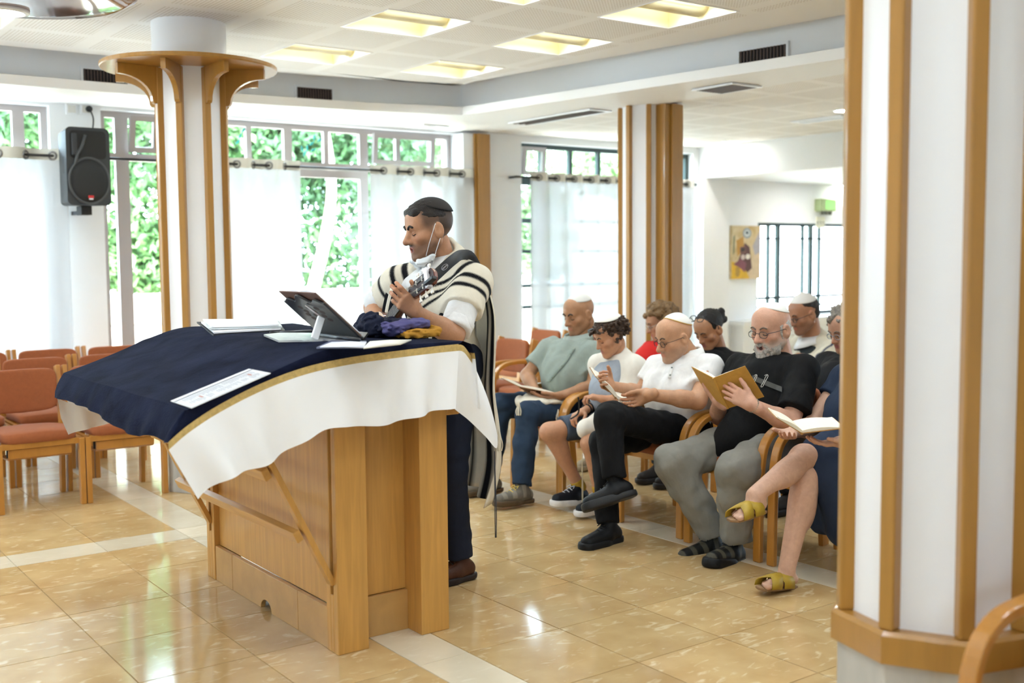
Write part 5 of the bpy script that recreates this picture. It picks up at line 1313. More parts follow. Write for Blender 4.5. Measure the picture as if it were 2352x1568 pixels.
for iu in range(3):
    for iv in range(4):
        c = A2 + sdv * W_ * (0.25 + 0.2 * iu + 0.05 * (iv % 2)) + upv_ * L_ * (0.52 + 0.09 * iv) - nrm * 0.0095
        pts = [c + (sdv * math.cos(q) * 0.022 + upv_ * math.sin(q) * 0.011) for q in np.linspace(0, 2 * math.pi, 12, endpoint=False)]
        b.add(pts, [tuple(range(12))])
tag(b.build('cutouts', mat('cutout_brown', '3A2A22', 0.6), t), kind='stuff')
# foot plate lying on the table
FP = [(606, 772), (640, 786), (700, 785), (800, 782), (838, 779), (800, 770), (700, 768), (640, 768)]
b = MB(); slab(b, [on_top(x, y, 0.004) for x, y in FP], 0.008); b.build('foot_plate', mat('stand_silver_top', 'C9CBCC', 0.25, metal=0.2), t)
b = MB()
for k in range(14):
    c = on_top(655 + (k % 7) * 15, 773 + (k // 7) * 6 + (k % 7) * 0.6, 0.0135); b.add([c + V3(math.cos(q) * 0.009, math.sin(q) * 0.016, 0) for q in np.linspace(0, 2 * math.pi, 10, endpoint=False)], [tuple(range(10))])
tag(b.build('foot_holes', STB, t), kind='stuff')
leg0 = on_top(722, 778, 0.012); leg1 = at_y(738, 728, leg0[1] + 0.02)
b = MB(); b.bar(leg0, leg1, 0.03, 0.012, (0, 1, 0)); b.build('support_leg', WHITE_G, t, bevel=0.003)
b = MB(); b.tube([leg1, A2 + sdv * W_ * 0.45 + upv_ * L_ * 0.88 - nrm * 0.014], 0.004, 6); b.build('brace_wire', ALU, t, smooth=True)
b = MB(); b.tube([on_top(735, 769, 0.018), on_top(825, 780, 0.018)], 0.008, 8); b.build('clamp_rod', mat('rod_grey', '3A3C40', 0.3, metal=0.5), t, smooth=True)
b = MB(); b.prism([A2 + nrm * 0.0, A2 + sdv * W_, A2 + sdv * W_ + nrm * 0.03, A2 + nrm * 0.03], upv_ * 0.008); b.build('ledge', STB, t)
t = thing('prayer_book', A2 + nrm * 0.02, 'open prayer book resting on the black bookstand', 'book')
b = MB(); o0 = A2 + upv_ * 0.012 + nrm * 0.004
b.obox(o0 + sdv * W_ * 0.5 + upv_ * 0.115 * 1.15 + nrm * 0.002, sdv * 0.16, upv_ * 0.13, nrm * 0.002); b.build('cover', mat('book_brown', '6B4A3C', 0.6), t)
for s in (-1, 1):
    G = [[o0 + sdv * (W_ * 0.5 + s * 0.155 * f) + upv_ * v + nrm * (0.006 + 0.016 * math.sin(min(1, f * 1.3) * math.pi) ** 0.6 * 0.9) for f in np.linspace(0, 1, 10)] for v in (0.005, 0.255)]
    b = MB(); b.grid(np.array(G)); b.build('page_block', PAPER, t, smooth=True, solid=0.008)
# open booklet near the edge
t = thing('open_booklet', on_top(830, 790), 'thin open white booklet lying at the near table edge', 'booklet')
b = MB(); slab(b, [on_top(x, y, 0.004) for x, y in ((727, 801), (835, 800), (842, 786), (760, 785))], 0.006); b.build('cover', mat('booklet_grey', '5A5E78', 0.5), t)
G = np.array([[on_top(735, 797, 0.012), on_top(790, 796, 0.016), on_top(835, 798, 0.012)], [on_top(762, 786, 0.012), on_top(805, 785, 0.018), on_top(842, 786, 0.012)]]); b = MB(); b.grid(G); b.build('page', mat('booklet_page', 'D9DAE4', 0.6), t, smooth=True, solid=0.004)
G = np.array([[on_top(835, 799, 0.012), on_top(880, 794, 0.018), on_top(920, 790, 0.010)], [on_top(850, 785, 0.012), on_top(895, 782, 0.020), on_top(945, 781, 0.010)]]); b = MB(); b.grid(G); b.build('page', mat('booklet_page2', 'E8E4D8', 0.6), t, smooth=True, solid=0.006)
# folded fabric bags
def cloth_heap(name, prims, colr, label, seed, amp=0.006, h=0.005, base=None, s1=95):
    t = thing(name, base, label, 'bag'); b = Blob(); b.sdf(prims, h, np.array(lin(colr)), noise=folds(seed, s1, 240, (1, 1, 1.5)), namp=amp); b.build('folded_cloth', CLOTH, t); return t
zt = Z_T + 0.008
p = on_top(935, 778); q = on_top(1005, 780)
c = at_y(868, 762, 4.00); t1 = cloth_heap('navy_bag', [el((c[0] - 0.02, 4.02, zt + 0.04), (0.06, 0.10, 0.05), k=0.02), el((c[0] + 0.05, 4.0, zt + 0.035), (0.07, 0.10, 0.042), k=0.03), el((c[0] - 0.03, 4.0, zt + 0.065), (0.04, 0.06, 0.035), k=0.02), el((c[0] + 0.10, 4.0, zt + 0.05), (0.06, 0.08, 0.022), k=0.02), bx((c[0], 4.0, zt - 0.05), (0.4, 0.4, 0.05), k=0.003, op='s')], '1B1F33', 'crumpled navy velvet bag on the table in front of the guitarist', 21, 0.010, base=(c[0], 4.0, zt))
c = at_y(945, 775, 3.86)
t2 = cloth_heap('mustard_bag', [bx((c[0] + 0.03, 3.87, zt + 0.012), (0.085, 0.06, 0.012), rad=0.011, k=0.01), bx((c[0] + 0.045, 3.87, zt + 0.026), (0.075, 0.055, 0.007), rad=0.006, k=0.008), rc((c[0] + 0.11, 3.83, zt + 0.024), (c[0] + 0.11, 3.90, zt + 0.024), 0.018, k=0.01)], 'B5822E', 'mustard yellow folded fabric bag under the purple one', 22, 0.006, h=0.004, base=(c[0], 3.87, zt))
t3 = cloth_heap('purple_bag', [bx((c[0] - 0.005, 3.91, zt + 0.046), (0.10, 0.06, 0.012), rad=0.010, k=0.01), el((c[0] + 0.03, 3.90, zt + 0.060), (0.085, 0.055, 0.014), k=0.02), el((c[0] - 0.06, 3.90, zt + 0.028), (0.05, 0.05, 0.022), k=0.02)], '565382', 'purple folded fabric bag with stitched edge on top of the mustard one', 23, 0.007, h=0.004, base=(c[0], 3.91, zt + 0.03))
# ================================================================== PEOPLE
J = at_y
def start(label, x, y): return thing('person', (x, y, 0), label, 'person')
def body(t, c, R, sc, skin, hp, hcol, neck, arms=(), hands=(), legs=(), neck_r=0.055, hh=0.0042):
    sk = np.array(lin(skin)); B = Blob()
    xf = lambda V: c + (V * sc) @ R.T
    B.sdf(hp, hh, sk, xf=xf, colf=hcol)
    n0 = c + (V3(0, -0.028, -0.060) * sc) @ R.T; nd = unit(neck - n0)
    P = [rc(n0, neck + nd * 0.05, neck_r, neck_r * 1.12, k=0.02)]
    B.sdf(P, 0.006, sk)
    for i, prims in enumerate(arms):
        hp_ = list(hands[i]) if i < len(hands) and hands[i] else []
        el_, wr_ = prims[1]['a'], prims[2]['b']
        if hp_:
            B.sdf(prims[:2] + [rc(el_ + (wr_ - el_) * 0.25, el_ + (wr_ - el_) * 0.60, prims[2]['r1'], prims[2]['r1'] * 0.55 + prims[2]['r2'] * 0.45, k=0.02)], 0.006, sk)
            fa = rc(el_ + (wr_ - el_) * 0.50, wr_, prims[2]['r1'] * 0.64 + prims[2]['r2'] * 0.36, prims[2]['r2'], k=0.012)
            def hc(V, w=wr_): return lerp(np.tile(sk, (len(V), 1)), sk * np.array([1.0, 0.86, 0.82]), 0.8 * sstep(np.linalg.norm(V - w, axis=1), 0.06, 0.17) * (((V - w) @ unit(wr_ - el_)) > 0))
            B.sdf([fa] + hp_, 0.0036, sk, colf=hc)
        else: B.sdf(prims, 0.006, sk)
    for prims in legs: B.sdf(prims, 0.007, sk)
    return B.build('body', SKIN, t)
def arm(sh, elb, wr, r=(0.047, 0.041, 0.041, 0.027)):
    d = unit(wr - elb); return [rc(sh, elb, r[0], r[1], k=0.02), rc(elb, elb + (wr - elb) * 0.35, r[2], r[2] * 0.98, k=0.02), rc(elb + (wr - elb) * 0.3, wr + d * 0.01, r[2] * 0.98, r[3], k=0.02)]
def garment(t, name, prims, colr, h=0.009, seed=1, amp=0.006, s1=30, s2=80, material=None, colf=None, anis=(1, 1, 0.55)):
    b = Blob(); b.sdf(prims, h, np.array(lin(colr)), noise=folds(seed, s1, s2, anis), namp=amp, colf=colf)
    o = b.build(name, material or CLOTH, t); o_V = np.vstack(b.V); return o, o_V
def surf(V, px, py, lift=0.003):
    d = unit(ray(px, py)); q = V - CAM; tt = q @ d; dist = np.linalg.norm(q - tt[:, None] * d, axis=1)
    m = dist < 0.012
    if not m.any(): m = dist < dist.min() + 0.003
    return CAM + d * (tt[m].min() - lift)
def collar(t, neck, fwd, colr, r=0.068, tilt=0.35, hgt=0.035, flare=0.02):
    """turn-down collar: two wings meeting under the chin"""
    f = unit(V3(fwd[0], fwd[1], 0)); sd = V3(-f[1], f[0], 0); b = MB()
    for s in (-1, 1):
        G = []
        for k in range(13):
            a = math.pi * k / 12; d = -f * math.cos(a) + sd * s * math.sin(a)
            inn = neck + d * r * 0.93 + V3(0, 0, hgt * 0.6 - tilt * 0.05 * (1 - math.cos(a)))
            top = neck + d * r * 1.0 + V3(0, 0, hgt - tilt * 0.05 * (1 - math.cos(a)))
            bot = neck + d * (r + flare + 0.012 * (k > 9) * (k - 9)) + V3(0, 0, -0.012 - tilt * 0.06 * (1 - math.cos(a)) - 0.006 * max(0, k - 8))
            G.append([inn, top, bot])
        b.grid(np.array(G), flip=s < 0)
    return b.build('collar', mat('collar_' + colr, colr, 0.85), t, smooth=True, solid=0.004)
def fringe(t, p0, n, ln, colr='E4DCC8', r=0.0022, part='tassel', seed=0, spread=0.012):
    m = MB(); q = np.random.default_rng(seed)
    for k in range(n):
        o = V3(q.uniform(-spread, spread), q.uniform(-spread, spread), 0) ; m.tube(catmull([p0, p0 + o * 0.6 - V3(0, 0, ln * 0.35), p0 + o * 1.4 - V3(0, 0, ln * 0.7), p0 + o - V3(0, 0, ln)], 4), r, 5)
    return m.build(part, mat('fringe_' + colr, colr, 0.9), t, smooth=True)
def open_book(name, label, S, Lc, Rc, inward, colr='B08538', th=0.010):
    """S, Lc, Rc = (near end, far end) of spine, left and right fore-edges; inward = the side the pages are on"""
    S, Lc, Rc = [np.array(q, float) for q in (S, Lc, Rc)]; t = thing(name, S.mean(0), label, 'book', 'prayer books held by the congregation')
    iv = np.array(inward, float); CV = mat('bookcloth_' + colr, colr, 0.6, var=0.08, vscale=40)
    for E_ in (Lc, Rc):
        n = unit(np.cross(E_[0] - S[0], S[1] - S[0])); n = n if n @ iv > 0 else -n
        b = MB(); b.prism([S[0], E_[0], E_[1], S[1]], n * 0.003); b.build('cover', CV, t)
        e = lambda p, f: p
        a0, a1 = S[0] * 0.97 + S[1] * 0.03, S[0] * 0.03 + S[1] * 0.97; b0, b1 = E_[0] * 0.97 + E_[1] * 0.03, E_[0] * 0.03 + E_[1] * 0.97
        G0, G1 = [], []
        for f in np.linspace(0.0, 0.96, 9):
            bl = th * (0.55 + 0.9 * math.sin(min(1, f * 1.15 + 0.08) * math.pi) ** 0.7); G0.append(a0 + (b0 - a0) * f); G1.append(bl)
        V = []; N_ = len(G0)
        for k in range(N_):
            f = k / (N_ - 1) * 0.96; V += [a0 + (b0 - a0) * f + n * 0.0032, a1 + (b1 - a1) * f + n * 0.0032, a1 + (b1 - a1) * f + n * (0.0032 + G1[k]), a0 + (b0 - a0) * f + n * (0.0032 + G1[k])]
        Fc = [(k * 4 + j, k * 4 + (j + 1) % 4, (k + 1) * 4 + (j + 1) % 4, (k + 1) * 4 + j) for k in range(N_ - 1) for j in range(4)] + [(3, 2, 1, 0), tuple((N_ - 1) * 4 + j for j in range(4))]
        b = MB(); b.add(V, Fc); b.build('page_block', mat('book_pages', 'EAE4D4', 0.7), t)
    b = MB(); b.tube([S[0], S[1]], 0.006, 8); b.build('spine', CV, t)
    return t
CREAMC = np.array(lin('DED6C4')); BLK = np.array(lin('131318'))
def bands(s, edges, c0=CREAMC, c1=BLK, soft=0.0045):
    C = np.tile(c0, (len(s), 1)); m = np.zeros(len(s))
    for a, b in edges: m = np.maximum(m, sstep(s, a - soft, a + soft) * (1 - sstep(s, b - soft, b + soft)))
    return lerp(C, c1, m)

# ---------------------------------------------------------------- the guitarist
t = start('standing guitarist in a black-striped white prayer shawl and black skullcap behind the reading table', 2.78, 4.3); G_T = t
c = J(985, 527, 4.32); fw = unit(V3(-0.98, 0.20, -0.20)); R = frame(fw, V3(-0.05, 0, 1)); sc = 1.10
N_ = J(1020, 612, 4.33); shL = J(1083, 655, 4.14); shR = J(912, 655, 4.52); elL = J(1042, 770, 4.03); wrL = J(955, 716, 3.99); elR = J(858, 706, 4.68); wrR = J(874, 742, 4.46)
pel = V3(2.82, 4.33, 0.98)
kn = J(912, 678, 3.97)
HL = hand_prims(wrL, kn - wrL, V3(0.25, 0.9, 0.25), V3(0.6, 0, 0.8), [(0.35, 0.9, 0.6), (0.5, 0.95, 0.6), (0.7, 1.0, 0.6), (0.9, 1.0, 0.6)], 1.05)
HR = hand_prims(wrR, unit(V3(-0.15, -0.75, -0.55)), V3(0.85, -0.1, -0.3), V3(-0.3, -0.4, 0.85), [0.35, 0.4, 0.45, 0.5], 1.02, th=(0.7, 0.6, 0.1))
body(t, c, R, sc, 'BC8A69', head_prims(0.55, 1.0, 1.12), head_colour('BC8A69', '3A2A22', 0.62, '4A3A31', lip='B56A5E'), N_, [arm(shL, elL, wrL, (0.05, 0.046, 0.046, 0.029)), arm(shR, elR, wrR, (0.05, 0.045, 0.045, 0.029))], [HL, HR])
finish_face(t, c, R, sc, '1E1714', 0.004, bw=0.0062, dark_mouth=0.7)
b = Blob(); b.sdf([el(CRC + V3(0, 0.005, 0.006), CRR * V3(1.02, 1.02, 1.03), clip=[((0, 0, 0.050), (0, 0.25, -1))]), rc((-0.045, 0.064, 0.082), (0.045, 0.064, 0.082), 0.016, k=0.02)], 0.0042, np.array(lin('231B17')), noise=folds(3, 220, 500, (1, 0.5, 1)), namp=0.0022, xf=lambda V: c + (V * sc) @ R.T); b.build('hair', HAIRM, t)
cap_shell(t, c, R, sc, (0, -0.42, 1), 0.98, '2E2A28', grow=1.095, rim='141312')
# surgical mask pulled under the chin, with ear loops
MS = mat('mask_white', 'E9ECEE', 0.8); X = lambda V: c + (np.array(V) * sc) @ R.T
bm = Blob(); bm.sdf([rc((-0.030, 0.078, -0.128), (0.030, 0.074, -0.124), 0.017, 0.019, k=0.01, sq=((0, 0.6, -0.8), 0.6)), rc((0.030, 0.074, -0.122), (0.060, 0.030, -0.104), 0.020, 0.022, k=0.015, sq=((0.8, 0.4, -0.3), 0.5)), rc((0.036, 0.064, -0.140), (0.056, 0.024, -0.134), 0.018, 0.016, k=0.015), rc((-0.030, 0.078, -0.128), (-0.056, 0.030, -0.110), 0.015, k=0.01)], 0.004, np.array(lin('E6EAEC')), noise=folds(18, 130, 300, (1, 1, 1)), namp=0.005, xf=lambda V: c + (V * sc) @ R.T); mk = bm.build('face_mask', CLOTH, t)
for s in (-1, 1):
    b = MB(); b.tube(X([(s * 0.055, 0.055, -0.100), (s * 0.070, 0.035, -0.05), (s * 0.084, -0.002, 0.024)]), 0.0016, 5); b.tube(X([(s * 0.055, 0.03, -0.135), (s * 0.072, 0.012, -0.085), (s * 0.086, -0.014, -0.032)]), 0.0016, 5); b.build('ear_loop', MS, mk, smooth=True)
garment(t, 'shirt', torso(N_, pel, shL, shR, fw, 0.1, 0.150) + [rc(pel, pel - V3(0, 0, 0.10), 0.150, 0.155, k=0.04, sq=((1, 0, 0), 0.8)), sleeve(shL, elL, 0.86, 0.070, 0.074), sleeve(shR, elR, 0.80, 0.068, 0.074)], 'E3E3E3', seed=4, amp=0.008)
for sh, e, f in ((shL, elL, 0.80), (shR, elR, 0.74)):   # rolled cuffs
    d = unit(e - sh); m = sh + (e - sh) * f; b = Blob(); b.sdf([rc(m - d * 0.05, m + d * 0.06, 0.073, 0.072, clip=[(m + d * 0.035, d), (m - d * 0.02, -d)])], 0.006, np.array(lin('E6E6E6')), noise=folds(9, 60, 140), namp=0.003); b.build('rolled_cuff', CLOTH, t)
collar(t, N_ + V3(-0.012, 0, 0.03), fw, 'E8E8E8', 0.074, hgt=0.04)
hipL, hipR = V3(2.80, 4.24, 0.95), V3(2.80, 4.43, 0.95); kL, kR = V3(2.745, 4.22, 0.50), V3(2.74, 4.46, 0.50); aL, aR = V3(2.765, 4.185, 0.092), V3(2.80, 4.50, 0.092)
garment(t, 'trousers', [rc(hipL + V3(0, 0, 0.06), hipR + V3(0, 0, 0.06), 0.125, k=0.05)] + leg_prims(hipL, kL, aL, 0.105, 0.078, 0.066, 0.015) + leg_prims(hipR, kR, aR, 0.105, 0.078, 0.066, 0.015), '1A2030', seed=6, amp=0.006, anis=(1, 1, 1.3))
shoe(t, aL, V3(-1, -0.1, 0), '4A2B1C', '2B2220', lace='2A1A12'); shoe(t, aR, V3(-1, 0.2, 0), '4A2B1C', '2B2220', lace='2A1A12')
# prayer shawl: mantle over shoulders and upper arms, plus the long back panel
aLd, aRd = unit(elL - shL), unit(elR - shR); sp = unit(N_ - pel); fh = V3(-1, 0.1, 0)
def shawl_col(V):
    def path(sh, d):
        a = unit(sh - N_); l = np.linalg.norm(sh - N_); s1 = np.clip((V - N_) @ a, -0.1, l); s2 = np.clip((V - sh) @ d, 0, 9); return s1 + s2, np.linalg.norm(V - sh - np.clip((V - sh) @ d, 0, 0.3)[:, None] * d, axis=1)
    sL, dL = path(shL, aLd); sR, dR = path(shR, aRd)
    near = (V[:, 1] < N_[1]); s = np.where(near, sL, sR)
    return bands(s, [(0.075, 0.095), (0.155, 0.185), (0.215, 0.240), (0.268, 0.290)])
mant = [rc(N_ + V3(0.02, 0, 0.005), shL + V3(0.01, 0, 0.01), 0.080, 0.083, k=0.05), rc(N_ + V3(0.02, 0, 0.005), shR + V3(0.01, 0, 0.01), 0.080, 0.080, k=0.05), rc(shL, shL + (elL - shL) * 0.75, 0.086, 0.098, k=0.05, clip=[(shL + (elL - shL) * 0.52, aLd)]), rc(shR, shR + (elR - shR) * 0.9, 0.084, 0.092, k=0.05, clip=[(shR + (elR - shR) * 0.50, aRd)]),
        rc(pel + sp * 0.06, (shL + shR) / 2 - sp * 0.10, 0.178, 0.172, k=0.06, sq=(fh, 0.80)), rc(c + (V3(0.02, -0.085, -0.075) * sc) @ R.T, N_ + V3(0.05, -0.03, 0.01), 0.035, 0.062, k=0.04), rc(N_ + V3(0.05, -0.03, 0.03), shL + V3(0.0, 0.05, 0.03), 0.05, 0.05, k=0.04),
        rc(N_ + fh * 0.12 + V3(0, 0, 0.03), pel + fh * 0.22 + V3(0, 0, 0.1), 0.060, 0.045, k=0.015, op='s'), el(N_ + fh * 0.045 + V3(0, 0, 0.075), (0.085, 0.075, 0.06), k=0.02, op='s')]
garment(t, 'prayer_shawl', mant, 'DED6C4', h=0.007, seed=12, amp=0.008, s1=26, s2=70, material=WOOL, colf=shawl_col)
le = resample(catmull([J(1120, 660, 4.10), J(1133, 720, 4.07), J(1132, 800, 4.06), J(1128, 900, 4.06), J(1140, 1000, 4.06), J(1142, 1080, 4.06), J(1120, 1165, 4.06)], 6), 40)
re = resample(np.array([(2.98, 4.52, 1.30), (3.0, 4.52, 0.95), (2.98, 4.54, 0.60), (2.96, 4.52, 0.42)]), 40)
Gs = []; Cs = []
for i in range(40):
    row = []
    for k in range(28):
        u = k / 27; p = le[i] * (1 - u) + re[i] * u; p = p + V3(0.030 * math.sin(u * 17 + 0.6 * math.sin(i * 0.12)) * (0.3 + i / 40) + 0.05 * math.sin(u * math.pi), 0, 0); row.append(p)
        Cs.append(BLK if (0.10 < u < 0.16 or 0.22 < u < 0.26 or 0.60 < u < 0.66) else CREAMC)
    Gs.append(row)
b = MB(); b.grid(np.array(Gs)); b.build('shawl_back_panel', WOOL, t, smooth=True, solid=0.004, col=np.array(Cs))
# front hanging lappets of the shawl
for (p0, p1, w) in ((shR + V3(-0.055, -0.06, 0.0), V3(2.56, 4.42, 1.0), 0.10), (shL + V3(-0.06, 0.07, 0.0), V3(2.60, 4.17, 1.0), 0.11)):
    Gs, Cs = [], []
    for i in range(24):
        f = i / 23; row = []
        for k in range(16):
            u = k / 15 - 0.5; p = p0 * (1 - f) + p1 * f + V3(-0.035 * math.sin(f * math.pi) - 0.012 * math.cos(u * 20), u * w * (1 - 0.2 * f), 0.0); row.append(p); Cs.append(BLK if (0.04 < k / 15 < 0.24 or 0.70 < k / 15 < 0.86) else CREAMC)
        Gs.append(row)
    b = MB(); b.grid(np.array(Gs)); b.build('shawl_lappet', WOOL, t, smooth=True, solid=0.004, col=np.array(Cs))
fringe(t, J(1136, 1036, 4.05), 3, 0.40, '3A3E48', 0.0022, seed=2, spread=0.004)
fringe(t, J(1147, 985, 4.06), 8, 0.10, 'DDD5C2', seed=3)

# guitar with strap
nut = J(940, 675, 4.00); hole = V3(2.475, 4.42, 1.12); gd = unit(nut - hole); gn = V3(-0.95, -0.15, 0.25); gn = unit(gn - gd * (gn @ gd)); gs = np.cross(gn, gd)
GT = thing('classical_guitar', hole, 'classical guitar with a clip tuner held by the standing man', 'guitar')
out = []
for k in range(48):
    a = 2 * math.pi * k / 48; u = math.cos(a); r_ = 0.0
    y_ = 0.245 * u; w = (0.14 if u > 0 else 0.185) * math.sqrt(max(0, 1 - u * u)) ** 0.75 - 0.030 * math.exp(-((u - 0.12) / 0.28) ** 2)
    out.append((y_, math.copysign(max(w, 0), math.sin(a)) if abs(math.sin(a)) > 1e-6 else 0.0))
bc = hole - gd * 0.09
top = np.array([bc + gd * y + gs * w for y, w in out])
b = MB(); b.add(np.vstack([top, top - gn * 0.085]), [(i, (i + 1) % 48, (i + 1) % 48 + 48, i + 48) for i in range(48)] + [tuple(range(48, 96))]); bo = b.build('body_sides', mat('rosewood', '6A3322', 0.2, coat=0.5, var=0.2, vscale=8, stretch=(1, 6, 6)), GT, smooth=True, sharp=40)
b = MB(); b.add(top + gn * 0.001, [tuple(range(48))]); b.build('soundboard', mat('cedar_top', 'C58A45', 0.25, coat=0.5, var=0.1, vscale=20), GT)
b = MB(); b.add([hole + gn * 0.002 + (gd * math.cos(q) + gs * math.sin(q)) * 0.042 for q in np.linspace(0, 2 * math.pi, 24, endpoint=False)], [tuple(range(24))]); b.build('sound_hole', BLACK, GT)
b = MB(); b.obox((nut + hole + gd * 0.08) / 2 + gn * 0.010, gd * np.linalg.norm(nut - hole - gd * 0.08) / 2, gs * 0.026, gn * 0.004); fb = b.build('fingerboard', mat('ebony', '2C211C', 0.35), GT)
for k in range(14):
    f = 1 - 2 ** (-k / 12.0); p = nut - gd * (np.linalg.norm(nut - hole) * 1.25 * f) + gn * 0.0145; b = MB(); b.tube([p - gs * 0.025, p + gs * 0.025], 0.001, 5); b.build('fret', ALU, fb)
jn = bc + gd * 0.24
b = MB(); b.tube([jn - gn * 0.02, nut - gn * 0.004], [0.026, 0.022], 12, flat=0.6); b.build('neck', mat('mahogany', '5C2F20', 0.3, coat=0.3), GT, smooth=True)
hd = unit(gd - gn * 0.22); hn = unit(gn + gd * 0.22)
b = MB(); hp_ = [nut - gs * 0.026, nut + gs * 0.026, nut + gs * 0.036 + hd * 0.05, nut + gs * 0.036 + hd * 0.18, nut + gs * 0.012 + hd * 0.195, nut - gs * 0.012 + hd * 0.195, nut - gs * 0.036 + hd * 0.18, nut - gs * 0.036 + hd * 0.05]; b.prism(np.array(hp_), -hn * 0.02)
hs = b.build('headstock', mat('mahogany_red', '6B2F22', 0.2, coat=0.5), GT, bevel=0.003)
b = MB(); b.prism(np.array([q + hn * 0.0006 for q in hp_]), hn * 0.002); b.build('head_veneer', mat('dark_veneer', '3A2A2A', 0.55), GT)
for s in (-1, 1):
    b = MB(); b.obox(nut + hd * 0.112 + gs * s * 0.018 + hn * 0.003, hd * 0.06, gs * 0.006, hn * 0.002); b.build('head_slot', BLACK, GT)
    for k in range(3):
        p = nut + hd * (0.065 + 0.045 * k) + gs * s * 0.036 - hn * 0.01
        b = MB(); b.cyl(p, p + gs * s * 0.022, 0.004, n=8); b.obox(p + gs * s * 0.026, gs * 0.006, hd * 0.008, hn * 0.004); b.build('tuning_peg', mat('ivory_peg', 'E8E4DA', 0.3), GT, bevel=0.002)
        b = MB(); q = nut + hd * (0.065 + 0.045 * k) + gs * s * 0.018 + hn * 0.003; b.cyl(q - gs * 0.011, q + gs * 0.011, 0.004, n=10); b.build('string_roller', mat('white_roller', 'D5CFC2', 0.4), GT)
b = MB(); b.obox(nut + gn * 0.013, gs * 0.026, gd * 0.003, gn * 0.004); b.build('nut', mat('bone', 'EDE6D2', 0.4), GT)
for k in range(6):
    o_ = gs * (0.021 - 0.0084 * k); b = MB(); b.tube([nut + o_ + gn * 0.019, hole - gd * 0.17 + o_ * 1.3 + gn * 0.012], 0.0009, 4); b.tube([nut + o_ + gn * 0.019, nut + hd * (0.06 + 0.04 * (k % 3)) + gs * math.copysign(0.016, 2.5 - k) + hn * 0.007], 0.0009, 4); b.build('string', mat('string_metal', 'C9C2B4', 0.3, metal=0.6), GT)
b = MB(); p = nut + hd * 0.155 + hn * 0.004; b.obox(p + gs * 0.0, gs * 0.045, hd * 0.012, hn * 0.012); cl = b.build('clip_tuner', mat('white_clip', 'E6E4EA', 0.3), GT, bevel=0.003)
b = MB(); b.obox(p + hd * 0.03 + hn * 0.012 + gs * -0.03, gs * 0.008, hd * 0.034, hn * 0.012); b.build('tuner_screen', BLACK, cl, bevel=0.003)
b = MB(); b.obox(hole - gd * 0.17 + gn * 0.006, gs * 0.09, gd * 0.013, gn * 0.005); b.build('bridge', mat('ebony', '2C211C', 0.35), GT)
ST = thing('guitar_strap', shL, 'wide black guitar strap with a small oval emblem over the left shoulder', 'strap')
pts = catmull([J(968, 668, 4.02), J(985, 648, 4.02), J(1012, 622, 4.03), J(1040, 597, 4.05), J(1061, 585, 4.12), J(1072, 590, 4.20) + V3(0.03, 0, -0.01), J(1080, 640, 4.30) + V3(0.06, 0, -0.05), V3(2.88, 4.45, 1.2)], 6)
Gs = []
for i in range(len(pts)):
    T_ = unit(pts[min(i + 1, len(pts) - 1)] - pts[max(i - 1, 0)]); w = unit(np.cross(T_, ray(1020, 620))); wd = 0.023 * min(1, 0.35 + i / 8)
    Gs.append([pts[i] + w * wd * s for s in (-1, 0, 1)])
b = MB(); b.grid(np.array(Gs)); b.build('band', mat('strap_black', '1A1A1D', 0.6, bump=0.2, bscale=400), ST, smooth=True, solid=0.005)
ce = np.array(pts[14]); vd = -unit(ray(1020, 620)); T_ = unit(pts[15] - pts[13]); w = unit(np.cross(T_, vd))
EM = mat('emblem_silver', 'B9B9C0', 0.4)
b = MB(); b.tube([ce + vd * 0.006 + T_ * 0.020 * math.cos(q) + w * 0.010 * math.sin(q) for q in np.linspace(0, 2 * math.pi, 20, endpoint=False)], 0.0007, 4, closed=True); em = b.build('emblem', EM, ST)
b = MB(); b.tube([ce + vd * 0.006 + T_ * (-0.017 + 0.034 * k / 24) + w * 0.0035 * math.sin(k * 1.7) for k in range(25)], 0.0008, 4); b.build('emblem_script', EM, em)

# ---------------------------------------------------------------- seated figures
def seated(label, head, fw, up, sc, skin, hp, hcol, neck, shL, shR, elL, wrL, elR, wrR, HL, HR, hip, kL, aL, kR, aR, legs_skin=(), neck_r=0.055, armr=(0.047, 0.042, 0.042, 0.027), hh=0.0045):
    t = start(label, hip[0], hip[1]); R = frame(fw, up)
    body(t, head, R, sc, skin, hp, hcol, neck, [arm(shL, elL, wrL, armr), arm(shR, elR, wrR, armr)], [HL, HR], legs_skin, neck_r, hh)
    return t, R
UPV = V3(0, 0, 1)
# man in the grey short-sleeved shirt
fw = unit(V3(-1, 0.02, -0.27)); c = J(1330, 722, 5.45); N_ = J(1330, 784, 5.46); shL = J(1374, 808, 5.26); shR = J(1258, 800, 5.65); elR = J(1210, 862, 5.70); wrR = J(1232, 900, 5.52); elL = J(1362, 888, 5.20); wrL = J(1290, 908, 5.28)
hip = V3(4.50, 5.455, 0.53); hL, hR = hip + V3(0, -0.10, 0), hip + V3(0, 0.10, 0); kL = J(1212, 950, 5.33); aL = J(1197, 1122, 5.24); kR = J(1150, 930, 5.60); aR = V3(3.95, 5.62, 0.10)
HL = hand_prims(wrL, J(1245, 913, 5.36) - wrL, V3(-0.1, 0.2, 1), V3(-0.6, -0.6, 0.3), [(0.3, 0.25, 0.2)] * 4, 1.05, th=(0.8, 0.5, 0.2))
HR = hand_prims(wrR, V3(-0.5, -0.7, -0.1), V3(0, 0, 1), V3(-1, 0.4, 0), [0.3] * 4, 1.0)
t, R = seated('bald seated man in a grey-green short-sleeved shirt and jeans with an open book', c, fw, UPV, 1.03, 'A87A58', head_prims(0, 1.05, 1.1, 0.6), head_colour('A87A58', '4A372C', 0.25), N_, shL, shR, elL, wrL, elR, wrR, HL, HR, hip, kL, aL, kR, aR, neck_r=0.064)
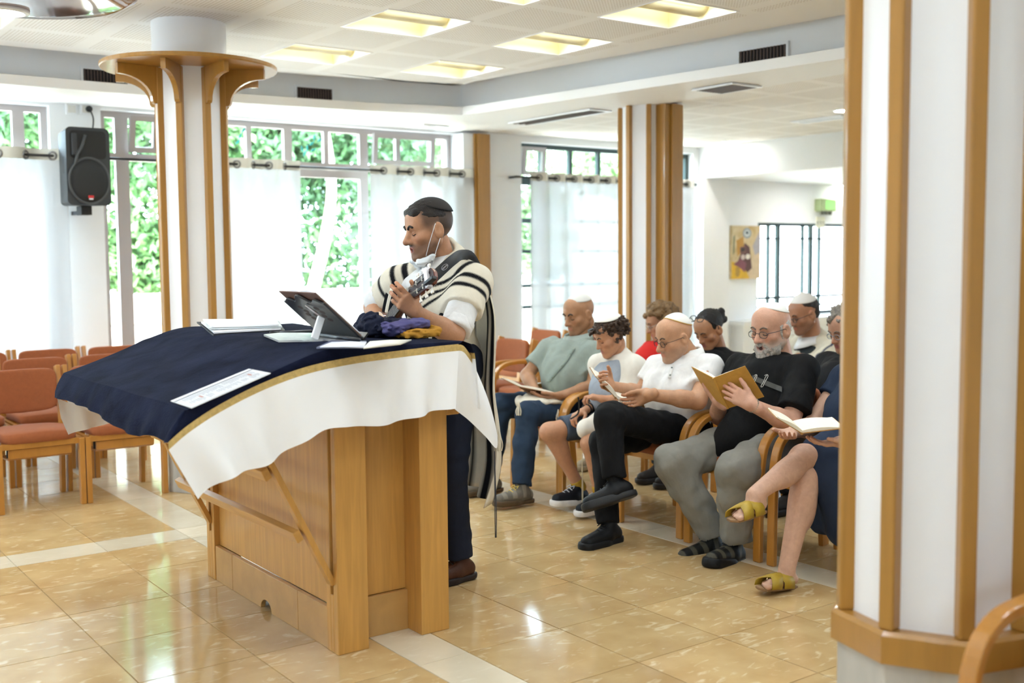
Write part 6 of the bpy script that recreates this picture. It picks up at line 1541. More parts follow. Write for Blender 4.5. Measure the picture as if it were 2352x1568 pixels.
finish_face(t, c, R, 1.03, '2C2018', 0.003, bw=0.005)
cap_shell(t, c, R, 1.03, (0, -0.14, 1), 0.98, 'D4D2CC', grow=1.07, rim='BDBAB2')
sh_o, sh_V = garment(t, 'shirt', torso(N_, hip + V3(0, 0, 0.02), shL, shR, fw, 0.9, 0.165) + [sleeve(shL, elL, 0.66, 0.068, 0.076), sleeve(shR, elR, 0.66, 0.068, 0.076)], '8E9890', seed=31, amp=0.012)
collar(t, N_ + V3(-0.012, 0, 0.03), fw, '98A29A', 0.086, hgt=0.042)
def placket(V, par, pts, hw, colr, buttons=0):
    P = catmull(np.array(pts, float), 6); b = MB(); b.grid(np.array([[surf(V, x + s_ * hw, y, 0.004) for s_ in (-1, 0, 1)] for x, y in P])); o_ = b.build('placket', mat('placket_' + colr, colr, 0.85), par, smooth=True, solid=0.002)
    for k in range(buttons):
        x, y = P[int((k + 0.5) / buttons * len(P))]; b = MB(); q_ = surf(V, x, y, 0.007); b.ball(q_, 0.005, 8, 5); b.build('button', mat('shirt_button', '6A746C', 0.4), o_, smooth=True)
placket(sh_V, sh_o, [(1318, 800), (1300, 828), (1280, 852), (1258, 878)], 3.5, '7E8A80', 3)
garment(t, 'jeans', [rc(hL + V3(0, 0, 0.02), hR + V3(0, 0, 0.02), 0.12, k=0.05)] + leg_prims(hL, kL, aL, 0.098, 0.078, 0.062, 0.02) + leg_prims(hR, kR, aR, 0.098, 0.078, 0.062, 0.02), '26364A', seed=32, amp=0.010, anis=(1, 1, 1))
shoe(t, aL, J(1152, 1168, 5.24) - J(1216, 1150, 5.24) + V3(0, 0, 0.03), '6C665C', '5B4A36', lace='D8BE62', accent='8A8376'); shoe(t, aR, V3(-1, 0.1, 0), '6C665C', '5B4A36', lace='D8BE62')
q = thing('folded_shawl', kL * 0.5 + hip * 0.5, 'cream tasselled shawl bundled on the lap of the man in grey', 'shawl')
b = Blob(); b.sdf([el(J(1250, 918, 5.40), (0.13, 0.14, 0.035), k=0.03), el(J(1215, 925, 5.42), (0.08, 0.10, 0.05), k=0.03), el(J(1290, 930, 5.32), (0.07, 0.07, 0.04), k=0.03)], 0.007, CREAMC, noise=folds(33, 50, 110, (1, 1, 1)), namp=0.010); b.build('cloth', WOOL, q)
fringe(q, J(1192, 920, 5.30), 10, 0.09, seed=7); fringe(q, J(1282, 940, 5.24), 8, 0.07, seed=8)
Ln, Sn, Rn = J(1150, 868, 5.50), J(1192, 888, 5.42), J(1292, 908, 5.25); dv = V3(0.14, 0.11, -0.045)
open_book('open_book', 'open mustard-covered book held low by the bald man in grey', (Sn, Sn + dv), (Ln, Ln + dv), (Rn, Rn + dv), V3(0.3, 0.2, 1), '9A6A38')

# boy with curly hair
fw = unit(V3(-0.95, 0.28, -0.42)); c = J(1402, 772, 4.90); N_ = J(1418, 822, 4.90); shL = J(1458, 846, 4.76); shR = J(1380, 838, 5.04); elL = J(1438, 918, 4.74); wrL = J(1388, 917, 4.80); elR = J(1388, 912, 5.06); wrR = J(1340, 945, 4.96)
hip = V3(4.45, 4.90, 0.52); hL, hR = hip + V3(0, -0.08, 0), hip + V3(0, 0.08, 0); kR = J(1262, 992, 5.05); aR = J(1328, 1112, 5.00); kL = J(1356, 1018, 4.80); aL = J(1376, 1125, 4.78)
HL = hand_prims(wrL, J(1356, 908, 4.86) - wrL, V3(-0.5, 0.6, -0.5), V3(-0.3, 0.3, 0.9), [(0.5, 0.9, 0.7)] * 4, 0.86)
HR = hand_prims(wrR, J(1312, 957, 4.95) - wrR, V3(-0.3, -0.2, -0.9), V3(-0.7, -0.6, 0.1), [(0.6, 0.9, 0.7)] * 4, 0.86)
LB = [[rc(hL, kL, 0.07, 0.054, k=0.03), rc(kL, aL, 0.052, 0.034, k=0.03), el(kL + (aL - kL) * 0.35 + V3(0.025, 0, 0), (0.035, 0.035, 0.08), k=0.03)], [rc(hR, kR, 0.07, 0.056, k=0.03), rc(kR, aR, 0.053, 0.034, k=0.03), el(kR + (aR - kR) * 0.35 + V3(0.025, 0, 0), (0.036, 0.036, 0.08), k=0.03)]]
t, R = seated('curly-haired boy in white shawl, shorts and sneakers winding a black strap', c, fw, UPV, 0.93, 'C08C6A', head_prims(0, 0.9, 0.9, 0.3), head_colour('C08C6A', lip='A8605A'), N_, shL, shR, elL, wrL, elR, wrR, HL, HR, hip, kL, aL, kR, aR, LB, 0.046, (0.038, 0.034, 0.034, 0.022))
finish_face(t, c, R, 0.93, '2A1B14', open_eye=False)
r_ = np.random.default_rng(41); pr_ = []
for k in range(620):
    d = r_.normal(size=3); d /= np.linalg.norm(d)
    if d[2] < -0.5 or (d[1] > 0.40 and d[2] < 0.24) or (d[1] > 0.12 and d[2] < -0.05): continue
    p = CRC + d * CRR * (r_.uniform(1.10, 1.46) if d[2] < 0.5 else r_.uniform(0.95, 1.08)) + V3(0, 0.010, 0); pr_.append(el(p, r_.uniform(0.008, 0.013), k=0.003))
b = Blob(); b.sdf([el(CRC + V3(0, -0.005, 0.012), CRR * 1.10, k=0.01, clip=[((0, 0.075, 0.05), (0, 1, -0.45))])] + pr_, 0.005, np.array(lin('46301F')), noise=folds(42, 220, 420, (1, 1, 1)), namp=0.006, xf=lambda V: c + (V * 0.93) @ R.T); b.build('hair', HAIRM, t)
cap_shell(t, c, R, 0.93, (0, -0.16, 1), 0.82, 'E6E2DA', grow=1.27, rim='D5D0C6')
b = MB(); p = c + (V3(0.0, 0.108, 0.082) * 0.93) @ R.T; b.obox(p, R[:, 0] * 0.016, R[:, 1] * 0.016, R[:, 2] * 0.016); b.build('head_box', mat('black_leather', '151517', 0.4), t, bevel=0.002)
garment(t, 't_shirt', torso(N_, hip, shL, shR, fw, 0.2, 0.115), '9AA2AC', seed=43, amp=0.005, h=0.008)
def boycol(V):
    s = np.abs((V - N_) @ unit(V3(0.1, 1, 0))); return bands(s * 0 + (V[:, 2]), [(0.60, 0.612), (0.635, 0.645)], np.array(lin('E4DFD4')), np.array(lin('B9C2DA')))
garment(t, 'prayer_shawl', [rc(N_ + V3(0.015, 0, 0), shL, 0.068, 0.072, k=0.05), rc(N_ + V3(0.015, 0, 0), shR, 0.066, 0.066, k=0.05), rc(shL, elL + V3(0.02, 0, -0.02), 0.072, 0.085, k=0.05), rc(shR, shR + (elR - shR) * 0.7, 0.066, 0.07, k=0.05), rc(hip + V3(0.02, 0, 0.05), (shL + shR) / 2 - V3(0, 0, 0.1) + V3(0.02, 0, 0), 0.14, 0.135, k=0.05, sq=((1, 0, 0), 0.8)), el(J(1350, 985, 4.84), (0.07, 0.06, 0.06), k=0.04), rc(elL, J(1372, 965, 4.82), 0.07, 0.05, k=0.05),
    rc(N_ + V3(-0.12, 0.035, 0.02), hip + V3(-0.15, 0.06, 0.1), 0.026, 0.026, k=0.012, op='s'), el(N_ + V3(-0.04, 0, 0.07), (0.07, 0.06, 0.05), k=0.02, op='s'), rc(wrL + (elL - wrL) * 0.6, wrL + (wrL - elL) * 0.8, 0.045, 0.06, k=0.01, op='s')], 'E4DFD4', seed=44, amp=0.008, h=0.007, material=WOOL, colf=boycol)
garment(t, 'shorts', [rc(hL + V3(0, 0, 0.01), hR + V3(0, 0, 0.01), 0.095, k=0.05), rc(hL, kL, 0.086, 0.074, k=0.04, clip=[(kL + (hL - kL) * 0.20, kL - hL)]), rc(hR, kR, 0.086, 0.076, k=0.04, clip=[(kR + (hR - kR) * 0.18, kR - hR)])], '4C5664', seed=45, amp=0.006, h=0.008)
for a, kk in ((aL, kL), (aR, kR)):
    d = unit(kk - a); b = Blob(); b.sdf([rc(a - d * 0.02, a + d * 0.05, 0.040, 0.038, clip=[(a + d * 0.03, d)])], 0.005, np.array(lin('B08A2E'))); b.build('sock', CLOTH, t)
shoe(t, aR + V3(-0.01, 0, -0.03), J(1276, 1172, 5.0) - J(1362, 1150, 5.0) + V3(0, 0, 0.04), '14161C', 'E6E2DE', s=0.95, lace='C9CCD2'); shoe(t, aL + V3(0, 0, -0.04), V3(-1, -0.1, 0), '14161C', 'E6E2DE', s=0.95, lace='C9CCD2')
fringe(t, J(1337, 1040, 4.86), 4, 0.30, 'C9BDA0', 0.002, seed=9, spread=0.004)
b = MB(); ad = unit(wrR - elR)
for k in range(5):
    ce = elR + (wrR - elR) * (0.45 + 0.10 * k); u1 = unit(np.cross(ad, (0, 0, 1))); u2 = np.cross(ad, u1)
    b.tube([ce + 0.031 * (u1 * math.cos(q) + u2 * math.sin(q)) + ad * 0.004 * math.sin(q) for q in np.linspace(0, 2 * math.pi, 18, endpoint=False)], 0.0045, 5, closed=True, flat=0.5)
q = b.build('arm_strap', mat('black_leather', '151517', 0.4), t, smooth=True)
b = MB(); b.tube(catmull([J(1328, 912, 4.88), J(1330, 930, 4.90), J(1327, 950, 4.92), J(1310, 962, 4.92)], 5), 0.005, 6, flat=0.4); b.build('strap_end', mat('black_leather', '151517', 0.4), t, smooth=True)

# man in the white polo shirt, legs crossed
fw = unit(V3(-0.96, 0.22, -0.28)); c = J(1549, 776, 4.33); N_ = J(1580, 822, 4.33); shL = J(1634, 842, 4.13); shR = J(1508, 842, 4.52); elL = J(1602, 920, 4.07); wrL = J(1492, 906, 4.17); elR = J(1472, 905, 4.56); wrR = J(1404, 887, 4.44)
hip = V3(4.33, 4.335, 0.53); hL, hR = hip + V3(0, -0.10, 0), hip + V3(0, 0.10, 0); kL = J(1398, 958, 4.29); aL = J(1412, 1106, 4.20); kR = V3(3.84, 4.40, 0.50); aR = J(1398, 1208, 4.27)
HL = hand_prims(wrL, J(1462, 918, 4.26) - wrL, V3(-0.3, 0.8, -0.3), V3(0.0, 0.3, 0.9), [(0.7, 0.7, 0.5)] * 4, 1.05, th=(0.9, 0.25, 0.35), thc=0.3)
HR = hand_prims(wrR, J(1368, 868, 4.42) - wrR, V3(-0.2, -0.7, 0.3), V3(-0.4, -0.2, 0.9), [(0.4, 0.9, 0.7)] * 4, 1.0)
t, R = seated('seated man in white polo shirt and black trousers, legs crossed, spectacles and white skullcap', c, fw, UPV, 1.02, 'C29270', head_prims(0, 1.05, 1.15, 0.7), head_colour('C29270', '8A7A70', 0.35), N_, shL, shR, elL, wrL, elR, wrR, HL, HR, hip, kL, aL, kR, aR, neck_r=0.064, armr=(0.05, 0.047, 0.046, 0.029))
finish_face(t, c, R, 1.02, '5A4638', 0.0, bw=0.0045)
glasses(t, c, R, 1.02, '1E1E22')
o, G = cap_shell(t, c, R, 1.02, (0, -0.62, 1), 0.98, 'E9E7E2', grow=1.06, rim='C9A45A', peak=0.05)
sp_ = np.array(G[7][int(40 * 0.62)]); dn = unit(sp_ - c); u1 = unit(np.cross(dn, UPV)); u2 = np.cross(dn, u1); b = MB()
for s in (0, 1): b.tube([sp_ + dn * 0.003 + 0.013 * (u1 * math.cos(q + s * math.pi) + u2 * math.sin(q + s * math.pi)) for q in (math.pi / 2, math.pi / 2 + 2.094, math.pi / 2 + 4.189)], 0.0012, 5, closed=True)
b.build('gold_star', mat('gold_thread', 'B58E3A', 0.5), o)
pl_o, pl_V = garment(t, 'polo_shirt', torso(N_, hip + V3(0, 0, 0.02), shL, shR, fw, 0.9, 0.162) + [sleeve(shL, elL, 0.62, 0.070, 0.079), sleeve(shR, elR, 0.6, 0.068, 0.077)], 'E4E3E2', seed=51, amp=0.011)
collar(t, N_ + V3(-0.012, 0, 0.03), fw, 'E9E8E6', 0.086, hgt=0.040)
placket(pl_V, pl_o, [(1545, 838), (1541, 852), (1538, 868)], 4, 'D4D3D0', 2)
garment(t, 'trousers', [rc(hL + V3(0, 0, 0.02), hR + V3(0, 0, 0.02), 0.12, k=0.05)] + leg_prims(hL, kL, aL, 0.10, 0.078, 0.060, 0.02) + leg_prims(hR, kR, aR, 0.10, 0.078, 0.060, 0.01), '0D0D0F', seed=52, amp=0.009, anis=(1, 1, 1))
shoe(t, aL + V3(0, 0, -0.01), V3(-0.86, 0.34, -0.20), '0F0F11', '2B2B2D', s=1.05, lace='0E0E10', updir=V3(0.22, 0.42, 1), solez=0.03); shoe(t, aR + V3(0, 0, 0.0), V3(-1, -0.12, 0), '0F0F11', '1A1A1C', s=1.05, lace='0E0E10', solez=0.03)
for a, kk in ((aL, kL), (aR, kR)):
    d = unit(kk - a); b = Blob(); b.sdf([rc(a - d * 0.01, a + d * 0.05, 0.040, 0.042)], 0.006, np.array(lin('121214'))); b.build('sock', CLOTH, t)
Ln, Sn, Rn = J(1366, 864, 4.42), J(1414, 914, 4.36), J(1476, 964, 4.26); dv = V3(0.09, 0.15, 0.03)
open_book('open_book', 'open book resting edge-on on the thigh of the man in the white polo', (Sn, Sn + dv), (Ln, Ln + dv), (Rn, Rn + dv), V3(0.7, 0.1, 0.7), '9A7038', th=0.014)

# bearded man in black
fw = unit(V3(-1, -0.02, -0.16)); c = J(1771, 757, 3.78); N_ = J(1790, 826, 3.78); shL = J(1848, 846, 3.57); shR = J(1700, 842, 3.99); elL = J(1816, 972, 3.49); wrL = J(1728, 930, 3.57); elR = J(1652, 955, 4.02); wrR = J(1650, 922, 3.86)
hip = V3(4.46, 3.785, 0.53); hL, hR = hip + V3(0, -0.11, 0), hip + V3(0, 0.11, 0); kR = J(1548, 1062, 3.98); aR = J(1640, 1228, 3.85); kL = J(1690, 1080, 3.62); aL = J(1690, 1240, 3.66)
HL = hand_prims(wrL, J(1682, 903, 3.66) - wrL, V3(0.35, 0.8, 0.1), V3(0.1, -0.2, 1), [(0.25, 0.45, 0.4)] * 4, 1.08, th=(0.75, 0.55, -0.1), thc=0.15)
HR = hand_prims(wrR, J(1622, 893, 3.92) - wrR, V3(0.5, -0.6, 0.3), V3(0.3, 0.2, 0.9), [(0.3, 0.8, 0.6)] * 4, 1.05)
t, R = seated('bearded man in a black T-shirt and grey trousers singing from an open book', c, fw, UPV, 1.08, 'CB9C84', head_prims(0.8, 1.05, 1.15, 0.5), head_colour('CB9C84', 'B9B0A8', 0.7, lip='9A5A50', cheeks=0.45), N_, shL, shR, elL, wrL, elR, wrR, HL, HR, hip, kL, aL, kR, aR, neck_r=0.066, armr=(0.05, 0.047, 0.046, 0.030))
finish_face(t, c, R, 1.08, '6A5A50', 0.0, bw=0.0045, dark_mouth=1.0)
glasses(t, c, R, 1.08, '2C2F38', w=0.023)
cap_shell(t, c, R, 1.08, (0, -0.34, 1), 0.92, 'ECEAE6', grow=1.055, rim='DDD9D2')
b = Blob(); b.sdf([rc((s_ * 0.064, 0.004, -0.030), (s_ * 0.052, 0.040, -0.090), 0.013, 0.020, k=0.02) for s_ in (-1, 1)] + [rc((s_ * 0.050, 0.040, -0.090), (0, 0.078, -0.128), 0.020, 0.026, k=0.02) for s_ in (-1, 1)] + [rc((s_ * 0.032, 0.078, -0.082), (0, 0.088, -0.112), 0.013, 0.018, k=0.015) for s_ in (-1, 1)] + [rc((s_ * 0.028, 0.083, -0.066), (0, 0.097, -0.050), 0.007, 0.008, k=0.008) for s_ in (-1, 1)] + [el((0, 0.092, -0.074), (0.017, 0.03, 0.012), k=0.006, op='s')], 0.0042, np.array(lin('BDB6AE')), noise=folds(61, 300, 600, (1, 1, 0.5)), namp=0.006, xf=lambda V: c + (V * 1.08) @ R.T); b.build('beard', HAIRM, t)
b = Blob(); b.sdf([el((s_ * 0.070, -0.03, 0.01), (0.013, 0.035, 0.035), k=0.01) for s_ in (-1, 1)] + [rc((s_ * 0.072, 0.014, 0.02), (s_ * 0.069, 0.012, -0.03), 0.008, k=0.01) for s_ in (-1, 1)], 0.0042, np.array(lin('C9C4BE')), noise=folds(62, 300, 600), namp=0.004, xf=lambda V: c + (V * 1.08) @ R.T); b.build('hair', HAIRM, t)
o, V = garment(t, 't_shirt', torso(N_, hip + V3(0, 0, 0.0), shL, shR, fw, 1.1, 0.180, 0.80) + [sleeve(shL, elL, 0.80, 0.078, 0.092), sleeve(shR, elR, 0.72, 0.076, 0.086), rc(hip + V3(-0.06, -0.05, 0.10), hip + V3(-0.20, 0.03, 0.05), 0.15, 0.12, k=0.06), rc(hip + V3(-0.10, 0.10, 0.02), hip + V3(-0.28, 0.08, -0.02), 0.11, 0.065, k=0.08)], '0D0D0E', seed=63, amp=0.010, s1=22)
def decal(pts, w, mt, nm, par):
    P = np.array([surf(V, x, y, 0.004) for x, y in pts]); b = MB(); b.tube(catmull(P, 5), w, 6); return b.build(nm, mt, par, smooth=True)
BAND = mat('print_grey', '4A4A48', 0.8); PINM = mat('print_white', 'D8D8D2', 0.7)
Gb = np.array([[surf(V, 1728 + 68 * u, 861 + 27 * u + 12 * v, 0.003) for u in np.linspace(0, 1, 14)] for v in (0, 0.5, 1)])
b = MB(); b.grid(Gb); b.build('printed_band', BAND, o, smooth=True)
for px_, k_ in ((1733, 0.8), (1757, 1.0)):
    decal([(px_ + 6 * k_, 860), (px_ + 1, 866), (px_ - 3, 876), (px_ - 8 * k_, 884), (px_ - 9 * k_, 888), (px_ - 5 * k_, 887), (px_, 877), (px_ + 7 * k_, 864), (px_ + 5 * k_, 860), (px_ - 1, 862)], 0.0012, PINM, 'printed_pin', o)
garment(t, 'trousers', [rc(hL + V3(0, 0, 0.02), hR + V3(0, 0, 0.02), 0.13, k=0.05)] + leg_prims(hL, kL, aL, 0.115, 0.100, 0.075, 0.0) + leg_prims(hR, kR, aR, 0.115, 0.100, 0.072, 0.0), '85837C', seed=64, amp=0.011, s1=30, anis=(1, 1, 1.2))
shoe(t, aL + V3(-0.02, 0, -0.02), J(1645, 1284, 3.60) - J(1725, 1250, 3.66) + V3(0, 0, 0.06), '131412', '151515', s=1.1, lace='141414', accent='4A463A', solez=0.034); shoe(t, aR + V3(-0.02, 0, -0.02), V3(-1, 0.1, 0), '131412', '151515', s=1.1, lace='141414', accent='4A463A', solez=0.034)
b = MB(); ad = unit(wrL - elL); u1 = unit(np.cross(ad, (0, 0, 1))); u2 = np.cross(ad, u1); ce = wrL - ad * 0.005
for q in np.linspace(0, 2 * math.pi, 24, endpoint=False): b.ball(ce + 0.034 * (u1 * math.cos(q) + u2 * math.sin(q)) + ad * 0.006 * math.cos(q), 0.0042, 6, 4)
b.build('bead_bracelet', mat('bracelet_bead', '9A9284', 0.3, metal=0.5), t, smooth=True)
BS0, BS1 = at_x(1638, 868, 3.99), at_x(1672, 938, 4.08); BL0, BL1 = at_x(1588, 842, 4.05), at_x(1624, 906, 4.13); BR0, BR1 = at_x(1711, 840, 4.06), at_x(1755, 911, 4.17)
open_book('open_book', 'open mustard-covered book held up by the bearded man in black', (BS0, BS1), (BL0, BL1), (BR0, BR1), V3(1, 0, 0.4), 'B98A3A', th=0.012)

# woman in navy, mostly behind the pillar
hip = V3(4.46, 3.225, 0.53); kU = J(1846, 1052, 3.24); aU = J(1733, 1136, 3.20); kB = J(1852, 1098, 3.22); aB = J(1808, 1302, 3.18); N_ = V3(4.52, 3.22, 0.97); shL = V3(4.50, 3.03, 0.92); shR = J(1938, 868, 3.41); elR = J(1866, 978, 3.44); wrR = V3(4.10, 3.36, 0.66); elL = V3(4.32, 2.98, 0.68); wrL = V3(4.08, 3.06, 0.66)
fw = unit(V3(-1, 0, -0.35)); c = N_ + V3(-0.07, 0, 0.17)
def foot(an, d, u, s=1.0):
    f = unit(d); uu = unit(np.array(u) - f * (np.array(u) @ f)); r = np.cross(f, uu); L = [rc(an - uu * 0.02, an + f * 0.02 - uu * 0.045, 0.034 * s, 0.032 * s, k=0.02), rc(an - f * 0.04 - uu * 0.05, an + f * 0.10 - uu * 0.062, 0.030 * s, 0.022 * s, k=0.03, sq=(uu, 0.9))]
    for i in range(5):
        o = (-0.032 + 0.016 * i) * s; e = (0.165 - 0.006 * i ** 1.6) * s
        L.append(rc(an + f * 0.09 + r * o - uu * 0.066, an + f * e + r * o * 1.1 - uu * 0.071, 0.0125 * s, (0.0115 if i == 0 else 0.0085) * s, k=0.006))
    return L, f, uu, r
FU, fU, uU, rU = foot(aU, J(1655, 1168, 3.20) - J(1738, 1150, 3.20) + V3(-0.02, -0.03, 0), V3(-0.25, 0, 1)); FB, fB, uB, rB = foot(aB + V3(0, 0, -0.005), J(1742, 1340, 3.18) - J(1822, 1325, 3.18) + V3(0, 0, 0.02), V3(0, 0, 1))
LB = [[rc(hip + V3(0, -0.1, 0), kU, 0.08, 0.062, k=0.03), rc(kU, aU, 0.060, 0.036, k=0.03), el(kU + (aU - kU) * 0.36 - V3(0, 0, 0.018), (0.09, 0.045, 0.048), R=frame(aU - kU, V3(0, 0, 1))[:, [1, 0, 2]], k=0.04)] + FU, [rc(hip + V3(0, 0.1, 0), kB, 0.08, 0.064, k=0.03), rc(kB, aB, 0.062, 0.038, k=0.03), el(kB + (aB - kB) * 0.33 + V3(0.025, 0, 0), (0.05, 0.05, 0.11), k=0.05)] + FB]
t, R = seated('woman in a navy dress and mustard sandals, mostly hidden by the right pillar', c, fw, UPV, 1.0, 'CCA38C', head_prims(0, 0.9, 0.9, 0.3), head_colour('CCA38C'), N_, shL, shR, elL, wrL, elR, wrR, hand_prims(wrL, V3(-0.8, 0.5, -0.1), V3(0, 0, 1), V3(-0.5, -0.8, 0), [0.3] * 4, 0.92), hand_prims(wrR, V3(-0.8, -0.5, -0.1), V3(0, 0, 1), V3(-0.5, 0.8, 0), [0.3] * 4, 0.92), hip, kU, aU, kB, aB, LB, 0.05, (0.05, 0.046, 0.045, 0.026), 0.006)
b = Blob(); b.sdf([el(CRC + V3(0, -0.01, 0), CRR * 1.13, k=0.01, clip=[((0, 0.06, 0.05), (0, 1, -0.5))]), el((0, -0.06, -0.06), (0.09, 0.06, 0.09), k=0.03)], 0.006, np.array(lin('4A372B')), noise=folds(70, 120, 300), namp=0.005, xf=lambda V: c + V @ R.T); b.build('hair', HAIRM, t)
garment(t, 'dress', torso(N_, hip + V3(0, 0, 0.02), shL, shR, fw, 0.5, 0.155) + [sleeve(shL, elL, 0.5, 0.07, 0.074), sleeve(shR, elR, 0.42, 0.07, 0.074), rc(hip + V3(0, -0.05, 0.03), kU + V3(0.10, 0.0, 0.01), 0.15, 0.085, k=0.06), rc(hip + V3(0, 0.06, 0.0), kB + V3(0.09, 0, 0.0), 0.14, 0.085, k=0.06),
    rc(kU + V3(0.10, -0.06, -0.02), V3(4.12, 3.02, 0.24), 0.085, 0.07, k=0.08), rc(V3(4.40, 3.1, 0.5), V3(4.34, 3.06, 0.25), 0.12, 0.11, k=0.08), rc(V3(4.16, 3.12, 0.46), V3(4.18, 3.10, 0.26), 0.10, 0.105, k=0.08), rc(V3(4.20, 3.28, 0.46), V3(4.24, 3.26, 0.26), 0.09, 0.10, k=0.08), bx((4.3, 3.1, 0.05), (0.5, 0.5, 0.12), k=0.01, op='s')], '232F45', seed=71, amp=0.010, s1=24)
SAND = mat('mustard_leather', 'A88A22', 0.55, var=0.08, vscale=30); CORK = mat('cork_sole', '8A6A48', 0.8)
for an, f, u, r in ((aU, fU, uU, rU), (aB + V3(0, 0, -0.005), fB, uB, rB)):
    b = MB(); pts = [an + f * y + r * x - u * 0.090 for y, x in ((-0.065, -0.02), (-0.07, 0.0), (-0.065, 0.02), (-0.03, 0.032), (0.04, 0.034), (0.11, 0.043), (0.16, 0.036), (0.182, 0.0), (0.165, -0.036), (0.11, -0.043), (0.04, -0.036), (-0.03, -0.032))]
    b.prism(np.array(pts), u * 0.012); sd = b.build('sandal_sole', CORK, t, bevel=0.003)
    for s in (-1, 1):
        b = MB(); G = []
        for k in range(11):
            a = math.pi * k / 10; x = s * math.cos(a) * 0.050; y = 0.030 + 0.085 * (0.5 - 0.5 * math.cos(a)); hh = 0.008 + 0.062 * math.sin(a) ** 0.55 * (1.0 - 0.22 * k / 10)
            ce = an + r * x - u * (0.088 - hh); G.append([ce + f * (y - 0.034) + u * 0.006 * math.sin(a), ce + f * y, ce + f * (y + 0.034) - u * 0.012 * math.sin(a)])
        b.grid(np.array(G)); b.build('sandal_strap', SAND, t, smooth=True, solid=0.004)
Ln, Sn, Rn = J(1782, 960, 3.16), J(1842, 996, 3.10), J(1942, 984, 2.98); dv = V3(0.10, 0.14, 0.02)
open_book('open_book', 'open book lying on the lap of the woman in navy beside the pillar', (Sn, Sn + dv), (Ln, Ln + dv), (Rn, Rn + dv), V3(0.2, 0.1, 1), 'A87C40')

# ---- second row
def lap_arms(N_, sw, hipc, s=1.0):
    shL, shR = N_ + V3(0.0, -sw, -0.055), N_ + V3(0.0, sw, -0.055); elL, elR = shL + V3(-0.10, -0.04, -0.24), shR + V3(-0.10, 0.04, -0.24); wrL, wrR = elL + V3(-0.20, 0.10, -0.01), elR + V3(-0.20, -0.10, -0.01)
    return shL, shR, elL, elR, wrL, wrR
def simple_legs(t, hip, colr, seed, shoec, ext=0.0, r=(0.09, 0.068, 0.052)):
    hL, hR = hip + V3(0, -0.09, 0), hip + V3(0, 0.09, 0); kL, kR = hip + V3(-0.44, -0.08, 0.0), hip + V3(-0.44, 0.10, 0.0); aL, aR = kL + V3(0.03 - ext, 0.0, -0.43), kR + V3(0.04 - ext, 0, -0.43)
    garment(t, 'trousers', [rc(hL + V3(0, 0, 0.02), hR + V3(0, 0, 0.02), 0.12, k=0.05)] + leg_prims(hL, kL, aL, *r, 0.02) + leg_prims(hR, kR, aR, *r, 0.02), colr, seed=seed, h=0.011)
    for a in (aL, aR): shoe(t, a, V3(-1, 0, 0), shoec, shoec)
hands2 = lambda wrL, wrR: (hand_prims(wrL, V3(-0.9, 0.3, -0.1), V3(0.1, 0.4, -0.8), V3(-0.3, 0.8, 0.3), [0.4] * 4, 0.95), hand_prims(wrR, V3(-0.9, -0.3, -0.1), V3(0.1, -0.4, -0.8), V3(-0.3, -0.8, 0.3), [0.4] * 4, 0.95))
# woman with red top
fw = unit(V3(-0.88, 0.42, -0.36)); c = J(1516, 740, 5.75); N_ = J(1530, 792, 5.76); hip = V3(5.50, 5.73, 0.53)
shL, shR, elL, elR, wrL, wrR = lap_arms(N_, 0.165, hip); HL, HR = hands2(wrL, wrR)
t, R = seated('woman in a red top and green scarf with short light brown hair and spectacles', c, fw, UPV, 0.98, 'B88768', head_prims(0, 0.88, 0.95, 0.2), head_colour('B88768', lip='A5605A'), N_, shL, shR, elL, wrL, elR, wrR, HL, HR, hip, 0, 0, 0, 0, (), 0.05, hh=0.0055)
finish_face(t, c, R, 0.98, '6B523C'); glasses(t, c, R, 0.98, 'B9B4AA', metal=0.6)
def curls(t, c, R, sc, colr, seed, n, rr, grow, test, namp=0.006, base=1.10):
    r_ = np.random.default_rng(seed); P = [el(CRC + V3(0, -0.012, 0.008), CRR * base, k=0.01, clip=[((0, 0.06, 0.055), (0, 1, -0.5))])]
    for k in range(n):
        d = r_.normal(size=3); d /= np.linalg.norm(d)
        if not test(d): continue
        P.append(el(CRC + V3(0, -0.01, 0) + d * CRR * r_.uniform(*grow), r_.uniform(*rr), k=0.008))
    b = Blob(); b.sdf(P, 0.0055, np.array(lin(colr)), noise=folds(seed, 200, 420, (1, 1, 1)), namp=namp, xf=lambda V: c + (V * sc) @ R.T); return b.build('hair', HAIRM, t)
hairtest = lambda d: not (d[2] < -0.5 or (d[1] > 0.40 and d[2] < 0.38) or (d[1] > 0.1 and d[2] < -0.1))
curls(t, c, R, 0.98, '8A6A45', 81, 120, (0.022, 0.032), (1.02, 1.24), hairtest)
garment(t, 'red_top', torso(N_, hip + V3(0, 0, 0.02), shL, shR, fw, 0.3, 0.145) + [sleeve(shL, elL, 0.8), sleeve(shR, elR, 0.8)], 'C3241F', seed=82)
b = MB(); P = [N_ + 0.085 * V3(math.cos(q) * 1.1, math.sin(q) * 1.0, 0) + V3(-0.015, 0, 0.0 - 0.03 * math.cos(q) * -1) for q in np.linspace(0, 2 * math.pi, 24, endpoint=False)]; b.tube(P, [0.034 + 0.006 * math.sin(k * 1.9) for k in range(24)], 10, closed=True); b.tube(catmull([N_ + V3(-0.09, 0.03, -0.03), N_ + V3(-0.15, 0.06, -0.14), N_ + V3(-0.17, 0.07, -0.28)], 5), 0.036, 10, flat=0.5)
b.build('scarf', mat('green_scarf', '3E6B55', 0.9, var=0.35, vscale=25, var2='6E7F7A'), t, smooth=True)
simple_legs(t, hip, '1B1C22', 83, '9A8A70', 0.06)
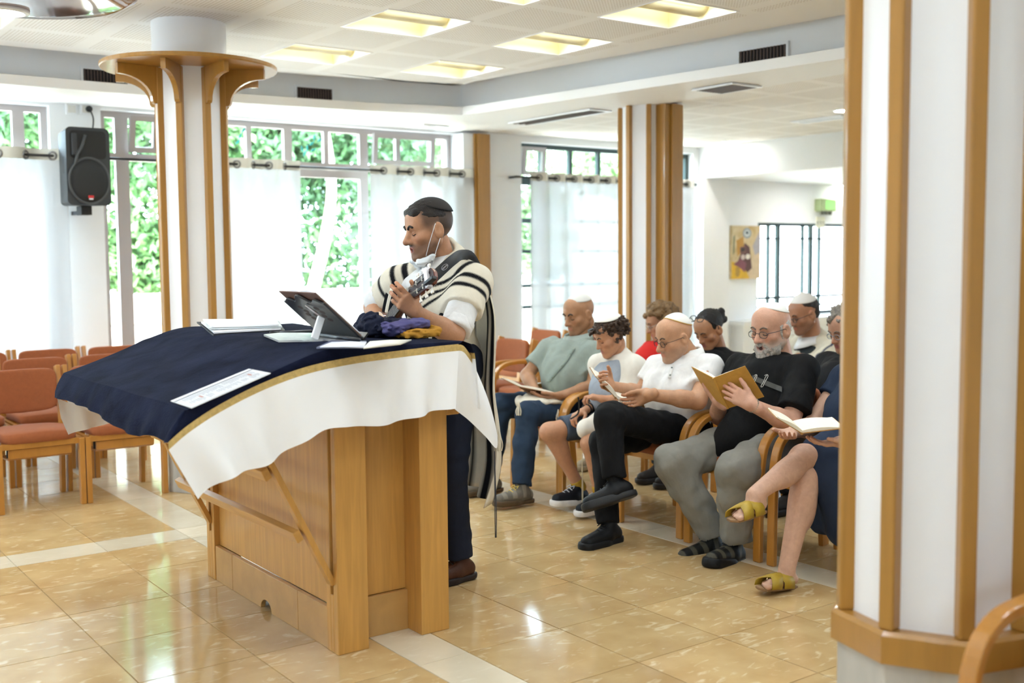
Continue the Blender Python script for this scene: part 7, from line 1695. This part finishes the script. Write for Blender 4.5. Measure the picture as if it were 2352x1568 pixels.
# black-haired woman
fw = unit(V3(-0.90, -0.02, -0.50)); c = J(1628, 757, 5.12); N_ = J(1652, 812, 5.13); hip = V3(5.46, 5.14, 0.53)
shL, shR, elL, elR, wrL, wrR = lap_arms(N_, 0.175, hip); HL, HR = hands2(wrL, wrR)
t, R = seated('woman in black with tied-back black hair and sunglasses pushed up, looking down', c, fw, UPV, 1.0, 'B5825F', head_prims(0, 0.9, 0.95, 0.45), head_colour('B5825F', lip='A85E55'), N_, shL, shR, elL, wrL, elR, wrR, HL, HR, hip, 0, 0, 0, 0, (), 0.052, hh=0.005)
finish_face(t, c, R, 1.0, '1E1613')
r_ = np.random.default_rng(90); pr_ = [el((0.01 + r_.uniform(-0.03, 0.03), -0.125 + r_.uniform(-0.03, 0.02), 0.02 + r_.uniform(-0.05, 0.04)), r_.uniform(0.016, 0.026), k=0.008) for k in range(26)]
b = Blob(); b.sdf([el(CRC + V3(0, -0.008, 0.006), CRR * 1.07, k=0.01, clip=[((0, 0.066, 0.060), (0, 1, -0.62))]), el((0, -0.125, 0.02), (0.04, 0.035, 0.045), k=0.02)] + pr_, 0.005, np.array(lin('17120F')), noise=folds(91, 180, 400), namp=0.0022, xf=lambda V: c + V @ R.T); b.build('hair', HAIRM, t)
Rg = R @ np.array([[1, 0, 0], [0, math.cos(1.0), -math.sin(1.0)], [0, math.sin(1.0), math.cos(1.0)]]); glasses(t, c + R[:, 2] * 0.030, Rg, 1.04, '2A2226', w=0.025, hgt=0.021, y=0.112, r=0.003)
garment(t, 'black_top', torso(N_, hip + V3(0, 0, 0.02), shL, shR, fw, 0.5, 0.155) + [sleeve(shL, elL, 0.7), sleeve(shR, elR, 0.7)], '0F0F11', seed=92, amp=0.006)
simple_legs(t, hip, '2A2B30', 93, '2A2420')
# man in a shawl at the back
fw = unit(V3(-0.93, 0.30, -0.34)); c = J(1846, 722, 5.15); N_ = J(1866, 785, 5.16); hip = V3(6.42, 5.16, 0.53)
shL, shR, elL, elR, wrL, wrR = lap_arms(N_, 0.205, hip); wrL = J(1838, 820, 5.0); elL = J(1885, 838, 4.93); HL, HR = hands2(wrL, wrR)
t, R = seated('man in a cream shawl, grey vest, spectacles and white skullcap sitting by the barred window', c, fw, UPV, 1.08, 'AE7C5E', head_prims(0, 1.05, 1.05, 0.8), head_colour('AE7C5E', '4A3A34', 0.4), N_, shL, shR, elL, wrL, elR, wrR, HL, HR, hip, 0, 0, 0, 0, (), 0.066, hh=0.0055)
finish_face(t, c, R, 1.08, '2A201B'); glasses(t, c, R, 1.08, '2A3038', r=0.0022)
b = Blob(); b.sdf([el(CRC + V3(0, -0.004, 0.004), CRR * V3(1.05, 1.05, 1.05), clip=[((0, 0.0, 0.055), (0, 0.45, -1))]), el((0, -0.06, 0.0), (0.074, 0.050, 0.062), k=0.02)], 0.005, np.array(lin('2E2622')), noise=folds(95, 200, 420), namp=0.004, xf=lambda V: c + (V * 1.08) @ R.T); b.build('hair', HAIRM, t)
cap_shell(t, c, R, 1.08, (0, -0.16, 1), 1.02, 'E2DFDA', grow=1.13, peak=0.12, rim='D2CEC8')
garment(t, 'grey_vest', torso(N_, hip + V3(0.02, 0, 0.02), shL, shR, fw, 0.0, 0.140), '2F3436', seed=96)
collar(t, N_ + V3(-0.012, 0, 0.03), fw, 'E6E6E6', 0.088, hgt=0.040)
def bc_(V): return bands(np.abs(V[:, 1] - N_[1]), [(0.235, 0.25)], np.array(lin('D6CFBC')), np.array(lin('2A3050')))
garment(t, 'prayer_shawl', [rc(N_ + V3(0.03, 0, 0.02), shL, 0.085, 0.085, k=0.05), rc(N_ + V3(0.03, 0, 0.02), shR, 0.085, 0.085, k=0.05), rc(shL, elL, 0.088, 0.095, k=0.05), rc(shR, shR + (elR - shR) * 0.8, 0.085, 0.09, k=0.05), rc(hip + V3(0.02, 0, 0.05), (shL + shR) / 2 - V3(0, 0, 0.1) + V3(0.02, 0, 0), 0.185, 0.18, k=0.05, sq=((1, 0, 0), 0.78)), rc(N_ + V3(-0.13, 0.02, 0.03), hip + V3(-0.20, 0.02, 0.1), 0.045, 0.05, k=0.015, op='s'), el(N_ + V3(-0.05, 0, 0.075), (0.085, 0.07, 0.06), k=0.02, op='s')], 'D6CFBC', seed=97, amp=0.009, h=0.008, material=WOOL, colf=bc_)
simple_legs(t, hip, '2A2B30', 98, '2A2420')
# grey-haired woman at the pillar edge
fw = unit(V3(-0.95, 0.2, -0.35)); c = J(1942, 758, 4.06); N_ = J(1952, 818, 4.07); hip = V3(5.42, 4.02, 0.53)
shL, shR, elL, elR, wrL, wrR = lap_arms(N_, 0.17, hip); HL, HR = hands2(wrL, wrR)
t, R = seated('grey curly-haired woman in black peeking out from behind the right pillar', c, fw, UPV, 1.0, 'B88A70', head_prims(0, 0.9, 0.95, 0.4), head_colour('B88A70', lip='A05A58'), N_, shL, shR, elL, wrL, elR, wrR, HL, HR, hip, 0, 0, 0, 0, (), 0.05, hh=0.0055)
finish_face(t, c, R, 1.0, '6B6058'); glasses(t, c, R, 1.0, '9AA2AC', metal=0.6)
curls(t, c, R, 1.0, '8E857A', 101, 150, (0.018, 0.027), (1.02, 1.26), hairtest)
garment(t, 'black_top', torso(N_, hip + V3(0, 0, 0.02), shL, shR, fw, 0.5, 0.15) + [sleeve(shL, elL, 0.9, 0.07, 0.07), sleeve(shR, elR, 0.9, 0.07, 0.07)], '151518', seed=102)
simple_legs(t, hip, '22232A', 103, '2A2420')
